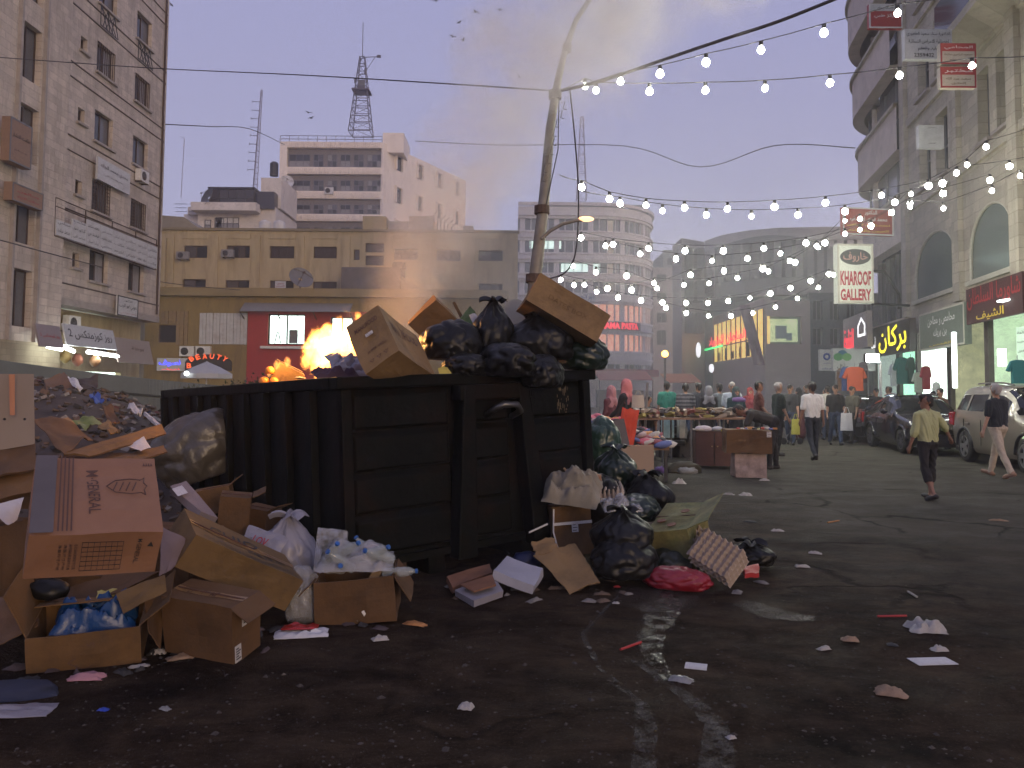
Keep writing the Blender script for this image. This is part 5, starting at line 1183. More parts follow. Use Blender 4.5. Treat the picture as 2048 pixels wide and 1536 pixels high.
blob('crumpled_wrapper', 'pinkish crumpled wrapper on top of the bottle carton', 'wrapper', P(735, 1100, 5.45), (.09,.07,.05), 8, mat('pink_wrapper', (.40,.28,.25), .6, var=.5, scale=20), rough=.9)
# torn sheets, flaps and boards of the left heap
SH = [
 ('cabinet_wall_board', 'pale wooden cabinet panel standing at the left edge', 'panel', [(-30,748,4.7),(66,748,4.9),(68,888,4.9),(-30,905,4.7)], mat('pale_laminate', (.24,.19,.15), .6, var=.08, scale=2), .003, .03),
 ('cardboard_sheet', 'brown flattened carton under the wooden panel', 'cardboard', [(-30,905,4.7),(70,888,4.9),(72,940,4.6),(-30,960,4.3)], CARD[2], .015, .012),
 ('cardboard_sheet', 'folded carton layers stacked at the left edge', 'cardboard', [(-30,960,4.4),(72,940,4.7),(66,985,4.5),(-30,1010,4.2)], CARD[0], .012, .03),
 ('cardboard_sheet', 'wide rust brown sheet curling over the heap', 'cardboard', [(66,842,5.6),(118,832,5.9),(188,872,5.7),(128,908,5.0)], CARD[2], .05, .006),
 ('cardboard_strip', 'long brown carton edge catching orange firelight', 'cardboard', [(128,908,5.0),(178,912,5.1),(332,868,6.6),(322,850,6.7)], CARD[0], .01, .012),
 ('cardboard_strip', 'second long carton edge under the firelit one', 'cardboard', [(205,922,5.3),(262,924,5.4),(334,905,6.2),(326,892,6.3)], CARD[2], .01, .012),
 ('paper_sheet', 'white paper wedged between the long carton edges', 'paper', [(252,892,5.8),(288,874,6.0),(302,894,5.9),(282,902,5.7)], PAPER, .01, .002),
 ('green_sheet', 'bright green plastic sheet on the rubble edge', 'plastic', [(138,846,6.8),(176,830,7.2),(204,848,7.0),(170,856,6.6)], mat('lime_plastic', (.10,.14,.02), .5), .04, .003),
 ('cardboard_sheet', 'small tan card piece beside the green sheet', 'cardboard', [(120,840,6.4),(136,834,6.6),(150,848,6.5),(140,858,6.3)], CARD[4], .01, .004),
 ('paper_sheet', 'white paper sheet poking out at the far left', 'paper', [(-25,1010,4.1),(48,994,4.3),(34,1040,4.1),(16,1052,3.95)], PAPER, .012, .002),
 ('long_carton', 'long grey mauve carton with white label in left heap', 'cardboard', [(340,978,5.6),(372,968,5.7),(432,1042,5.4),(398,1030,5.3)], mat('mauve_card', (.19,.155,.16), .8), .004, .05),
 ('cardboard_flap', 'dark folded flap between the M-GENERAL and CHIQ cartons', 'cardboard', [(322,1050,4.7),(386,1092,4.8),(342,1140,4.6),(318,1152,4.5)], mat('mauve_card2', (.17,.125,.13), .8), .02, .006),
 ('cardboard_flap', 'torn flap hanging over the blue plastic carton', 'cardboard', [(232,1188,4.45),(330,1148,4.6),(333,1182,4.5),(246,1226,4.35)], CARD[1], .012, .006),
 ('cardboard_flap', 'wide brown flap behind the blue plastic carton', 'cardboard', [(98,1216,4.75),(128,1150,4.9),(320,1142,4.9),(240,1186,4.6)], CARD[2], .012, .006),
 ('cardboard_flap', 'rosy flap spread on the ground at the lower left', 'cardboard', [(-25,1196,4.6),(84,1194,4.7),(76,1254,4.4),(-25,1296,4.2)], CARD[3], .02, .006),
 ('cardboard_flap', 'dark flat carton under the M-GENERAL box', 'cardboard', [(-25,1060,4.5),(52,1040,4.7),(60,1160,4.6),(-25,1190,4.4)], CARD[2], .02, .02),
 ('cardboard_flap', 'dented brown flap right of the blue carton', 'cardboard', [(288,1190,4.55),(330,1180,4.7),(322,1296,4.45),(296,1262,4.4)], CARD[2], .015, .006),
]
for k, (nm, lb, ct, cs, m_, bend, th) in enumerate(SH): 
    o = sheet4(nm, lb, ct, cs, m_, bend, k+3, 10, th)
    if nm == 'cabinet_wall_board':
        p0, p1, p2, p3 = [P(*c)-o.location for c in ((24,749,4.76),(36,749,4.78),(36,830,4.78),(26,830,4.76))]; MB().quad(*[p-Vector((0,.03,0)) for p in (p0,p1,p2,p3)]).build('orange_strip', mat('orange_brown', (.40,.17,.085), .6), o, fix=False)  # orange-brown strip down the front of the panel
        for px in (14, 54): p = P(px, 838, 4.72)-o.location; MB().lathe([(.008,0),(.008,.004)], 8, Matrix.Translation(p-Vector((0,.02,0))) @ Matrix.Rotation(R_(90), 4, 'X')).build('hinge_hole', DARK, o, fix=False)
    if nm == 'long_carton':
        a = [P(*c)-o.location for c in ((348,982,5.54),(368,975,5.6),(380,990,5.52),(360,997,5.46))]; MB().quad(*[p-Vector((0,.035,-.02)) for p in a]).build('sticker', PAPER, o, fix=False)
for k, (cx_, cy_, Y, d_, rt, m_, lb) in enumerate(((470, 1025, 5.9, (.22,.2,.28), (.1,.1,.3), CARD[2], 'small upright carton at the foot of the skip'), (520, 1040, 6.1, (.24,.2,.2), (0,.1,-.3), CARD[2], 'small low carton beside the upright one by the skip'), (430, 1000, 6.3, (.28,.2,.2), (0,-.2,.2), CARD[0], 'half hidden open carton behind the CHIQ box'), (40, 985, 5.2, (.5,.4,.12), (.1,0,.2), CARD[0], 'flattened carton bundle behind the M-GENERAL box'), (200, 960, 5.5, (.5,.4,.3), (.2,.1,.5), CARD[2], 'dark carton buried behind the M-GENERAL box'), (120, 1180, 5.0, (.6,.4,.3), (.1,0,.2), CARD[2], 'buried carton carrying the M-GENERAL box'), (350, 1110, 5.4, (.5,.4,.35), (.1,0,-.2), CARD[2], 'buried carton carrying the CHIQ box'), (60, 1120, 5.2, (.5,.5,.5), (0,0,.3), CARD[0], 'dark stacked carton at the left edge under the flaps'))):
    carton('cardboard_box', lb, P(cx_, cy_, Y), rt, d_, m_, None, [], [('right', .1, R_(-30))] if k < 3 else [], seed=20+k)
bag('clear_sack', 'big dirty translucent sack slumped against the skip side', P(405, 905, 8.4), (.52, .34, .46), 3, mat('dirty_clear_plastic', (.07, .06, .046), .35, var=.4, scale=3, bump=.7, bscale=9, spec=.6), .4, False, tilt=(0, R_(-18)))
bag('white_bag', 'white carrier bag with red print behind the CHIQ carton', P(575, 1120, 5.75), (.24, .2, .30), 5, WHP, .3, True)
lab = P(540, 1075, 5.5); o = crumple('carrier_bag', 'flattened white carrier bag with red print by the skip', 'plastic bag', P(525, 1088, 5.62), (.34, .2), 14, WHP, (.9, .2, -.3), .04, 14)
lettering('LOV', o, INKR, 0, 0, .12, .06, .05, .02, plane='xy', name='print')
bag('clear_bag', 'limp translucent bag hanging down beside the bottle carton', P(605, 1200, 5.25), (.12, .12, .24), 9, CLR, .2, False)
crumple('plastic_tub', 'white tub lid smeared with red sauce on the ground', 'food waste', G(603, 1270), (.33, .17), 6, WHITEP, (0, 0, .2), .05, 12)
crumple('red_sauce', 'smear of red sauce on the white lid', 'food waste', G(600, 1266)+Vector((0,0,.03)), (.22, .10), 12, mat('tomato_red', (.30, .02, .015), .3), (0, 0, .1), .03, 12)
blob('dark_bag', 'small black bag tucked under the M-GENERAL box', 'rubbish bag', P(95, 1180, 4.55), (.12,.1,.07), 2, BLK)
blob('blue_rag', 'dark blue rag at the bottom left edge', 'rag', G(25, 1385), (.26,.12,.05), 4, mat('navy_rag', (.02,.025,.05), .9, var=.3))
crumple('white_sheet', 'white plastic sheet at the bottom left corner', 'plastic', G(25, 1425), (.36, .16), 4, WHP, (0,0,.15), .03, 14)
blob('bread_crust', 'tan bread crust beside the blue rag', 'food waste', G(70, 1382), (.035,.03,.025), 5, mat('crust', (.33,.2,.12), .9))

# ------------------------------------------------------------------ on top of the skip
t = carton('cardboard_box', 'big printed carton balanced on its corner beside the fire', (-1.003, 6.474, 1.848), (-6.636, -.572, -6.445), (.326, .699, .483), CARD[4], None,
    [('MANUFOOD', 'front', .5, .80, .22, .045, 0, INKBR), ('▽ ▽ ▽', 'front', .5, .12, .18, .03, 0, INKBR), ('SUPER GRILL', 'front', .55, .3, .18, .02, 0, INKBR), ('MANUFOOD', 'right', .5, .70, .45, .09, 0, INKBR), ('◡', 'right', .5, .86, .1, .06, 0, INKBR)], seam=False, seed=31)
label_patch(t, 'front', (.326, .699, .483), .5, .60, .07, .03, PAPER, 2)
carton('cardboard_box', 'plain long carton lying across the black bags at the top', (.493, 7.524, 2.301), (-.218, .532, .098), (.777, .406, .31), CARD[4], None, [('DATES BOX', 'front', .5, .5, .42, .05, 0, CARD[1])], seam=False, seed=33)
carton('cardboard_box', 'small brown carton half sunk behind the bags and fire', P(872, 648, 7.9), (.3, .75, .35), (.42, .4, .36), CARD[0], .03, [], seed=35)
BG_ = [((905, 690, 7.1), (.30,.28,.24), 1, BLK, .4, 'wide black bag just right of the printed carton'), ((985, 668, 7.35), (.22,.2,.30), 2, BLK, 1.2, 'peaked black bag rising at the middle of the skip'), ((1010, 728, 6.95), (.42,.26,.20), 3, BLK, 2.0, 'low black bag spilling over the skip end with orange glints'), ((1075, 688, 7.5), (.38,.3,.26), 4, BLK, .2, 'broad black bag under the plain long carton'), ((1165, 712, 7.75), (.26,.26,.24), 6, BLKG, 2.6, 'rounded black bag at the right end of the skip'), ((930, 735, 6.85), (.22,.2,.13), 7, BLK, 3.0, 'flat black bag on the rim beside the printed carton'), ((1085, 750, 7.05), (.22,.18,.2), 8, BLK, 1.0, 'black bag drooping over the skip rim')]
for (c_, r_, sd, m_, ro, lb) in BG_: bag('black_bag', lb, P(*c_), r_, sd, m_, ro, sd in (2, 4, 6), 'black bags heaped on the skip')
sheet4('yellow_carton', 'small white and yellow packet on the skip rim', 'packet', [(877,740,6.75),(893,732,6.75),(904,748,6.72),(880,752,6.72)], mat('yellow_packet', (.5,.42,.08), .6), .004, 2, thick=.04)
sheet4('green_packet', 'torn green food packet standing behind the bags', 'packet', [(918,640,7.6),(940,612,7.7),(958,640,7.7),(935,662,7.6)], mat('green_packet', (.07,.12,.03), .5, var=.7, scale=12), .02, 4, thick=.02)
sheet4('foil_wrapper', 'white foil wrapper beside the green packet', 'wrapper', [(938,630,7.55),(950,626,7.55),(966,652,7.5),(952,660,7.5)], PAPER, .02, 6)
sheet4('broken_lath', 'thin dark slat sticking up behind the bags', 'wood', [(905,606,7.9),(910,604,7.9),(930,640,7.8),(925,644,7.8)], CARD[2], .003, 6, thick=.02)
t = thing('oval_board', 'pale round board standing behind the bags', 'board', P(1030, 628, 8.0)); MB().prism([(.13*math.cos(k*math.pi/12), .16*math.sin(k*math.pi/12)) for k in range(24)], 0, .02).build('board', mat('cream_board2', (.46,.42,.33), .6), t)
crumple('white_cloth', 'white plastic sheet crumpled beside the flames', 'plastic', P(702, 740, 6.95), (.42, .36), 41, WHP, (.45, .2, .6), .14, 26, .05)
crumple('purple_rag', 'dark purple cloth on the rim below the fire', 'cloth', P(672, 752, 6.75), (.40, .22), 43, mat('plum_cloth', (.05,.025,.045), .8), (.3, 0, .5), .09, 20, .03)
t = carton('cardboard_box', 'small carton burning at its top on the skip rim', P(572, 752, 8.2), (.2, .45, .5), (.30, .25, .22), CARD[4], None, [('▣ FRAGILE', 'front', .55, .4, .16, .05, 0, INKBR)], seed=37)
q = random.Random(4)
for k, lb in enumerate(('yellow citrus on the rim left of the burning carton', 'orange citrus under the burning carton', 'orange peel piece above the burning carton edge')):
    blob('orange_fruit', lb, 'fruit', P((528, 540, 548)[k], (762, 742, 764)[k], 8.0), (.05,.05,.05), 50+k, mat('orange_skin', (.6,.22,.03), .5), rough=.1)
q = random.Random(5)
for k, (px, py, c, lb) in enumerate(((760, 752, (.4,.3,.05), 'yellow scrap on the rim under the printed carton'), (790, 748, (.5,.5,.5), 'white scrap on the rim under the printed carton'), (600, 758, (.25,.2,.16), 'brown scrap near the burning carton'))):
    crumple('wrapper_scrap', lb, 'litter', P(px, py, 6.75 if k < 2 else 8.0), (.14, .07), 60+k, mat('scrap%d' % k, c, .7), (.2, 0, q.uniform(0, 3)), .04, 8)
# ================================================================== heap at the right foot of the skip
t = carton('cardboard_box', 'upright brown carton bound with white strap at the skip foot', (.526, 7.221, .285), (-.072, -.057, .19), (.344, .407, .436), CARD[0], None, [], seed=51)
mb = MB(); mb.box(-.175,.178,-.209,-.204,.05,.075); mb.box(.171,.178,-.204,.2,.05,.075); mb.build('strap', WHITEP, t, fix=False); MB().tube([(-.17,-.22,.2),(-.19,-.23,.0),(-.15,-.24,-.2)], .008, 5).build('strap', WHITEP, t)
label_patch(t, 'front', (.344, .407, .436), .55, .55, .06, .08, PAPER)
t = carton('cardboard_box', 'open fruit carton printed green and yellow, lying on its side', (1.488, 6.86, .29), (.25, -.14, -.52), (.36, .62, .36), mat('fruit_carton', (.17,.15,.05), .8, var=.7, scale=4, dirt=(.06,.09,.03), dscale=5, damt=.9), None, [], [('right', .2, R_(-20))], seed=53)
for k, (a, b) in enumerate(((-.1, -.1), (.06, .1), (.02,-.2))): MB().lathe([(.04,0),(.04,.003)], 14, Matrix.Translation((a, b, .182))).build('fruit_print', mat('fruit_print', (.16,.05,.02), .7, var=.3), t, fix=False)
def egg_tray(label, c, rot, nx, ny, s=.052, m=None, group=None):
    m = m or mat('egg_tray_pulp', (.36,.29,.23), .95, var=.12, scale=30)
    def fn(u, v):
        x, y = u*nx*s, v*ny*s; return (x-nx*s/2, y-ny*s/2, .022*math.sin(u*nx*math.pi)**2*math.sin(v*ny*math.pi)**2*2-.02*abs(math.cos(u*nx*math.pi)*math.cos(v*ny*math.pi)))
    o = MB().grid(fn, nx*6, ny*6).build('egg_tray', m, None, smooth=True, thick=.004); place(o, c, rot); return tag(o, label, 'egg tray', group)
p = P(1440, 1122, 6.35)
for k, lb in enumerate(('bottom egg tray of the tilted pulp stack', 'second egg tray of the tilted pulp stack', 'top egg tray of the tilted pulp stack')):
    egg_tray(lb, p+Vector((-.02*k, -.022*k, .040*k)), (R_(38), R_(26), R_(-32)), 7, 6, group='tilted stack of egg trays')
egg_tray('single egg tray leaning on the fruit carton', P(1400, 1085, 6.6), (R_(20), R_(-25), R_(35)), 6, 5)
egg_tray('upper small egg tray among the black bags', P(1225, 975, 7.45), (R_(20), 0, R_(5)), 5, 4, .04, mat('pale_tray', (.38,.35,.33), .9)); egg_tray('lower small egg tray among the black bags', P(1222, 988, 7.35), (R_(20), 0, R_(-8)), 6, 4, .04)
for (c_, r_, sd, m_, ro, kn, lb) in (((1248, 1122, 6.35), (.29,.25,.20), 11, BLK, .5, False, 'large black bag lowest in the right heap'), ((1245, 1070, 6.5), (.30,.26,.20), 12, BLK, 1.5, True, 'large tied black bag on the lowest one'), ((1230, 945, 7.9), (.24,.22,.24), 13, BLKG, .2, True, 'glossy green-black bag at the top of the right heap'),
        ((1295, 995, 7.6), (.28,.24,.22), 14, BLK, 2.2, True, 'black bag with orange glint at the heap right side'), ((1275, 1020, 7.3), (.3,.2,.15), 15, BLKG, 1.1, False, 'flattened dark green bag amid the right heap'), ((1205, 888, 9.2), (.22,.22,.35), 16, mat('green_bag', (.02,.05,.035), .3, var=.3, bump=.4, bscale=12), .7, False, 'tall dark green bag behind the skip corner'),
        ((1502, 1112, 6.9), (.22,.15,.12), 17, BLK, -.3, True, 'small black bag lying alone right of the egg trays'), ((1205, 1010, 7.6), (.3,.25,.3), 18, BLK, 1.9, False, 'black bag behind the grey cloth'), ((1340, 1130, 6.7), (.25,.25,.18), 19, mat('olive_black_plastic', (.018,.022,.012), .4, bump=.3), .9, False, 'dark printed sack below the fruit carton')):
    bag('black_bag' if 'green' not in lb.split()[0] else 'green_bag', lb, P(*c_), r_, sd, m_, ro, kn)
crumple('grey_cloth', 'dirty grey beige cloth draped over the strapped carton', 'cloth', P(1145, 985, 7.0), (.5, .42), 71, mat('grey_cloth', (.22,.20,.16), .95, var=.25, scale=6), (.5, .1, -.2), .22, 26, .10)
blob('leather_bag', 'torn orange brown handbag on the grey cloth', 'handbag', P(1175, 960, 7.3), (.14,.1,.10), 72, mat('tan_leather', (.22,.11,.05), .5, var=.5, scale=10), rough=.4)
crumple('clear_film', 'clear film spread below the small egg trays', 'plastic', P(1240, 1012, 7.1), (.36,.24), 73, CLR, (.4, 0, .2), .1, 18)
MB_ = MB().tube([P(1070,965,7.6), P(1130,958,7.7)], .045, 10).build('paper_tube', WHITEP); tag(MB_, 'white paper tube sticking out behind the grey cloth', 'tube')
o = MB().tube([P(1058,1065,6.9), P(1095,1048,7.0)], .009, 6).build('plastic_pipe', WHITEP); tag(o, 'thin white rod leaning by the strapped carton', 'rod')
o = MB().tube([P(1128,936,7.3), P(1150,965,7.2), P(1165,972,7.2)], .012, 5).build('broken_stick', mat('stick_wood', (.28,.18,.1), .9)); tag(o, 'broken stick poking up from the grey cloth', 'stick')
sheet4('cardboard_sheet', 'torn tan carton sheet lying before the strapped carton', 'cardboard', [(1068,1110,6.35),(1150,1088,6.6),(1200,1165,6.05),(1140,1188,5.95)], CARD[4], .02, 81, 12, .007, jag=.12)
sheet4('cardboard_scrap', 'rounded tan card scrap on the torn sheet', 'cardboard', [(1062,1082,6.5),(1108,1076,6.6),(1116,1100,6.45),(1072,1112,6.35)], CARD[4], .03, 83, 8, .006, jag=.25)
sheet4('foam_pack', 'white wrapped foam pack lying by the torn sheet', 'packaging', [(985,1150,5.95),(1012,1122,6.3),(1086,1146,6.15),(1066,1182,5.85)], mat('grey_white_film', (.37,.37,.42), .35, var=.1, bump=.4, bscale=14), .012, 85, 10, .07)
sheet4('food_tray', 'brown tray in clear wrap, rear of two', 'food tray', [(893,1158,6.0),(978,1132,6.3),(984,1150,6.15),(905,1182,5.85)], mat('brown_tray', (.20,.10,.06), .4, var=.3, scale=6), .006, 87, 8, .05)
sheet4('food_tray', 'white rimmed tray of brown food in clear wrap, front of two', 'food tray', [(910,1186,5.8),(990,1160,6.0),(1006,1188,5.8),(948,1208,5.6)], WHP, .006, 89, 8, .05)
sheet4('brown_food', 'slab of brown food in the white rimmed tray', 'food waste', [(920,1184,5.78),(984,1164,5.93),(992,1184,5.77),(948,1198,5.65)], mat('brown_tray'), .004, 90, 6, .012).location.z += .05
bag('red_bag', 'crumpled red plastic bag at the heap foot', P(1355, 1160, 6.2), (.27,.13,.11), 21, mat('red_plastic', (.20,.012,.022), .3, var=.2, bump=.4, bscale=12), -.25, False)
blob('blue_bag', 'dark blue bag in shadow under the skip end', 'rubbish bag', P(1052, 1125, 6.6), (.12,.1,.1), 22, mat('dark_blue_plastic', (.01,.015,.06), .4))
t = thing('plastic_cup', 'clear plastic cup tipped over near the small black bag', 'cup', M=Matrix.LocRotScale(G(1512, 1130)+Vector((0,0,.05)), Euler((R_(80),0,R_(60))), None)); MB().lathe([(.035,0),(.05,.13),(.054,.135)], 16, caps=False).build('shell', CLR, t, thick=.003, smooth=True)
sheet4('red_can', 'crushed red and white can near the small black bag', 'can', [(1484,1138,6.4),(1516,1132,6.5),(1518,1150,6.35),(1490,1152,6.3)], mat('can_red', (.35,.03,.03), .4), .01, 91, 6, .04)
sheet4('leaning_board', 'plain tan board standing at the heap right behind the bags', 'board', [(1242,890,10.6),(1307,890,10.6),(1307,958,10.6),(1250,950,10.6)], mat('tan_board', (.33,.24,.17), .8, var=.06), .002, 93, 6, .05)
sheet4('grey_board', 'dark grey crate side behind the tan board', 'board', [(1212,845,11.5),(1248,838,11.5),(1262,905,11.3),(1222,915,11.3)], mat('grey_crate', (.10,.09,.085), .8), .002, 95, 6, .05)
# litter on the road: (px, py, width m, depth m, kind, label)
LIT_ = [(1852,1262,.22,.16,'w','crumpled white plastic bag alone on the right foreground'), (1865,1324,.24,.12,'p','flat printed white card on the right foreground'), (1780,1388,.14,.10,'b','brown leaf-like scrap at the lower right'), (1878,1302,.09,.06,'w','small cream scrap above the printed card'),
 (1392,1334,.12,.10,'p','folded white packet near the two pale trails'), (1361,1362,.12,.07,'c','clear crumpled packet near the folded white one'), (1358,968,.22,.16,'w','white crumpled bag beside the heap on the road'), (1492,992,.18,.10,'w','pink white scrap beyond the heap'), (1458,990,.16,.06,'w','narrow pale scrap left of the pink one'),
 (1529,962,.18,.08,'w','white scrap under the box table'), (1630,1108,.12,.05,'w','flat white scrap in the middle road'), (1605,1135,.12,.05,'w','pale scrap by the small black bag'), (1500,1045,.16,.06,'d','dark wet rag on the road'), (1997,1042,.2,.06,'b','tan scrap at the far right of the road'), (1555,1063,.14,.05,'w','grey shell-like scrap on the road'),
 (760,1281,.10,.05,'w','white chewed scrap in the dark foreground'), (830,1250,.16,.06,'o','orange and white pizza-like scrap before the skip'), (932,1418,.07,.05,'w','pale pebble-like scrap in the foreground centre'), (175,1357,.18,.09,'k','pink wet paper by the blue plastic carton'), (360,1318,.14,.06,'b','gnawed bone-like scrap by the barcode carton'),
 (318,1308,.08,.06,'w','small white plastic twist by the blue carton'), (206,1422,.05,.03,'u','tiny blue bottle top on the dark road'), (278,1335,.10,.03,'w','white sliver left of the bone-like scrap'), (330,1420,.06,.03,'c','faint clear plastic bit in the dark foreground'), (1648,1300,.08,.04,'w','narrow white scrap right of the trails'), (1700,1282,.10,.06,'b','brown food scrap right of the trails'), (1785,1292,.06,.04,'d','dark stone-like lump by the printed card'), (1232,1208,.05,.03,'w','short white stub by the red stain'), (1234,1175,.05,.03,'r','small red scrap in the wet stain'), (1462,1478,.04,.03,'w','small cream stone near the bottom right trail')]
LM = {'w': mat('litter_white', (.33,.31,.28), .7, var=.15, scale=20), 'p': PAPER, 'b': mat('litter_brown', (.24,.16,.10), .8, var=.3, scale=20), 'c': mat('litter_clear', (.20,.20,.19), .3, var=.4, scale=20), 'd': mat('litter_dark', (.02,.02,.02), .6), 'o': mat('litter_orange', (.36,.16,.05), .7, var=.6, scale=25), 'k': mat('litter_pink', (.40,.20,.22), .8, var=.15), 'u': mat('litter_blue', (.02,.05,.35), .5), 'r': mat('litter_red', (.35,.03,.03), .6)}
for k, (px, py, w_, d_, kd, lb) in enumerate(LIT_):
    c = G(px, py)
    if kd == 'p': crumple('paper_card' if k == 1 else 'paper_packet', lb, 'litter', c, (w_, d_), 100+k, LM[kd], (0, 0, .1 if k == 1 else -.3), .008, 8, edge=.02)
    else: crumple('litter_scrap', lb, 'litter', c, (w_, d_), 100+k, LM[kd], (0, 0, rnd.uniform(-.5, .5)), min(w_, d_)*(.5 if kd == 'w' else .3), 10, min(w_, d_)*.2, edge=.5)
for (x0, y0, x1, y1, m_, lb) in ((1241,1303,1282,1288,'litter_red','dark red straw lying near the wet stain'), (1755,1236,1813,1235,'litter_red','bright red straw on the right foreground'), (1816,1186,1834,1197,'litter_white','short white straw on the right road'), (1655,1047,1678,1043,'litter_orange','yellow stick on the road')):
    o = MB().tube([G(x0,y0)+Vector((0,0,.012)), G(x1,y1)+Vector((0,0,.012))], .008, 6).build('straw', MATS[m_]); tag(o, lb, 'straw')
q = random.Random(12); LD = [mat('foot_scrap%d' % i, c, .8, var=.4, scale=25) for i, c in enumerate(((.10,.065,.04), (.03,.028,.027), (.16,.145,.13), (.07,.05,.05)))]
for k in range(46):
    a_ = k % 2; f_ = q.random(); px, py = (30+760*f_, 1362-118*f_+q.uniform(-26, 22)) if a_ else (900+640*f_, 1195-50*max(0, f_-.6)+q.uniform(-34, 10)); w_ = q.uniform(.05, .15)
    crumple('trodden_scrap', 'small trodden scrap along the foot of the %s heap' % ('left' if a_ else 'right'), 'litter', G(px, py), (w_, w_*q.uniform(.3, .8)), 300+k, LD[k % 4], (0, 0, q.uniform(0, 3)), .02, 6, .01, edge=.5, group='trodden scraps along the foot of the %s heap' % ('left' if a_ else 'right'))
# countless tiny crumbs and grit
mb = MB(); q = random.Random(77)
for k in range(2600):
    r = q.random(); px = q.uniform(-100, 2150); py = 940+600*q.random()**.8; c = G(px, py)
    if (c-Vector((-1.9,9.1,0))).length < 1.5: continue
    s = q.uniform(.002, .008)*(2.0 if q.random() < .05 else 1); a = q.uniform(0, 6.28); w = q.uniform(.4, 1.6)
    M_ = Matrix.Translation(c) @ Matrix.Rotation(a, 4, 'Z'); mb.add([M_ @ Vector(v) for v in ((-s*w,-s,0),(s*w,-s,0),(s*w*.7,s,0),(-s*w,s*.8,0),(0,0,s*.8))], [(0,1,4),(1,2,4),(2,3,4),(3,0,4)], 0 if q.random() < .88 else 1)
o = mb.build('grit', [mat('grit_dark', (.045,.036,.03), .9, var=.5, scale=40), mat('grit_pale', (.085,.07,.057), .9, var=.5, scale=40)], fix=False); stuff(o, 'fine grit and crumbs scattered over the road', 'grit')
# leaked liquid: dark stain and two pale dried trails
def trail(name, pts, m, z=.004):
    A = [G(a, b) for a, b, w in pts]; mb = MB(); vs = []; n = 8; qq = random.Random(len(pts))
    L_ = []
    for i in range(len(A)-1):
        for k in range(n):
            f_ = k/n; L_.append((A[i].lerp(A[i+1], f_), pts[i][2]*(1-f_)+pts[i+1][2]*f_))
    for i, (p, w) in enumerate(L_):
        d = (L_[min(i+1, len(L_)-1)][0]-L_[max(i-1, 0)][0]).normalized(); s = Vector((-d.y, d.x, 0)); a = w*(1+.5*fbm(Vector((i*.35, 0, len(pts))), 3)); b = w*(1+.5*fbm(Vector((i*.35, 9, len(pts))), 3))
        vs += [p+s*a+Vector((0,0,z)), p-s*b+Vector((0,0,z))]
    fs = [(2*i, 2*i+1, 2*i+3, 2*i+2) for i in range(len(L_)-1)]
    mb.add(vs, fs); return struct(mb.build(name, m, fix=False))
DUST = mat('dried_trail', (.062,.051,.039), .8, var=.4, scale=14, holes=(9, .42, .66))
trail('water_trail', [(1255,1170,.01),(1165,1270,.018),(1200,1340,.018),(1282,1410,.03),(1292,1450,.05),(1288,1560,.05)], DUST)
trail('water_trail', [(1265,1320,.02),(1340,1370,.035),(1400,1415,.05),(1430,1450,.055),(1440,1570,.08)], DUST)
WET = mat('wet_patch', (.016,.011,.008), .27, var=.4, scale=6, bump=1.0, bscale=22, spec=.35, holes=(9, .44, .60))
trail('puddle', [(1340,1185,.06),(1330,1225,.12),(1300,1262,.10),(1302,1310,.06),(1345,1372,.02)], WET, .006)
trail('puddle', [(1240,1190,.2),(1320,1200,.35),(1410,1205,.1)], mat('rusty_stain', (.030,.015,.008), .7, var=.5, scale=5, bump=.4, bscale=20, holes=(4, .40, .62)), .003)
trail('puddle', [(1480,1205,.1),(1560,1230,.15),(1640,1240,.05)], mat('rusty_stain'), .003)

# ================================================================== left background: fence, rubble, bush, umbrella
FEN = mat('teal_grey_tin', (.085,.105,.115), .6, .1, var=.12, scale=2)
t = thing('tin_fence', 'grey teal corrugated hoarding running behind the rubble', 'fence', PG(260, 17))
b0 = t.location; n = 22
for k in range(n):
    a0_, a1_ = k/n, (k+1)/n; pts = []
    def fp(s): 
        px = -60+600*s; Y = 13.5+9*s; top = P(px, 711+92*s-24*s*s, Y); return top
    A, B = fp(a0_), fp(a1_); mb = MB(); m_ = 8; vs = []; d = (B-A); d.z = 0; nn = Vector((d.y, -d.x, 0)).normalized()
    for j in range(m_+1):
        p = A.lerp(B, j/m_)+nn*.025*(1 if j % 2 else -1)-b0; vs += [(p.x, p.y, .05), (p.x, p.y, p.z)]
    mb.add(vs, [(2*j, 2*j+2, 2*j+3, 2*j+1) for j in range(m_)]); mb.build('panel', FEN, t, fix=False)
mb = MB()
for k in range(0, n+1, 3): mb = MB(); p = fp(k/n)-b0; mb.tube([(p.x, p.y-.1, 0), (p.x, p.y-.1, p.z-.15)], .04, 4); mb.tube([(p.x+.5, p.y-.6, 0), (p.x, p.y-.1, p.z*.6)], .03, 4); pts = [fp(k/n)-b0 for k in range(n+1)]
MB().tube([(p.x, p.y-.08, p.z-.4) for p in pts], .035, 4).build('rail', BLACKM, t)
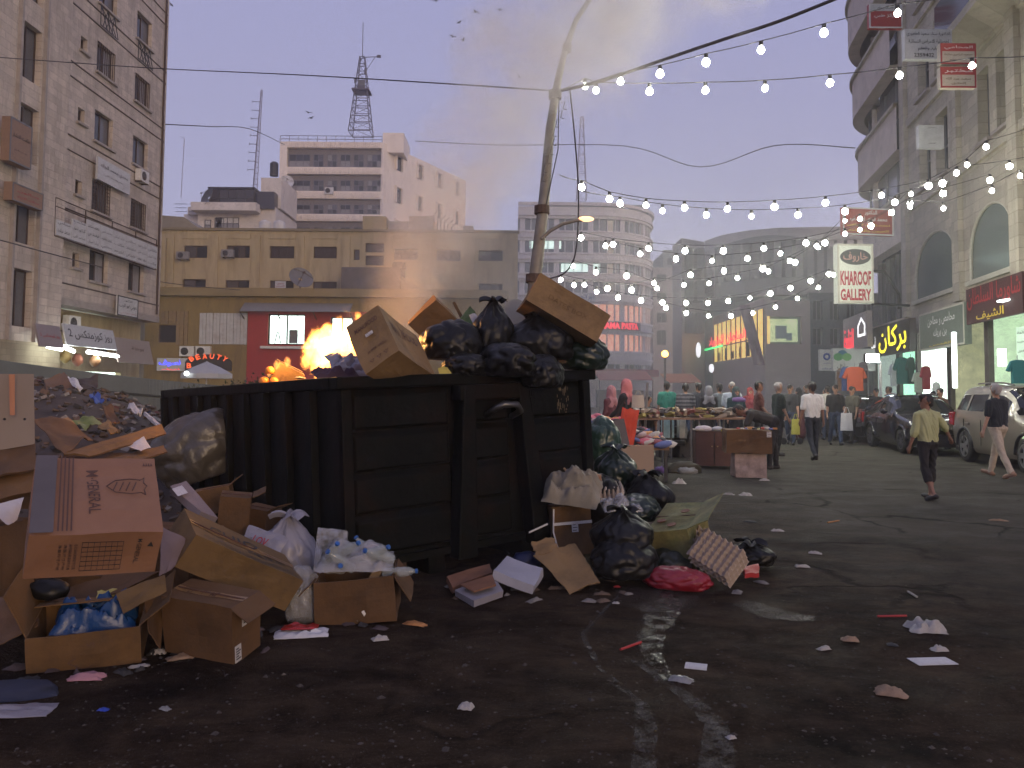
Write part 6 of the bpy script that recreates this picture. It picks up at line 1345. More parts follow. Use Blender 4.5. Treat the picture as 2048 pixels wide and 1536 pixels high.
# rubble mound
def mound(u, v):
    px = -60+430*u; Y = 7.2+6.3*v; p = PG(px, Y); ht = (1.70-.55*max(0, (u-.42)/.5)**1.2)*math.sin(min(v*1.25, 1)*math.pi/2)**1.3*(1 if v < .9 else .9)
    return (p.x, Y, max(0, ht-.25*(1-v))+.16*fbm(Vector((p.x*1.6, Y*1.6, 2)), 5)*min(1, v*3)-.02)
o = MB().grid(mound, 60, 50).build('rubble_mound', mat('rubble_earth', (.062,.048,.04), .95, var=.45, scale=3, bump=.8, bscale=12, dirt=(.05,.04,.035), dscale=1.5), None, smooth=True)
o['kind'] = 'structure'
q = random.Random(15); mb = MB()
def rough_bit(mb, c, s, mi):
    M_ = Matrix.LocRotScale(c, Euler((q.uniform(-.6,.6), q.uniform(-.6,.6), q.uniform(0,6))), Vector((s*q.uniform(.6,2), s, s*q.uniform(.15,.7)))); mb.box(-.5,.5,-.5,.5,-.5,.5, M_, mi)
cols = [(.20,.185,.175), (.075,.055,.04), (.025,.035,.10), (.11,.07,.045), (.03,.028,.026), (.10,.03,.025)]
for k in range(900):
    u, v = q.random()**.8, .05+.93*q.random(); c = Vector(mound(u, v)); rough_bit(mb, c+Vector((0,0,.02)), q.uniform(.015, .085)*(1.6 if q.random() < .08 else 1), q.choice([0,0,1,1,1,1,3,3,3,4,4,4,2 if q.random() < .4 else 1,5 if q.random() < .4 else 3]) if u > .25 else q.choice([1,3,4,4,1]))
o = mb.build('rubble_litter', [mat('rubble_bit%d' % i, c, .8, var=.3, scale=20) for i, c in enumerate(cols)], fix=False); stuff(o, 'scattered small litter and stones on the rubble mound', 'litter')
for k, (cs, m_, lb, nm) in enumerate((([(88,762,9.5),(128,742,10),(152,780,9.6),(96,790,9.0)], CARD[3], 'crushed pale carton at the top of the rubble mound', 'crushed_carton'), ([(135,755,9.8),(148,752,9.9),(166,778,9.5),(152,780,9.4)], PAPER, 'white folded sheet beside the crushed carton', 'paper_sheet'), ([(155,760,9.9),(195,752,10.2),(196,772,10),(165,780,9.6)], mat('dark_card', (.05,.035,.03), .8), 'dark bent card on the rubble mound', 'cardboard_sheet'), ([(178,790,9),(196,785,9.2),(208,804,9),(190,808,8.8)], mat('blue_tarp', (.03,.07,.28), .5), 'blue plastic piece on the rubble', 'plastic_sheet'), ([(205,815,8.2),(225,812,8.3),(240,846,7.7),(218,852,7.6)], CARD[2], 'brown flat carton on the rubble slope', 'cardboard_sheet'), ([(285,828,8.2),(292,824,8.2),(322,850,7.8),(316,854,7.7)], PAPER, 'long white strip on the rubble slope', 'paper_strip'), ([(255,812,8.8),(268,808,8.9),(285,822,8.6),(275,828,8.5)], PAPER, 'torn white scrap in the middle of the rubble', 'paper_sheet'), ([(195,850,7.4),(215,845,7.5),(240,862,7.3),(220,868,7.2)], CARD[4], 'tan carton scrap at the rubble foot', 'cardboard_sheet'))):
    sheet4(nm, lb, 'litter', [(a_, b_, c_+(2.0 if k < 3 else .9)) for a_, b_, c_ in cs], m_, .05, 120+k, 8, .012)
# bush and umbrella
def bush(label, c, r, n, seed, name='shrub'):
    t = thing(name, label, 'shrub', c); q = random.Random(seed); mb = MB()
    for k in range(6): a = q.uniform(0, 6.28); mb.tube([(0,0,0),(r[0]*.3*math.cos(a), r[1]*.3*math.sin(a), r[2]*.7),(r[0]*.7*math.cos(a), r[1]*.7*math.sin(a), r[2]*1.3)], [.04,.025,.01], 5)
    mb.build('stem', mat('bush_wood', (.06,.045,.03), .9), t); mb = MB()
    for k in range(n):
        d = Vector((q.gauss(0,1), q.gauss(0,1), q.gauss(0,1))).normalized()*q.random()**.45; p = Vector((d.x*r[0], d.y*r[1], r[2]*1.1+d.z*r[2])); p += Vector((q.gauss(0,.08), q.gauss(0,.08), q.gauss(0,.08)))
        s = q.uniform(.03, .07); M_ = Matrix.LocRotScale(p, Euler((q.uniform(0,6), q.uniform(0,6), q.uniform(0,6))), Vector((s, s*.55, s))); mb.add([M_ @ Vector(v) for v in ((-1,0,0),(0,-1,0),(1,0,.2),(0,1,0))], [(0,1,2,3)])
    mb.build('foliage', mat('bush_leaf', (.035,.04,.018), .8, var=.5, scale=3), t, fix=False); return t
bush('dark leafless-looking shrub behind the skip rim', PG(520, 19), (.75,.6,.85), 2600, 3); bush('dark shrub right of the white umbrella', PG(470, 20), (.5,.5,.8), 1500, 4); bush('small shrub under the white umbrella edge', PG(390, 18), (.45,.4,.75), 1200, 5)
p = P(414, 723, 30); t = thing('patio_umbrella', 'grey white café umbrella beyond the tin fence', 'umbrella', (p.x, 30, 0)); H = p.z
MB().tube([(0,0,0),(0,0,H)], .03, 6).build('pole', WHITEP, t); n = 8; UM = mat('umbrella_cloth', (.36,.36,.38), .8, var=.08)
for k in range(n):
    a, b = 2*math.pi*k/n, 2*math.pi*(k+1)/n; r = 1.0
    mb = MB(); mb.add([(0,0,H),(r*math.cos(a),r*math.sin(a),H-.48),(r*math.cos(b),r*math.sin(b),H-.48),(r*math.cos(a),r*math.sin(a),H-.66),(r*math.cos(b),r*math.sin(b),H-.66),(r*.5*math.cos((a+b)/2),r*.5*math.sin((a+b)/2),H-.22)], [(0,1,5),(0,5,2),(5,1,2),(1,3,4,2)]); mb.build('panel', UM, t, fix=False)
t = thing('lamp', 'small white lamp under the left of the umbrella', 'lamp', P(373, 747, 29)); MB().sphere((0,0,0), .09).build('globe', mat('shop_lamp_glow'), t); MB().tube([(0,0,.08),(0,0,.4)], .01, 4).build('cord', BLACKM, t)

# ================================================================== lamp pole, cables, light strings
PLM = mat('pole_steel', (.21,.20,.175), .6, .3, var=.25, scale=4, dirt=(.10,.07,.045), dscale=3)
Yp = 13.0; b0 = PG(1052, Yp); t = thing('lamp_post', 'tall leaning galvanised lamp post with curved top', 'lamp post', b0)
path = [(1050,800),(1062,640),(1072,540),(1088,400),(1100,260),(1112,180),(1130,100),(1152,40),(1182,-5),(1230,-50),(1300,-85)]
pp = [P(a, b, Yp)-b0 for a, b in path]; pp[0].z = 0
rr = [.12,.118,.11,.095,.08,.068,.052,.044,.04,.035,.03]
MB().tube(pp, rr, 12).build('shaft', PLM, t, smooth=True)
for k, (a, b, r) in enumerate(((1069,557,.15),(1084,420,.13),(1110,190,.11),(1134,96,.075))): p = P(a, b, Yp)-b0; MB().lathe([(r,-.07),(r,.07)], 12, Matrix.Translation(p)).build('collar', RUST, t)
arm = [P(a, b, Yp-.1)-b0 for a, b in ((1083,478),(1100,462),(1125,448),(1152,441),(1165,440))]; MB().tube(arm, .03, 7).build('arm', PLM, t)
MB().sphere(P(1172,438,Yp-.1)-b0, .09, 10, 7, sc=(1.5,.8,.5)).build('lamp_head', mat('dim_sodium', (1,.5,.2), .5, emit=(1.0,.55,.28), es=2.2, var=0), t, smooth=True)
mb = MB(); q = random.Random(2)
for k in range(9): a = P(1112-k*5+q.uniform(-3,3)+8, 205+k*18, Yp-.15)-b0; mb.tube([a, a+Vector((.06,0,.02)), a+Vector((.03,0,-.11)), a+Vector((.09,0,-.12))], .008, 4)
mb.tube([P(1118,185,Yp-.1)-b0, P(1116,300,Yp-.12)-b0, P(1090,420,Yp-.1)-b0], .012, 4)
mb.build('dangling_wire', BLACKM, t, fix=False)
CAB = mat('cable_rubber', (.035,.033,.04), .7, var=0)
def cable(label, pts, r, name='cable'):
    A = [P(*p) for p in pts]; out = []
    for i in range(len(A)-1):
        p0, p1, p2, p3 = A[max(i-1,0)], A[i], A[i+1], A[min(i+2,len(A)-1)]
        for k in range(6):
            s = k/6; out.append(.5*((2*p1)+(p2-p0)*s+(2*p0-5*p1+4*p2-p3)*s*s+(3*p1-p0-3*p2+p3)*s**3))
    out.append(A[-1]); b0 = out[0].copy(); o = MB().tube([p-b0 for p in out], r, 5).build(name, CAB, None, smooth=True); o.location = b0; return tag(o, label, 'cable')
cable('thick black power cable rising to the top right from the pole', [(1118,182,13),(1200,163,13),(1320,122,12.6),(1450,78,12.2),(1560,42,11.8),(1700,-14,11.3)], .028)
cable('long thin cable from left block to the pole', [(-40,112,20),(300,136,22),(600,150,18),(900,168,15),(1100,181,13)], .014)
cable('sagging wire from left block toward the white tower', [(318,248,38),(420,253,50),(500,258,62),(570,290,78)], .03)
cable('faint wire crossing behind the pole', [(830,282,60),(1000,290,60),(1250,292,55),(1400,334,50),(1550,291,45),(1710,296,40)], .03)
cable('drop cable hanging down right of the pole', [(1140,180,13),(1150,280,13),(1157,390,13),(1152,500,13),(1130,545,13),(1085,560,13)], .014)
cable('low wire across the left shopfronts', [(0,480,24),(150,520,30),(330,565,42),(480,580,45)], .02)
def string(label, pts, Y0, Y1, r=.085, ends=None, group='light strings over the market street'):
    xs = [p[0] for p in pts]; lo, hi = min(xs), max(xs)
    f_ = lambda x: Y0+(Y1-Y0)*(x-lo)/max(hi-lo, 1)
    b = [P(x, y, f_(x)) for x, y in pts]; b0 = b[0].copy()
    t = thing('light_string', label, 'light string', b0, group=group)
    path = [p-b0+Vector((0,0,r+.07)) for p in b]
    if ends: path = [P(*ends[0])-b0]+path+[P(*ends[1])-b0]
    out = []
    for i in range(len(path)-1):
        for k in range(4): s = k/4; p = path[i].lerp(path[i+1], s); p.z -= .10*s*(1-s)*(path[i]-path[i+1]).length*.35; out.append(p)
    MB().tube(out+[path[-1]], .009, 4).build('wire', CAB, t, fix=False)
    for p in b:
        o = bpy.data.objects.new('bulb', bulb_me(r)); COL.objects.link(o); o.parent = t; o.location = p-b0
        o.scale = (rnd.uniform(.62, .92),)*3
        s = bpy.data.objects.new('socket', sock_me(r)); COL.objects.link(s); s.parent = t; s.location = p-b0
_bm = {}
def bulb_me(r):
    if ('b', r) not in _bm:
        o = MB().lathe([(r*.1,-r),(r*.75,-r*.66),(r,0),(r*.75,r*.66),(r*.45,r*.9)], 9).build('bulb', BULBM, smooth=True); _bm['b', r] = o.data; bpy.data.objects.remove(o)
    return _bm['b', r]
def sock_me(r):
    if ('s', r) not in _bm:
        o = MB().lathe([(r*.42,r*.86),(r*.42,r*.86+.07)], 8).build('socket', BLACKM); _bm['s', r] = o.data; bpy.data.objects.remove(o)
    return _bm['s', r]
string('upper light string climbing to the top right corner', [(1241,163),(1320,148),(1412,125),(1522,100),(1648,66),(1795,27)], 13.2, 12, .085, ((1120,182,13.1), (1930,-10,11.5)))
string('level light string second from the top', [(1170,173),(1192,181),(1299,183),(1411,181),(1530,177),(1660,166),(1799,151),(1944,132)], 13.2, 13.5, .08, ((1120,182,13.1), (2060,112,14)))
string('light string above the roof line, denser left run', [(1163,375),(1219,398),(1292,411),(1369,416),(1455,418),(1549,414),(1651,406),(1763,391),(1857,372),(1934,330),(1972,294)], 16, 18, .085, ((1120,350,13.1), (2060,255,19)))
string('light string just below the roof line run', [(1240,407),(1325,422),(1413,430),(1503,433),(1596,430),(1690,423),(1790,405),(1885,367),(1913,346),(2019,333)], 17, 18, .085, ((1157,380,14), (2070,310,18)))
string('light string sagging in front of the round building top', [(1162,476),(1226,489),(1297,497),(1370,502),(1447,502),(1528,497),(1612,486),(1690,468),(1742,452),(1820,407),(1886,387),(1980,360)], 19, 20, .085)
string('light string from the round building to the red doctor sign', [(1211,492),(1280,508),(1352,518),(1424,522),(1495,517),(1561,507),(1633,492),(1720,460),(1783,425),(1822,388)], 20, 22, .09)
string('light string crossing the middle of the curved building', [(1146,532),(1192,545),(1253,552),(1314,577),(1381,550),(1448,542),(1526,538),(1590,525),(1650,486),(1720,438)], 21, 22, .09)
string('light string third lowest, meeting over the curved building', [(1121,560),(1169,570),(1215,577),(1263,580),(1308,566),(1368,570),(1418,567),(1475,556),(1537,543),(1580,522),(1636,495),(1690,442)], 21, 23, .085)
string('light string second lowest over the market', [(1148,570),(1193,584),(1236,595),(1282,601),(1325,605),(1372,606),(1416,606),(1457,602),(1500,596),(1541,587),(1581,576),(1621,562),(1658,548)], 22, 24, .085)
string('lowest light string over the market crowd', [(1332,616),(1373,626),(1417,632),(1462,632),(1506,626),(1551,614),(1595,597),(1637,575),(1667,550)], 22, 24, .085)
string('short light string before the arched windows', [(1793,448),(1740,441),(1820,413),(1887,417),(1984,382),(2040,352)][2:], 18, 18, .085)
# ================================================================== fire and smoke
FC = P(662, 700, 7.9)
def volume_mat(name, build):
    m = bpy.data.materials.new(name); m.use_nodes = True; t = m.node_tree; t.nodes.clear(); out = t.nodes.new('ShaderNodeOutputMaterial'); v = t.nodes.new('ShaderNodeVolumePrincipled'); t.links.new(v.outputs[0], out.inputs['Volume']); build(t, v); return m
def flame(t, v):
    L = t.links; tc = t.nodes.new('ShaderNodeTexCoord'); n = t.nodes.new('ShaderNodeTexNoise'); n.inputs['Scale'].default_value = 3.0; n.inputs['Detail'].default_value = 5; n.inputs['Distortion'].default_value = 1.0
    L.new(tc.outputs['Object'], n.inputs['Vector'])
    ln = t.nodes.new('ShaderNodeVectorMath'); ln.operation = 'LENGTH'; L.new(tc.outputs['Object'], ln.inputs[0])
    a = t.nodes.new('ShaderNodeMath'); a.operation = 'MULTIPLY_ADD'; L.new(n.outputs['Fac'], a.inputs[0]); a.inputs[1].default_value = 1.5; a.inputs[2].default_value = -.05
    s = t.nodes.new('ShaderNodeMath'); s.operation = 'SUBTRACT'; L.new(a.outputs[0], s.inputs[0]); L.new(ln.outputs['Value'], s.inputs[1])
    r = t.nodes.new('ShaderNodeMapRange'); L.new(s.outputs[0], r.inputs['Value']); r.inputs['From Min'].default_value = 0.0; r.inputs['From Max'].default_value = .16; r.inputs['To Max'].default_value = 1
    e_ = t.nodes.new('ShaderNodeMath'); e_.operation = 'MULTIPLY'; L.new(r.outputs[0], e_.inputs[0]); e_.inputs[1].default_value = 30; L.new(e_.outputs[0], v.inputs['Emission Strength'])
    v.inputs['Emission Color'].default_value = (1.0, .37, .07, 1); v.inputs['Density'].default_value = 0.0
FLM = volume_mat('flame_volume', flame)
tF = thing('fire', 'bright yellow flames rising from the rubbish in the skip', 'fire', FC)
for k, (px, py, Y, s) in enumerate(((670, 692, 7.8, (.34,.28,.30)), (638, 702, 7.9, (.23,.22,.25)), (645, 735, 7.8, (.2,.16,.22)), (698, 680, 7.7, (.22,.2,.22)), (655, 675, 7.9, (.16,.14,.2)), (716, 634, 7.7, (.06,.05,.08)), (628, 685, 7.9, (.09,.07,.2)), (680, 660, 7.8, (.10,.08,.2)), (616, 700, 7.9, (.06,.05,.15)), (612, 722, 7.9, (.09,.07,.13)))):
    o = MB().sphere((0,0,0), 1.0, 16, 10).build('flame', FLM, tF, smooth=True); p = P(px, py, Y)-FC; o.location = p; o.scale = s
    o.rotation_euler = (0, 0, k)
tF2 = thing('fire', 'small flame licking the little carton on the skip rim', 'fire', P(565, 735, 8.1))
for k, (px, py, s) in enumerate(((553, 730, (.045,.045,.07)), (575, 724, (.05,.045,.08)), (538, 748, (.035,.035,.05)))):
    o = MB().sphere((0,0,0), 1.0, 12, 8).build('flame', FLM, tF2, smooth=True); o.location = P(px, py, 8.0)-tF2.location; o.scale = s
for k, (p, e_, r) in enumerate(((P(660, 655, 7.9), 150, .32), (P(565, 715, 7.9), 7, .08))):
    l = bpy.data.lights.new('fire_light', 'POINT'); l.energy = e_; l.color = (1.0, .46, .13); l.shadow_soft_size = r; o = bpy.data.objects.new('fire_light', l); COL.objects.link(o); o.location = p
def smoke(t, v):
    L = t.links; tc = t.nodes.new('ShaderNodeTexCoord'); sp = t.nodes.new('ShaderNodeSeparateXYZ'); L.new(tc.outputs['Object'], sp.inputs[0])
    def mth(op, a, b=None, c=None):
        x = t.nodes.new('ShaderNodeMath'); x.operation = op
        for i, q in enumerate((a, b, c)):
            if q is None: continue
            if isinstance(q, (int, float)): x.inputs[i].default_value = q
            else: L.new(q, x.inputs[i])
        return x.outputs[0]
    z = mth('MAXIMUM', sp.outputs[2], 0.0)
    # the axis drifts to the right and away with height, and the plume widens
    ax = mth('MULTIPLY', mth('POWER', z, 1.35), .30); ay = mth('MULTIPLY', z, .30)
    dx = mth('SUBTRACT', sp.outputs[0], ax); dy = mth('SUBTRACT', sp.outputs[1], ay)
    rad = mth('SQRT', mth('ADD', mth('MULTIPLY', dx, dx), mth('MULTIPLY', dy, dy))); wid = mth('MULTIPLY_ADD', z, .36, .75)
    e_ = mth('DIVIDE', rad, wid)
    n = t.nodes.new('ShaderNodeTexNoise'); n.inputs['Scale'].default_value = .75; n.inputs['Detail'].default_value = 5; n.inputs['Roughness'].default_value = .6; n.inputs['Distortion'].default_value = .8; L.new(tc.outputs['Object'], n.inputs['Vector'])
    val = mth('SUBTRACT', mth('MULTIPLY_ADD', n.outputs['Fac'], 2.4, -.55), e_)
    r = t.nodes.new('ShaderNodeMapRange'); L.new(val, r.inputs['Value']); r.inputs['From Min'].default_value = 0; r.inputs['From Max'].default_value = 1.0
    fall = mth('DIVIDE', 1.0, mth('MULTIPLY_ADD', z, .55, 1.0))
    d = mth('MULTIPLY', mth('MULTIPLY', r.outputs[0], fall), 4.0); L.new(d, v.inputs['Density'])
    v.inputs['Color'].default_value = (1.0, .95, .88, 1); v.inputs['Anisotropy'].default_value = .2
SB = P(775, 700, 9.0)
o = MB().box(-2.6, 8.5, -3.5, 7.5, -.1, 9.5).build('smoke', volume_mat('smoke_volume', smoke), fix=False); o.location = SB; o['kind'] = 'stuff'; tag(o, 'tan smoke plume drifting up to the right from the fire', 'smoke')
# the drifting rest of the smoke, thin and wide over the market street
def drift(t, v):
    L = t.links; tc = t.nodes.new('ShaderNodeTexCoord'); ln = t.nodes.new('ShaderNodeVectorMath'); ln.operation = 'LENGTH'; L.new(tc.outputs['Object'], ln.inputs[0])
    n = t.nodes.new('ShaderNodeTexNoise'); n.inputs['Scale'].default_value = 2.4; n.inputs['Detail'].default_value = 2; L.new(tc.outputs['Object'], n.inputs['Vector'])
    a = t.nodes.new('ShaderNodeMath'); a.operation = 'SUBTRACT'; L.new(n.outputs['Fac'], a.inputs[0]); L.new(ln.outputs['Value'], a.inputs[1])
    r = t.nodes.new('ShaderNodeMapRange'); L.new(a.outputs[0], r.inputs['Value']); r.inputs['From Min'].default_value = -.5; r.inputs['From Max'].default_value = .3; r.inputs['To Max'].default_value = .018; L.new(r.outputs[0], v.inputs['Density'])
    v.inputs['Color'].default_value = (.97, .97, .97, 1)
o = MB().sphere((0,0,0), 1.0, 24, 14).build('smoke', volume_mat('drift_volume', drift), smooth=True); place(o, (6.0, 32, 5.5), (0, 0, -.35), (13, 17, 9.5)); o['kind'] = 'stuff'; tag(o, 'thin grey smoke hanging under the light strings over the market', 'smoke')
# birds
def bird(label, px, py, Y, s, f_):
    t = thing('bird', label, 'bird', P(px, py, Y), f_, group='birds circling over the street')
    mb = MB(); mb.sphere((0,0,0), .12*s, 8, 6, sc=(2.2,1,1)); mb.add([(-.2*s,-.05*s,0),(-.5*s,-.12*s,.02),(-.5*s,.12*s,.02),(-.2*s,.05*s,0)], [(0,1,2,3)]); mb.build('body', BLACKM, t, smooth=True)
    for sg in (-1, 1): mb = MB(); mb.add([(.12*s,sg*.08*s,.02),(-.12*s,sg*.08*s,.02),(-.16*s,sg*.5*s,.16*s),(.05*s,sg*.45*s,.17*s),(-.2*s,sg*.95*s,.06*s)], [(0,1,2,3),(3,2,4)]); mb.build('wing', BLACKM, t, fix=False)
for k, (px, py, w_) in enumerate(((343,10,'leftmost, above the stone block'),(872,2,'at the top edge'),(951,24,'upper of the middle four'),(918,45,'second of the middle four'),(906,73,'lower left of the middle four'),(927,80,'lowest of the middle four'),(1000,20,'rightmost of the high ones'),(1038,154,'close to the pole'),(622,236,'low, over the tower roof'),(617,225,'low, nearest the tower roof edge'))): bird('dark flying bird %s' % w_, px, py, 60, .45, k*1.3)
# ================================================================== people
def capsule(mb, p0, p1, r0, r1, n=10):
    p0, p1 = Vector(p0), Vector(p1); d = p1-p0; L = d.length; t = d.normalized() if L > 1e-6 else Vector((0,0,1)); a = t.orthogonal().normalized(); b = t.cross(a); vs = []; rings = []
    for k in range(1, 4): q = -math.pi/2+k*math.pi/8; rings.append((p0+t*r0*math.sin(q), r0*math.cos(q)))
    rings.append((p0, r0)); rings.append((p1, r1))
    for k in range(1, 4): q = k*math.pi/8; rings.append((p1+t*r1*math.sin(q), r1*math.cos(q)))
    for c, r in rings: vs += [c+(a*math.cos(2*math.pi*j/n)+b*math.sin(2*math.pi*j/n))*r for j in range(n)]
    k = len(rings); fs = [(i*n+j, i*n+(j+1) % n, (i+1)*n+(j+1) % n, (i+1)*n+j) for i in range(k-1) for j in range(n)]+[tuple(range(n-1,-1,-1)), tuple((k-1)*n+j for j in range(n))]
    mb.add(vs, fs)
SKIN = mat('skin', (.30,.17,.115), .6, var=.06); SKIND = mat('skin_tan', (.22,.115,.075), .6, var=.06); HAIRB = mat('black_hair', (.012,.010,.010), .6, var=.2, scale=40, bump=.4, bscale=80); HAIRG = mat('grey_hair', (.30,.28,.27), .7, var=.2, scale=40); EYED = mat('eye_dark', (.02,.015,.012), .4, var=0); LIP = mat('lip', (.22,.09,.07), .6, var=0)
SHOE = mat('dark_shoe', (.02,.018,.018), .6, var=.2)
def cloth(key, col, **k): return mat('cloth_'+key, col, .9, var=.12, scale=9, bump=.25, bscale=22, **k)
def rotx(v, a): return Vector((v.x, v.y*math.cos(a)-v.z*math.sin(a), v.y*math.sin(a)+v.z*math.cos(a)))
def person(label, base, h, face, top, bottom, skin=SKIN, hair=HAIRB, shoe=SHOE, lean=0.0, legs=((.15,.1),(-.2,.35)), arms=((.1,.1,.2),(-.1,.1,.2)), sleeve=.5, short=False, skirt=False, hijab=None, voxel=.017, head=(0, 0), bald=False, bag=None, belt=None, stripes=None, seat=False, wide=1.0, collar=None):
    """faces local +y; legs = (hip swing, knee bend) L,R; arms = (swing, out, elbow)"""
    k = h/1.75; prims = []   # (material, p0, p1, r0, r1)
    hipz = .93; hips = Vector((0,0,hipz))
    def add(m, a, b, r0, r1): prims.append((m, Vector(a)*k, Vector(b)*k, r0*k, r1*k))
    feet = []
    for i, s in enumerate((-1, 1)):
        sw, kn = legs[i]; H = Vector((s*.09, 0, hipz-.03)); K = H+rotx(Vector((s*.012,0,-.43)), -(-sw)*1.0 if False else sw); A = K+rotx(Vector((0,0,-.42)), sw-kn)
        if not skirt:
            add(bottom, H+Vector((0,0,.02)), K, .088*wide, .060); add(bottom, K, K.lerp(A, .40 if short else 1.0), .060 if not short else .070, .047 if not short else .066)
            if short: add(skin, K.lerp(A, .3), K.lerp(A, .45), .052, .050); add(skin, K.lerp(A, .45), A, .048, .033)
        else: add(bottom, K, A, .09, .10)
        fa = sw-kn; toe = A+rotx(Vector((0,.16,-.05)), max(min(fa*.8, .2), -.7)); heel = A+rotx(Vector((0,-.04,-.05)), max(min(fa*.8, .2), -.7))
        add(shoe, heel, toe, .040, .034); add(shoe if not short else skin, A, heel, .036, .038); feet.append(min(toe.z-.035, heel.z-.04))
    if skirt:
        add(bottom, (0,0,hipz), (0,0,.45), .16*wide, .22*wide); add(bottom, (0,0,.45), (0,0,.16), .22*wide, .25*wide)
    def T(v): return hips+rotx(Vector(v)-hips, -lean)
    add(bottom if not skirt else bottom, T((-.06,0,hipz)), T((.06,0,hipz)), .115*wide, .115*wide)
    for s in (-1, 1):
        add(top, T((s*.055*wide,0,hipz+.03)), T((s*.075,0,1.20)), .112*wide, .115*wide); add(top, T((s*.075,0,1.20)), T((s*.095,.0,1.36)), .115*wide, .095)
        add(top, T((s*.03,0,1.43)), T((s*.165,0,1.405)), .062, .066)
    add(top, T((0,.02,1.25)), T((0,.01,1.38)), .12, .09)
    neck0, hd = T((0,0,1.42)), T((0,.015,1.62)); add(skin, neck0, T((0,.01,1.56)), .052, .050)
    # head turned by (yaw, pitch)
    Mh = Matrix.Translation(hd) @ Matrix.Rotation(-lean*.6, 4, 'X') @ Matrix.Rotation(head[0], 4, 'Z') @ Matrix.Rotation(head[1], 4, 'X')
    def Hd(x, y, z): return Mh @ Vector((x, y, z))
    add(skin, Hd(0,-.012,.03), Hd(0,-.005,.055), .085, .083); add(skin, Hd(0,.02,-.03), Hd(0,.042,-.075), .068, .042); add(skin, Hd(0,.085,.02), Hd(0,.107,-.018), .010, .014)
    for s in (-1, 1):
        add(EYED, Hd(s*.032,.082,.018), Hd(s*.034,.082,.018), .009, .009)
        if not hijab: add(skin, Hd(s*.082,-.005,.02), Hd(s*.086,-.01,-.015), .016, .012)
        add(hair if not bald else skin, Hd(s*.022,.084,.038), Hd(s*.045,.078,.036), .007, .006)
    add(LIP, Hd(-.018,.083,-.055), Hd(.018,.083,-.055), .008, .008)
    hp = len(prims)
    if hijab:
        add(hijab, Hd(0,-.03,.045), Hd(0,-.02,.06), .102, .10); add(hijab, Hd(0,-.045,.0), Hd(0,-.04,-.10), .10, .10); add(hijab, Hd(0,.0,-.12), T((0,-.005,1.42)), .085, .14)
        for s in (-1, 1): add(hijab, Hd(s*.07,.0,.02), Hd(s*.05,.03,-.10), .04, .05); add(hijab, T((s*.05,-.02,1.42)), T((s*.10,-.03,1.28)), .10, .085)
    elif not bald:
        add(hair, Hd(0,-.03,.055), Hd(0,.02,.078), .084, .073); add(hair, Hd(0,-.055,.02), Hd(0,-.06,-.03), .06, .045)
        for s in (-1, 1): add(hair, Hd(s*.055,-.025,.05), Hd(s*.062,-.03,.01), .036, .028)
    else:
        add(hair, Hd(0,-.06,.0), Hd(0,-.06,-.03), .055, .045)
        for s in (-1, 1): add(hair, Hd(s*.06,-.025,.02), Hd(s*.064,-.03,-.01), .03, .026)
    if collar:
        add(collar, T((-.045,-.01,1.475)), T((.045,-.01,1.475)), .032, .032)
    hands = []
    for i, s in enumerate((-1, 1)):
        sw, out, el = arms[i]; Sh = Vector((s*.19, 0, 1.40)); 
        def AR(v, a): 
            w = rotx(Vector(v), a); return Vector((w.x*math.cos(out*s)-w.z*math.sin(out*s)*0+ -w.z*math.sin(out)*s, w.y, w.z*math.cos(out)))
        ts = lambda v: T(v) if lean == 0 else T(v)
        E_ = Sh+AR((0,0,-.29), sw); Wr = E_+AR((0,0,-.25), sw+el); Hn = Wr+AR((0,0,-.085), sw+el)
        if lean: Sh2 = T(Sh); E2 = Sh2+AR((0,0,-.29), sw); W2 = E2+AR((0,0,-.25), sw+el); Hn = W2+AR((0,0,-.085), sw+el); Sh, E_, Wr = Sh2, E2, W2
        if sleeve >= 1: add(top, Sh, E_, .062, .050); add(top, E_, Wr, .050, .040)
        else:
            c = Sh.lerp(E_, min(sleeve*1.6, 1)); add(top, Sh, c, .064, .060); add(skin, Sh.lerp(E_, .4), E_, .044, .038); add(skin, E_, Wr, .038, .027)
            if sleeve > .7: add(top, Sh, E_.lerp(Wr, .15), .062, .055)
        d = (Hn-Wr).normalized(); side = d.cross(Vector((0,1,0))); side = side.normalized() if side.length > .1 else Vector((1,0,0)); fw = side.cross(d)
        # palm: two flattened lobes, then four curled fingers and a thumb off its side
        add(skin, Wr, Wr.lerp(Hn, .9)+fw*.018, .026, .022); add(skin, Wr, Wr.lerp(Hn, .9)-fw*.018, .026, .022)
        for j, ln in enumerate((.058,.066,.062,.048)):
            q0 = Hn+fw*(.030-.020*j); q1 = q0+d*ln*.55-side*s*.008; q2 = q1+d*ln*.42-side*s*.024; add(skin, q0, q1, .0105, .0098); add(skin, q1, q2, .0098, .0085)
        q0 = Wr.lerp(Hn, .45)+fw*.028; q1 = q0+d*.03+fw*.022; add(skin, q0, q1, .013, .011); add(skin, q1, q1+d*.028+fw*.004, .011, .009); hands.append(Hn*k)
    mb = MB()
    for m_, a, b, r0, r1 in prims: capsule(mb, a, b, r0, r1)
    o = mb.build('tmp', SKIN, None, fix=True); md = o.modifiers.new('r', 'REMESH'); md.mode = 'VOXEL'; md.voxel_size = voxel*k; sm = o.modifiers.new('s', 'SMOOTH'); sm.iterations = 3; sm.factor = .45
    dg = bpy.context.evaluated_depsgraph_get(); me = bpy.data.meshes.new_from_object(o.evaluated_get(dg)); bpy.data.objects.remove(o)
    # give each face the material of the nearest limb
    ms = []; 
    for pr in prims:
        if pr[0] not in ms: ms.append(pr[0])
    n = len(me.polygons); C = np.empty(n*3); me.polygons.foreach_get('center', C); C = C.reshape(-1, 3); best = np.full(n, 1e9); idx = np.zeros(n, int)
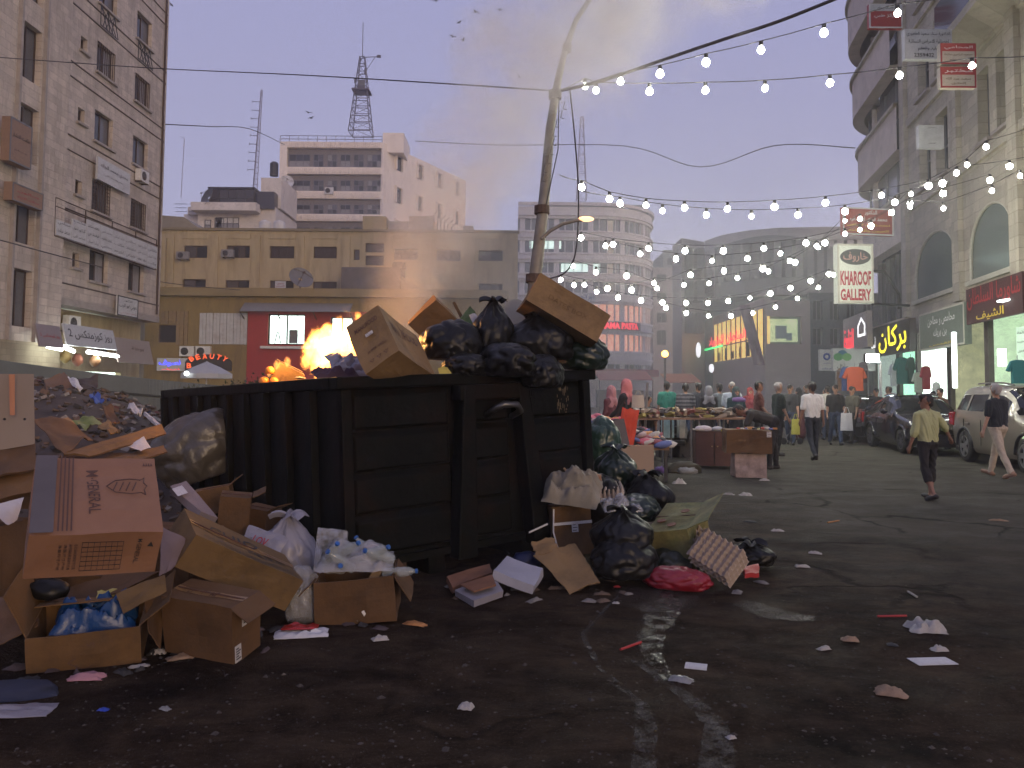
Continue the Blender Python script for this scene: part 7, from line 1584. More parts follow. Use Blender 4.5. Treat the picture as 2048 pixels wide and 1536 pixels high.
    for m_, a, b, r0, r1 in prims:
        a_, d_ = np.array(a), np.array(b-a); L2 = max(d_ @ d_, 1e-9); t_ = np.clip(((C-a_) @ d_)/L2, 0, 1); dist = np.linalg.norm(C-a_-t_[:, None]*d_, axis=1)-(r0+(r1-r0)*t_)
        if m_ in (EYED, LIP): dist -= .004
        if m_ is top: dist -= .004*k
        w = dist < best; best[w] = dist[w]; idx[w] = ms.index(m_)
    if stripes:
        ms.append(stripes); w = (idx == ms.index(top)) & (np.floor(C[:, 2]/(.05*k)) % 2 == 0); idx[w] = len(ms)-1
    zf = min(feet)*k
    if not seat: pass
    co = np.empty(len(me.vertices)*3); me.vertices.foreach_get('co', co); co = co.reshape(-1, 3); co[:, 2] -= co[:, 2].min()
    # cloth folds
    skinset = {i for i, m_ in enumerate(ms) if m_ in (SKIN, SKIND, EYED, LIP)}; vm = np.zeros(len(co), bool)
    for pi, pl in enumerate(me.polygons):
        if idx[pi] not in skinset: vm[list(pl.vertices)] = True
    nr_ = np.empty(len(co)*3); me.vertices.foreach_get('normal', nr_); nr_ = nr_.reshape(-1, 3); S_ = Vector((base.x*7, base.y*3, h))
    for vi in np.nonzero(vm)[0]:
        p_ = co[vi]; q_ = Vector((p_[0]*7, p_[1]*7, p_[2]*(9+4*math.sin(p_[0]*9))))+S_; co[vi] += nr_[vi]*(.011*(1-abs(mnoise.noise(q_))*2.2)+.006*mnoise.noise(q_*2.3))
    me.materials.clear()
    for m_ in ms: me.materials.append(m_)
    me.vertices.foreach_set('co', co.ravel()); me.polygons.foreach_set('material_index', idx.astype(np.int32)); me.polygons.foreach_set('use_smooth', [True]*n); me.name = 'person'
    ob = bpy.data.objects.new('person', me); COL.objects.link(ob); ob.location = base; ob.rotation_euler = (0, 0, face); tag(ob, label, 'person'); ob['hands'] = [list(hh) for hh in hands]
    return ob
def on(px, py): return G(px, py)
def at(px, Y): return PG(px, Y)
JEANS = cloth('jeans', (.035,.05,.09)); BLKC = cloth('black', (.012,.012,.014)); CHAR = cloth('charcoal', (.035,.033,.03)); WHT = cloth('white', (.62,.62,.60)); KHAKI = cloth('khaki', (.40,.34,.27)); NAVY = cloth('navy', (.012,.016,.022))
GRNS = cloth('sage', (.36,.38,.20))
boy = person('boy in pale green shirt and black knee shorts walking, arm held out', on(1858, 1000), 1.50, R_(12), GRNS, BLKC, SKIND, HAIRB, SHOE, 0.03, ((-.10,.35),(.12,.05)), ((.05,.15,.25),(.15,.75,.15)), .75, True, voxel=.0115, head=(R_(55), 0), collar=GRNS)
man = person('man in dark navy T-shirt and khaki trousers at the right edge', on(1998, 955), 1.72, R_(20), NAVY, KHAKI, SKIN, HAIRG, mat('tan_sandal', (.25,.14,.09), .7), 0.02, ((-.32,.15),(.34,.10)), ((-.05,.28,.18),(.1,.1,.2)), .5, voxel=.0115, head=(R_(-15), 0), wide=1.12)
person('man in white T-shirt and dark jeans walking away', on(1626, 920), 1.75, R_(8), WHT, cloth('darkjeans', (.022,.027,.036)), SKIND, HAIRB, SHOE, 0, ((-.12,.42),(.10,.05)), ((.05,.14,.15),(-.1,.14,.2)), .5, voxel=.013)
bend = person('man in dark T-shirt bending over the box table', on(1548, 938), 1.74, R_(75), CHAR, BLKC, SKIND, HAIRB, SHOE, R_(72), ((.12,.02),(-.05,.02)), ((.35,.1,.15),(.2,.1,.1)), .5, voxel=.013, head=(0, R_(-15)))
person('man in black T-shirt and blue jeans walking toward the camera', on(1672, 890), 1.74, R_(175), BLKC, JEANS, SKIN, HAIRB, SHOE, 0, ((.18,.05),(-.18,.25)), ((.1,.12,.2),(-.1,.12,.3)), .5, wide=1.1)
gm = person('young man in grey T-shirt holding a white shopping bag', on(1706, 888), 1.70, R_(115), cloth('olive_grey', (.07,.065,.05)), BLKC, SKIN, HAIRB, SHOE, 0, ((.22,.05),(-.2,.2)), ((.15,.1,.2),(-.05,.1,.2)), .5)
person('woman in black headscarf and maroon skirt by the pushchair', on(1598, 880), 1.62, R_(100), BLKC, cloth('maroon', (.07,.012,.015)), SKIN, HAIRB, SHOE, 0, ((.1,.1),(-.1,.1)), ((.5,.1,.5),(.45,.1,.5)), 1, skirt=True, hijab=BLKC)
person('grey-haired man in dark green T-shirt behind the bending man', at(1556, 19), 1.74, R_(-80), cloth('bottle_green', (.02,.03,.026)), BLKC, SKIN, HAIRG, SHOE, 0, ((.05,.05),(-.05,.1)), ((.3,.1,.4),(.1,.1,.3)), .5)
person('man in brown shirt with cropped hair facing the stall', at(1517, 20), 1.78, R_(-100), cloth('rust', (.10,.035,.03)), BLKC, SKIND, HAIRB, arms=((.3,.1,.5),(.2,.1,.4)))
person('woman in pink headscarf with pale shoulder bag by the clothes heap', at(1252, 15.5), 1.70, R_(60), BLKC, BLKC, SKIN, skirt=True, hijab=cloth('pink', (.55,.20,.20)), arms=((.3,.1,.6),(.2,.1,.5)), sleeve=1)
person('woman in dusty pink headscarf bent near the clothes heap', at(1222, 17), 1.58, R_(50), cloth('plum', (.10,.03,.04)), BLKC, SKIN, skirt=True, hijab=cloth('dusty_pink', (.36,.17,.19)), sleeve=1)
person('man in teal T-shirt seen from behind at the shoe stall', at(1334, 21.5), 1.78, R_(5), cloth('teal', (.015,.15,.115)), JEANS, SKIN, HAIRB, wide=1.1)
person('man in grey striped T-shirt seen from behind at the shoe stall', at(1371, 21), 1.73, R_(-5), cloth('stripe_grey', (.14,.14,.15)), JEANS, SKIN, HAIRB, stripes=cloth('stripe_dark', (.035,.035,.045)), wide=1.1)
person('man in dark navy shirt between the striped shirt and the hooded woman', at(1397, 22), 1.76, R_(20), cloth('navy_shirt', (.022,.024,.035)), BLKC, SKIN, HAIRB)
person('woman in grey headscarf and black top at the stall', at(1417, 20.5), 1.62, R_(0), BLKC, BLKC, SKIN, skirt=True, hijab=cloth('grey_scarf', (.20,.20,.22)), sleeve=1)
person('man in grey blue shirt right of the grey headscarf', at(1439, 21.5), 1.74, R_(15), cloth('grey_blue', (.13,.145,.16)), JEANS, SKIN, HAIRB)
person('man in pale blue shirt with grey hair at the stall', at(1464, 21), 1.77, R_(170), cloth('pale_blue', (.36,.40,.46)), BLKC, SKIN, HAIRG)
person('woman in teal headscarf with purple bundle at the stall', at(1472, 19.8), 1.60, R_(185), cloth('dark_teal', (.03,.06,.065)), BLKC, SKIN, skirt=True, hijab=cloth('teal_scarf', (.05,.075,.08)), sleeve=1)
person('person in red headscarf far behind the bending man', at(1500, 25), 1.62, R_(180), cloth('red_coat', (.16,.02,.03)), BLKC, SKIN, skirt=True, hijab=cloth('red_scarf', (.22,.03,.035)), sleeve=1)
person('man in dark shirt behind the black headscarf woman', at(1580, 23), 1.74, R_(150), cloth('dark_shirt', (.03,.032,.035)), JEANS, SKIN, HAIRB)
person('person in magenta top in the far street', at(1650, 27), 1.62, R_(180), cloth('magenta', (.28,.02,.11)), BLKC, SKIN, HAIRB)
person('person in cream shirt in the far street behind the white T-shirt', at(1655, 25.5), 1.75, R_(0), cloth('cream', (.42,.40,.36)), JEANS, SKIN, HAIRB)
person('bearded man in dark coat in the far street', at(1612, 28), 1.78, R_(180), CHAR, BLKC, SKIN, HAIRB)
person('youth seated low behind the shoe stall in blue jeans', at(1296, 17.5), 1.55, R_(150), cloth('black2', (.014,.014,.016)), JEANS, SKIN, HAIRB, legs=((.9,1.5),(.8,1.5)))
pv = .13
def onpav(px, Y): p = PG(px, Y); return Vector((p.x, p.y, pv if p.x > 10.0+.198*Y-1.3 else 0))
person('man in blue checked shirt on the pavement behind the black car', onpav(1778, 26.5), 1.74, R_(60), cloth('blue_check', (.20,.26,.38)), BLKC, SKIND, HAIRB)
person('youth with dark hair on the pavement behind the black car', onpav(1752, 25), 1.66, R_(180), BLKC, BLKC, SKIND, HAIRB)
person('woman in black abaya and white headscarf at the shop entrance', onpav(1872, 25.0), 1.70, R_(30), BLKC, BLKC, SKIN, skirt=True, hijab=cloth('pale_scarf', (.35,.37,.36)), sleeve=1)
person('man in brown shirt behind the black car roof', onpav(1880, 21.8), 1.66, R_(190), cloth('brown_shirt', (.10,.05,.035)), BLKC, SKIN, HAIRB)  # plain brown shirt cloth
# what they carry
def hang_bag(label, c, w, h, m, name='shopping_bag'):
    t = thing(name, label, 'bag', c)
    mb = MB(); mb.grid(lambda u, v: ((u-.5)*w*(1+.15*v), -.05*math.sin(math.pi*u)-.01, -v*h+.02*fbm(Vector((u*3, v*3, w)))), 8, 8); mb.grid(lambda u, v: ((u-.5)*w*(1+.15*v), .05*math.sin(math.pi*u)+.01, -v*h+.02*fbm(Vector((u*3, v*3, w)))), 8, 8); mb.build('body', m, t, smooth=True, thick=.004)
    MB().tube([(-w*.3,0,-.02),(-w*.1,0,h*.32),(w*.1,0,h*.32),(w*.3,0,-.02)], .008, 5).build('handle', m, t); return t
p = P(1693, 826, 20.3); hang_bag('white shopping bag hanging from the grey T-shirt man', p, .28, .46, WHT)
p = P(1276, 790, 15.2); t = hang_bag('pale beige shoulder bag of the pink headscarf woman', p, .22, .25, cloth('beige', (.45,.40,.33)), 'shoulder_bag')
blob('purple_bundle', 'purple and white bundle carried at the stall', 'bundle', P(1478, 800, 19.4), (.18,.12,.08), 61, cloth('purple', (.16,.10,.25)))
p = P(1585, 838, 21.4); hang_bag('yellow bag hung on the pushchair', P(1591, 838, 21.2), .2, .42, cloth('yellow', (.42,.40,.08)))

# ================================================================== cars
def car(label, base, head, L, Wd, H, m, kind, plate=None):
    t = thing('parked_car', label, 'car', base, head)
    hw = Wd/2; wb0, wb1 = (.86, L-.98); wr = .36 if kind == 'suv' else .33
    # stations along x: front (0) to rear (L): (x, sill, belt, roof, roofhalf)
    if kind == 'suv':
        S = [(0,.34,.62,.68,.55),(.12,.28,.78,.86,.70),(.5,.25,.92,1.0,.78),(1.05,.25,1.0,1.07,.80),(1.32,.25,1.03,1.12,.78),(1.75,.25,1.06,H-.22,.70),(2.15,.25,1.07,H-.04,.68),(2.9,.25,1.07,H,.68),(3.8,.25,1.08,H-.02,.67),(4.35,.26,1.10,H-.05,.66),(L-.20,.30,1.10,H-.26,.66),(L-.05,.34,1.04,1.14,.70),(L,.40,.86,.92,.66)]
    else:
        S = [(0,.32,.56,.62,.55),(.12,.24,.70,.76,.68),(.5,.2,.82,.88,.76),(1.1,.2,.90,.96,.76),(1.35,.2,.94,1.0,.74),(1.95,.2,.97,H-.10,.62),(2.4,.2,.98,H,.60),(3.0,.2,.98,H-.02,.60),(3.6,.2,.99,H-.16,.60),(4.1,.22,1.02,1.16,.64),(L-.12,.26,.98,1.06,.68),(L,.34,.80,.86,.62)]
    X = np.array([s[0] for s in S]); nf = 90; xs = np.linspace(0, L, nf)
    A = np.array([[s[1], s[2], s[3], s[4]] for s in S]); V = np.stack([np.interp(xs, X, A[:, i]) for i in range(4)], 1)
    ker = np.array([1,2,3,2,1])/9
    for i in range(4): q = np.pad(V[:, i], 2, mode='edge'); V[:, i] = np.convolve(q, ker, 'valid')
    plan = hw*(1-.16*np.exp(-xs/.25)-.13*np.exp(-(L-xs)/.25))
    rows_ = []
    nj = 26
    for i in range(nf):
        sill, belt, roof, rh = V[i]; w = plan[i]; gh = roof-belt
        pts = [(w*.90, sill), (w*.97, sill+.10), (w, sill+(belt-sill)*.45), (w*.995, sill+(belt-sill)*.8), (w*.96, belt), (min(w*.96, rh+ (w*.96-rh)*.12 if gh > .2 else w*.90), belt+gh*.86), (min(w*.86, rh*.86 if gh > .2 else w*.7), roof-.004), (rh*.5, roof+.012), (0, roof+.02)]
        ts = np.linspace(0, 8, nj); ys = np.interp(ts, range(9), [p[0] for p in pts]); zs = np.interp(ts, range(9), [p[1] for p in pts])
        rows_.append([(xs[i]-L/2, y, z, tt) for y, z, tt in zip(ys, zs, ts)])
    paint, glass = MB(), MB(); xw0, xw1 = (1.32, 2.1) if kind == 'suv' else (1.35, 2.3); xr0, xr1 = (4.35, L-.08) if kind == 'suv' else (3.25, 4.1)
    sx0, sx1 = (1.75, 4.45) if kind == 'suv' else (1.75, 3.85); pil = [(2.78,2.88),(3.72,3.84)] if kind == 'suv' else [(2.72,2.84)]
    for sgn in (-1, 1):
        for i in range(nf-1):
            for j in range(nj-1):
                a, b, c, d = rows_[i][j], rows_[i+1][j], rows_[i+1][j+1], rows_[i][j+1]; xc = (xs[i]+xs[i+1])/2; tc = (a[3]+d[3])/2; zc_ = (a[2]+d[2]+b[2]+c[2])/4
                if any(math.hypot(xc-w_, zc_-wr) < wr+.07 for w_ in (wb0, wb1)) and tc < 3.6: continue
                gh = V[i][2]-V[i][1]
                side = 4.08 < tc < 4.92 and sx0 < xc < sx1 and not any(p0 < xc < p1 for p0, p1 in pil) and gh > .28
                front = tc > 5.2 and xw0 < xc < xw1; rear = tc > 5.2 and xr0 < xc < xr1
                g = glass if side or front or rear else paint; k_ = -.012 if g is glass else 0
                g.add([(p[0], sgn*(p[1]+(k_ if side else 0)), p[2]+(k_ if not side else 0)) for p in (a, b, c, d)], [(0,1,2,3)])
    paint.build('body', m, t, smooth=True); glass.build('windows', mat('car_glass', (.012,.014,.015), .06, var=0, spec=.6), t, smooth=True)
    MB().box(-L/2+.1, L/2-.1, -hw+.14, hw-.14, .22, .5).build('underbody', BLACKM, t, fix=False)
    CH = mat('chrome', (.5,.5,.5), .15, 1.0, var=0)
    for wx_ in (wb0, wb1):
        for sgn in (-1, 1):
            c = Vector((wx_-L/2, sgn*(hw-.11), wr)); M_ = Matrix.Translation(c) @ Matrix.Rotation(R_(-90*sgn), 4, 'X')
            wh = MB().lathe([(wr*.62,-.10),(wr*.93,-.10),(wr,-.06),(wr,.06),(wr*.93,.105),(wr*.66,.10)], 28, M_, caps=False).build('wheel', mat('tyre', (.015,.015,.015), .8, var=.2), t, smooth=True)
            rm = mat('alloy', (.42,.42,.43), .3, .8, var=.05) if kind == 'suv' else mat('alloy_dark', (.16,.16,.17), .3, .8, var=.05)
            mb = MB(); mb.lathe([(wr*.60,.085),(wr*.67,.10),(wr*.67,.112),(wr*.60,.112)], 28, M_, caps=False); mb.lathe([(.02,.06),(.05,.09),(.055,.105),(.02,.112)], 12, M_)
            ns = 5 if kind == 'suv' else 10
            for q in range(ns):
                Mq = M_ @ Matrix.Rotation(2*math.pi*q/ns, 4, 'Z'); wd_ = .05 if ns == 5 else .02; mb.prism([(.03,.085),(wr*.63,.085),(wr*.63,.105),(.03,.105)], -wd_, wd_, Mq)
            mb.build('rim', rm, wh); MB().lathe([(.0,.02),(wr*.62,.02),(wr*.62,.03)], 20, M_).build('brake_disc', BLACKM, wh)
            MB().tube([(c.x+(wr+.065)*math.cos(a*math.pi/10), sgn*(hw-.012), wr+(wr+.065)*math.sin(a*math.pi/10)) for a in range(11)], .035, 6).build('arch_trim', BLACKM if kind == 'suv' else m, t, smooth=True)
    bz_ = .78 if kind == 'suv' else .66
    TL = mat('tail_red', (.30,.012,.015), .2, var=.1, coat=.5); HL = mat('headlamp', (.35,.36,.37), .1, .5, var=.2, scale=10)
    for sgn in (-1, 1):
        y0_, y1_ = sorted((sgn*(hw-.24), sgn*(hw-.015)))
        MB().box(L/2-.30, L/2-.03, y0_, y1_, bz_+.02, bz_+.34).build('tail_light', TL, t, bevel=.03, fix=False)
        y0_, y1_ = sorted((sgn*(hw-.5), sgn*(hw-.10))); MB().box(-L/2+.03, -L/2+.32, y0_, y1_, bz_-.16, bz_+.0).build('headlight', HL, t, bevel=.03, fix=False)
        p = (1.78-L/2, sgn*(hw+.02), V[30][1]+.12); MB().sphere((p[0], sgn*(hw+.10), p[2]), .1, 10, 7, sc=(.6,1.0,.75)).build('mirror', m, t, smooth=True)
        for xh in ((2.62, 3.55) if kind == 'suv' else (2.55, 3.5)): MB().box(xh-L/2-.1, xh-L/2+.1, sgn*hw-.02 if sgn > 0 else -hw-.035, hw+.035 if sgn > 0 else -hw+.02, .86, .90).build('door_handle', CH if kind != 'suv' else m, t, bevel=.01, fix=False)
        MB().tube([(x_-L/2, sgn*(np.interp(x_, xs, V[:, 3])*.86), float(np.interp(x_, xs, V[:, 2]))+.05) for x_ in ((2.1, 2.6, 3.2, 3.9) if kind == 'suv' else (2.2, 2.5, 2.9, 3.2))], .02, 6).build('roof_rail', CH, t)
        for xd in ((1.95, 2.85, 3.78) if kind == 'suv' else (1.85, 2.78, 3.75)): 
            mb = MB(); mb.box(xd-L/2-.004, xd-L/2+.004, sgn*(hw+.001)-.006, sgn*(hw+.001)+.006, .42, .98); mb.build('door_gap', BLACKM, t, fix=False)
    MB().box(-L/2-.02, -L/2+.06, -.45, .45, bz_-.32, bz_-.12).build('grille', BLACKM, t, fix=False)
    return t
# black hatchback nosed toward the camera; silver estate beyond the right edge; another dark car behind
car('black car parked beside the pavement, front toward the camera', Vector((11.15, 21.3, 0)), R_(82), 4.35, 1.8, 1.50, mat('black_car_paint', (.012,.012,.014), .18, .2, var=0, coat=.8), 'hatch')
car('silver beige four-wheel-drive car parked at the right edge', Vector((11.1, 16.3, 0)), R_(80), 4.75, 1.92, 1.76, mat('silver_paint', (.23,.205,.165), .32, .55, var=0, coat=.5), 'suv')
car('dark car mostly hidden behind the walkers, pale multi-spoke wheel showing', Vector((11.6, 26.0, 0)), R_(80), 4.4, 1.78, 1.48, mat('dark_blue_paint', (.02,.024,.03), .2, .2, var=0, coat=.8), 'hatch')

# ================================================================== market stalls
WOODD = mat('dark_red_wood', (.085,.035,.026), .5, var=.25, scale=3, aniso=(1,1,6))
p = on(1430, 938); t = thing('cabinet_table', 'dark red wooden cabinet used as a stall table', 'table', (p.x, p.y, 0), R_(-8))
hh = .78; MB().box(-.38, .36, 0, .55, .06, hh-.03).build('carcass', WOODD, t, bevel=.006); MB().box(-.40, .38, -.02, .57, hh-.029, hh).build('top', mat('table_top', (.16,.11,.08), .6, var=.2), t, bevel=.004)
for sx in (-.34, .30): MB().box(sx, sx+.05, .02, .07, 0, .059).build('foot', BLACKM, t)
MB().box(-.012, .0, -.012, -.001, .1, hh-.06).build('door_gap', BLACKM, t); 
for sx in (-.06, .05): MB().sphere((sx,-.02,.45), .015).build('knob', mat('brass_knob', (.4,.3,.12), .4, .8), t)
d2 = (.80, .5, .42); p = P(1506, 868, 13.8); t = carton('cardboard_box', 'wide brown carton serving as counter in front of the bending man', (p.x, 14.2, .66), (0, 0, R_(-4)), d2, CARD[2], None, [('— BEKO —', 'front', .35, .55, .3, .03, 0, CARD[4])], seam=False, seed=61); label_patch(t, 'front', d2, .93, .82, .08, .1, PAPER)
p = P(1505, 930, 14); carton('cardboard_box', 'worn pale patched carton under the wide counter carton', (p.x, 14.25, .225), (0, 0, R_(-4)), (.56, .42, .44), mat('patched_card', (.33,.25,.22), .8, var=.5, scale=6), None, [], seam=False, seed=63)
q = random.Random(9); cc = [(.4,.05,.04), (.5,.48,.45), (.08,.10,.3), (.45,.2,.05), (.05,.05,.05), (.35,.33,.1)]
word = ['leftmost', 'second', 'third', 'fourth', 'fifth', 'sixth', 'seventh', 'eighth', 'ninth', 'tenth']
for k in range(10):
    p = P(1476+8.2*k, 861-3*(k % 3), 14.1+.05*(k % 4)); s = q.uniform(.03, .055); o = MB().box(-s, s, -s*.6, s*.6, 0, s*.8).build('small_packet', mat('goods%d' % (k % 6), cc[k % 6], .6), bevel=.006); place(o, (p.x, p.y, .872), (0, 0, q.uniform(0, 3))); tag(o, 'small coloured packet, %s from the left on the counter carton' % word[k], 'packet', 'goods on the counter carton')
for k, (px, py, r_, c, lb) in enumerate(((1412, 845, (.17,.1,.07), (.5,.45,.47), 'pale pink folded cloth on the cabinet table'), (1408, 860, (.14,.1,.05), (.5,.45,.38), 'cream folded cloth on the cabinet table front'), (1440, 858, (.12,.08,.06), (.35,.35,.37), 'grey tub on the cabinet table'))):
    p = P(px, py, 15.0); blob('folded_cloth' if k < 2 else 'tub', lb, 'cloth' if k < 2 else 'tub', (p.x, 15.2, .78+r_[2]*.6), r_, 66+k, cloth('fold%d' % k, c), rough=.15)
p = P(1457, 857, 14.8); o = MB().box(-.08,.08,-.03,.03,0,.05).build('yellow_tool', mat('yellow_plastic', (.55,.48,.02), .5, emit=(.8,.7,.02), es=.12), bevel=.01); place(o, (p.x, 15.0, .785)); tag(o, 'bright yellow torch-like thing on the cabinet table', 'tool')
# office chair seen from behind
p = G(1345, 912); t = thing('office_chair', 'black padded office chair turned away by the stall', 'chair', (p.x, p.y, 0), R_(170))
LTH = mat('black_leather', (.012,.012,.013), .45, bump=.2, bscale=10)
for k in range(3): MB().box(-.30,.30,-.10,-.02,.34+.19*k,.52+.19*k).build('back_cushion', LTH, t, bevel=.03)
MB().box(-.3,.3,-.02,.48,.28,.40).build('seat', LTH, t, bevel=.04)
for s in (-1, 1): MB().tube([(s*.34,0,.35),(s*.38,.02,.6),(s*.38,.35,.62),(s*.34,.38,.36)], .025, 6).build('armrest', BLACKM, t)
MB().tube([(0,.2,.08),(0,.2,.28)], .03, 8).build('gas_column', BLACKM, t)
for k in range(5): a = k*1.2566; MB().tube([(0,.2,.1),(.3*math.cos(a),.2+.3*math.sin(a),.06)], .022, 5).build('leg', BLACKM, t); MB().sphere((.3*math.cos(a),.2+.3*math.sin(a),.03), .03).build('caster', BLACKM, t)
# long shoe stall
p0, p1 = PG(1262, 16.6), PG(1500, 17.6); dd = p1-p0; L_ = dd.length; fS = frame(p0, math.atan2(dd.y, dd.x)); t = thing('stall_table', 'long low stall table heaped with shoes', 'table', M=fS)
MB().box(0, L_, 0, 1.0, .93, .97).build('top', mat('stall_board', (.20,.12,.075), .8, var=.3, scale=4), t)
for k in range(5):
    for y in (.05, .9): MB().tube([(L_*(.03+.235*k), y, 0), (L_*(.03+.235*k), y, .93)], .025, 5).build('leg', mat('bare_steel', (.22,.22,.22), .4, .6), t)
def shoe_mesh(m):
    mb = MB(); mb.add([(-.13,-.04,0),(.13,-.035,0),(.15,0,0),(.13,.04,0),(-.13,.04,0),(-.13,-.038,.07),(-.03,-.04,.075),(.06,-.035,.05),(.14,-.02,.025),(.14,.02,.025),(.06,.035,.05),(-.03,.04,.075),(-.13,.038,.07)], [(4,3,2,1,0),(0,1,8,7,6,5),(1,2,8),(2,9,8),(2,3,9),(3,4,12,11,10,9),(4,0,5,12),(7,8,9,10),(6,7,10,11),(5,6,11,12)]); o = mb.build('shoe', m); d = o.data; bpy.data.objects.remove(o); return d
SHM = [shoe_mesh(mat('shoe%d' % k, c, .7)) for k, c in enumerate(((.16,.09,.05), (.05,.035,.03), (.28,.20,.12), (.20,.06,.05), (.34,.28,.22), (.10,.09,.08), (.36,.30,.08)))]
q = random.Random(31)
for k in range(110):
    u = L_*q.uniform(.01, .99); y = q.uniform(.03, .9); lay = q.randint(0, 2); o = bpy.data.objects.new('shoe', SHM[(k*5+k//7) % 7]); COL.objects.link(o)
    p = fS @ Vector((u, y, .972+.075*lay*q.uniform(.6, 1))); place(o, p, (q.uniform(-.3,.3), q.uniform(-.3,.3), q.uniform(0, 6.28))); tag(o, '%s second-hand shoe at the %s of the long stall heap' % (['tan','black brown','light tan','dark red','cream','grey','yellow'][(k*5+k//7) % 7], ['far left end','left part','middle','right part','far right end'][min(int(u/L_*5), 4)]), 'shoe', 'shoes heaped on the long stall table')
# clothes heap stall at the left
p0 = PG(1180, 13.2); t = thing('clothes_stall', 'low stall covered with a heap of mixed clothes behind the skip', 'stall', p0)
MB().box(-.5, 1.35, 0, 1.6, .55, .62).build('board', mat('stall_board'), t); 
for sx, sy in ((-.4,.05),(1.28,.05),(-.4,1.5),(1.28,1.5)): MB().box(sx, sx+.05, sy, sy+.05, 0, .549).build('leg', BLACKM, t)
mb = MB(); q = random.Random(3); cl = [(.5,.12,.16), (.45,.43,.40), (.04,.04,.05), (.10,.13,.3), (.5,.25,.1), (.4,.3,.28), (.28,.1,.12)]
for k in range(240):
    r = q.random(); x_, y_ = q.uniform(-.5, 1.35), q.uniform(0, 1.6); z_ = .62+.50*max(0, 1-((x_-.1)/1.3)**2)*max(.2, math.sin(math.pi*(y_+.3)/2.2))*q.uniform(.55, 1); s = q.uniform(.05, .12); M_ = Matrix.LocRotScale(Vector((x_, y_, z_)), Euler((q.uniform(-.5,.5), q.uniform(-.5,.5), q.uniform(0, 6))), Vector((s*1.6, s, s*.5)))
    b4 = MB(); b4.sphere((0,0,0), 1, 8, 5); mb.add([M_ @ (Vector(v)*(1+.3*mnoise.noise(Vector(v)*2+Vector((k,0,0))))) for v in b4.v], b4.f, q.randrange(7))
o = mb.build('clothes_heap', [cloth('heap%d' % i, c) for i, c in enumerate(cl)], None, smooth=True, fix=False); o.location = p0; stuff(o, 'heap of mixed coloured clothes on the low stall', 'clothes')
o = crumple('red_cloth', 'bright red orange cloth hanging off the clothes stall', 'cloth', P(1254, 862, 13.0), (.30, .75), 88, cloth('scarlet', (.50,.06,.03)), (R_(88), R_(10), R_(6)), .06, 16)
o = MB().tube([P(1252,800,13.1), P(1254,835,13.0)], .02, 6).build('umbrella_handle', BLACKM); tag(o, 'dark stick above the red cloth', 'stick')
o = MB().tube([P(1295,765,17.2), P(1290,860,17.2)], .03, 6).build('stall_post', mat('bare_steel')); tag(o, 'thin grey post of the shoe stall', 'post')
for k, (px, w_, c, lb) in enumerate(((1335, 18, (.30,.45,.5), 'white and blue bucket-like box under the stall'), (1362, 10, (.45,.45,.43), 'narrow white box under the stall'))):
    p = P(px, 845, 18.5); wd_ = w_/FPX*18.5; o = MB().box(-wd_/2*1.2, wd_/2*1.2, -.15, .15, .0, .5).build('plastic_crate', mat('crate%d' % k, c, .6, var=.4, scale=5), bevel=.01); place(o, (p.x, 18.5, .45)); tag(o, lb, 'box')
    o2 = MB().box(-.25,.25,-.2,.2,0,.449).build('crate_base', BLACKM); place(o2, (p.x, 18.5, 0)); tag(o2, 'dark crate carrying the %s' % lb.split(' under')[0], 'crate')
p = G(1345, 945); blob('clothes_bundle', 'dark clothes and bags dumped on the road by the chair', 'bundle', (p.x+.2, p.y, .06), (.38,.2,.16), 90, cloth('olive_bundle', (.06,.055,.04)), rough=.6); blob('purple_bag', 'small purple bag beside the dumped clothes', 'bag', (p.x-.22, p.y-.05, .04), (.14,.1,.08), 91, cloth('violet', (.10,.06,.20)), rough=.6); blob('grey_bag', 'grey plastic bag in front of the dumped clothes', 'bag', (p.x+.25, p.y-.15, .04), (.2,.1,.1), 92, mat('grey_poly', (.22,.23,.23), .4), rough=.5)
# pushchair
p = G(1578, 888); t = thing('pushchair', 'dark folding pushchair beside the maroon skirt', 'pushchair', (p.x, p.y, 0), R_(100))
mb = MB()
for s in (-.2, .2): mb.tube([(s,-.25,.1),(s,.0,.55),(s,.3,1.0)], .014, 5); mb.tube([(s,.28,.1),(s,.0,.5),(s,-.15,.75)], .014, 5)
mb.tube([(-.2,.3,1.0),(.2,.3,1.0)], .016, 5); mb.build('frame', ALU, t)
MB().grid(lambda u, v: ((u-.5)*.38, -.25+.45*v, .40+.05*math.sin(3*u)+.42*max(0, v-.45)), 6, 8).build('seat', BLKC, t, thick=.02); MB().grid(lambda u, v: ((u-.5)*.4, .12-.38*v, .86+.12*math.sin(math.pi*v)), 6, 6).build('hood', cloth('hood_green', (.03,.06,.05)), t, thick=.01, smooth=True)
for s in (-.2, .2):
    for y in (-.25, .28): MB().lathe([(.09,-.018),(.1,0),(.09,.018)], 14, Matrix.Translation((s, y, .1)) @ Matrix.Rotation(R_(90), 4, 'Y')).build('wheel', BLACKM, t)
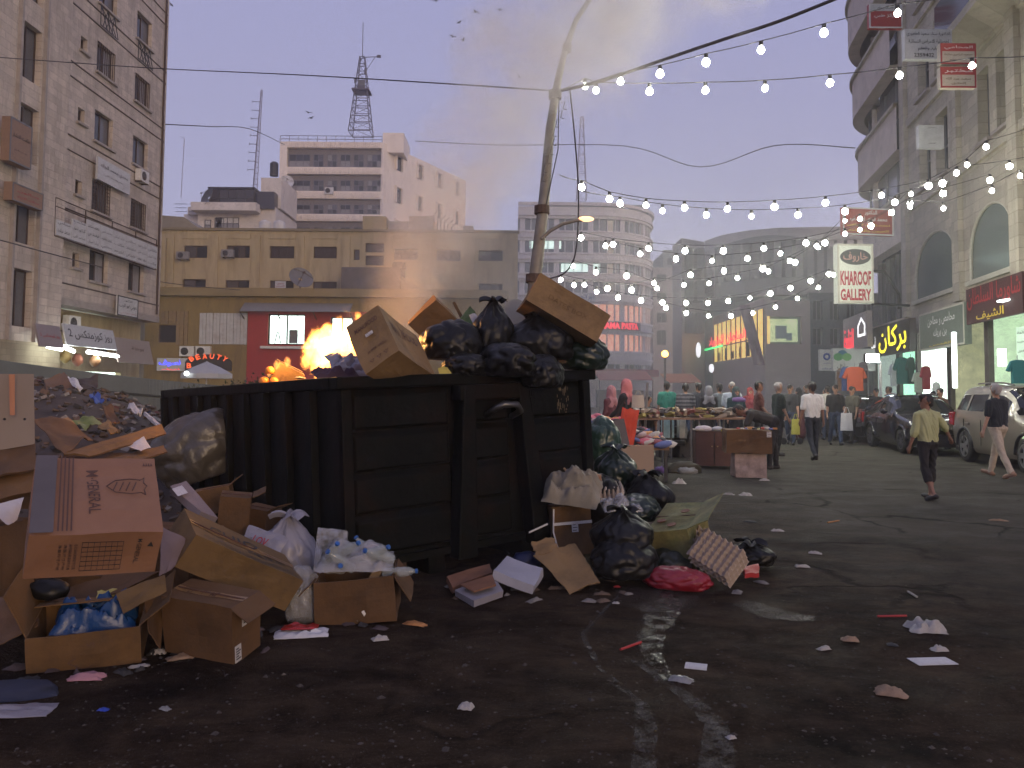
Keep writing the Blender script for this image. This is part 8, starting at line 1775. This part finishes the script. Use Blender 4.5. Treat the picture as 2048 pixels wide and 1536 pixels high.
# clothes on show in the bright shops
def garment(label, c, w, h, m, face=0):
    t = thing('hanging_garment', label, 'garment', c, face)
    mb = MB(); mb.add([(-w*.15,-.06,h),(w*.15,-.06,h),(w*.36,-.06,h*.94),(w*.55,-.03,h*.55),(w*.40,-.03,h*.5),(w*.33,-.07,h*.7),(w*.34,-.08,0),(-w*.34,-.08,0),(-w*.33,-.07,h*.7),(-w*.40,-.03,h*.5),(-w*.55,-.03,h*.55),(-w*.36,-.06,h*.94)], [tuple(range(12))]); mb.build('cloth', m, t, thick=.09); MB().tube([(0,-.04,h),(0,-.04,h+.12)], .008, 4).build('hanger', ALU, t)
GA = [(1708, 752, 26.0, .75, .80, (.50,.10,.05), 'wide orange red coat on the pavement rail'), (1688, 752, 26.3, .3, .8, (.06,.10,.25), 'blue coat left of the orange red one'), (1680, 754, 26.5, .3, .75, (.20,.12,.08), 'brown coat at the left of the rail'), (1802, 735, 27.6, .55, .95, (.04,.13,.12), 'teal jacket hanging in the green shop'), (1820, 735, 27.4, .3, .95, (.03,.07,.06), 'dark green jacket in the shop doorway'), (1835, 760, 27, .4, .7, (.35,.4,.35), 'pale shirt on show in the bright shop'), (1850, 750, 26.6, .35, .8, (.22,.03,.04), 'red jacket on show by the abaya woman'), (2033, 738, 19.6, .5, .6, (.02,.16,.17), 'teal patterned dress at the right edge'), (1785, 745, 28, .3, .8, (.55,.6,.62), 'white shirt in the green shop'), (1725, 740, 26.2, .3, .7, (.10,.09,.10), 'black coat right of the orange red one')]
for k, (px, py, Y, w_, h_, c, lb) in enumerate(GA):
    p = P(px, py, Y); garment(lb, (p.x, p.y, p.z-h_*.62), w_, h_, cloth('garment%d' % k, c))
a, b = P(1672, 742, 26.3), P(1736, 740, 26.0); t = thing('clothes_rail', 'steel rail carrying coats on the pavement', 'clothes rail', (a.x, a.y, pv)); MB().tube([(0,0,a.z-pv),(b.x-a.x,b.y-a.y,b.z-pv)], .018, 6).build('bar', mat('bare_steel'), t)
for q0 in ((0,0,a.z), (b.x-a.x, b.y-a.y, b.z)): MB().tube([(q0[0],q0[1],0),(q0[0],q0[1],q0[2]-pv)], .018, 6).build('post', mat('bare_steel'), t)
# nut shop goods and counters
for k, (px, Y, w_, h_, c, lb) in enumerate(((1770, 25.5, .7, .95, (.5,.55,.55), 'white display case outside the green shop'), (1945, 20.6, 1.0, 1.0, (.14,.12,.08), 'dark counter of nut sacks behind the silver car'), (1985, 19.4, .9, 1.35, (.30,.26,.15), 'stacked gold boxes in the nut shop'), (1735, 27.4, .5, 1.0, (.35,.38,.36), 'pale display stand left of the white case'), (2010, 19.0, .5, 1.55, (.40,.36,.25), 'framed picture stack near the right edge'))):
    p = PG(px, Y); t = thing('display_case', lb, 'display', (p.x, p.y, pv), R_(-10))
    MB().box(-w_/2, w_/2, -.25, .25, 0, h_).build('case', mat('case%d' % k, c, .5, var=.4, scale=6), t, bevel=.01); 
    for j in range(3): MB().box(-w_/2-.01, w_/2+.01, -.27, -.251, h_*(.25+.3*j), h_*(.25+.3*j)+.03).build('shelf_edge', ALU, t, fix=False)
# ================================================================== air: thin smoke haze over the whole place
hz = MB().box(-70, 80, -30, 150, -1, 62).build('haze', volume_mat('haze_volume', lambda t, v: (v.inputs.__getitem__('Density').__setattr__('default_value', .0017), v.inputs.__getitem__('Color').__setattr__('default_value', (.92,.90,.95,1)))), fix=False)
stuff(hz, 'thin even evening haze hanging over the whole street', 'haze')
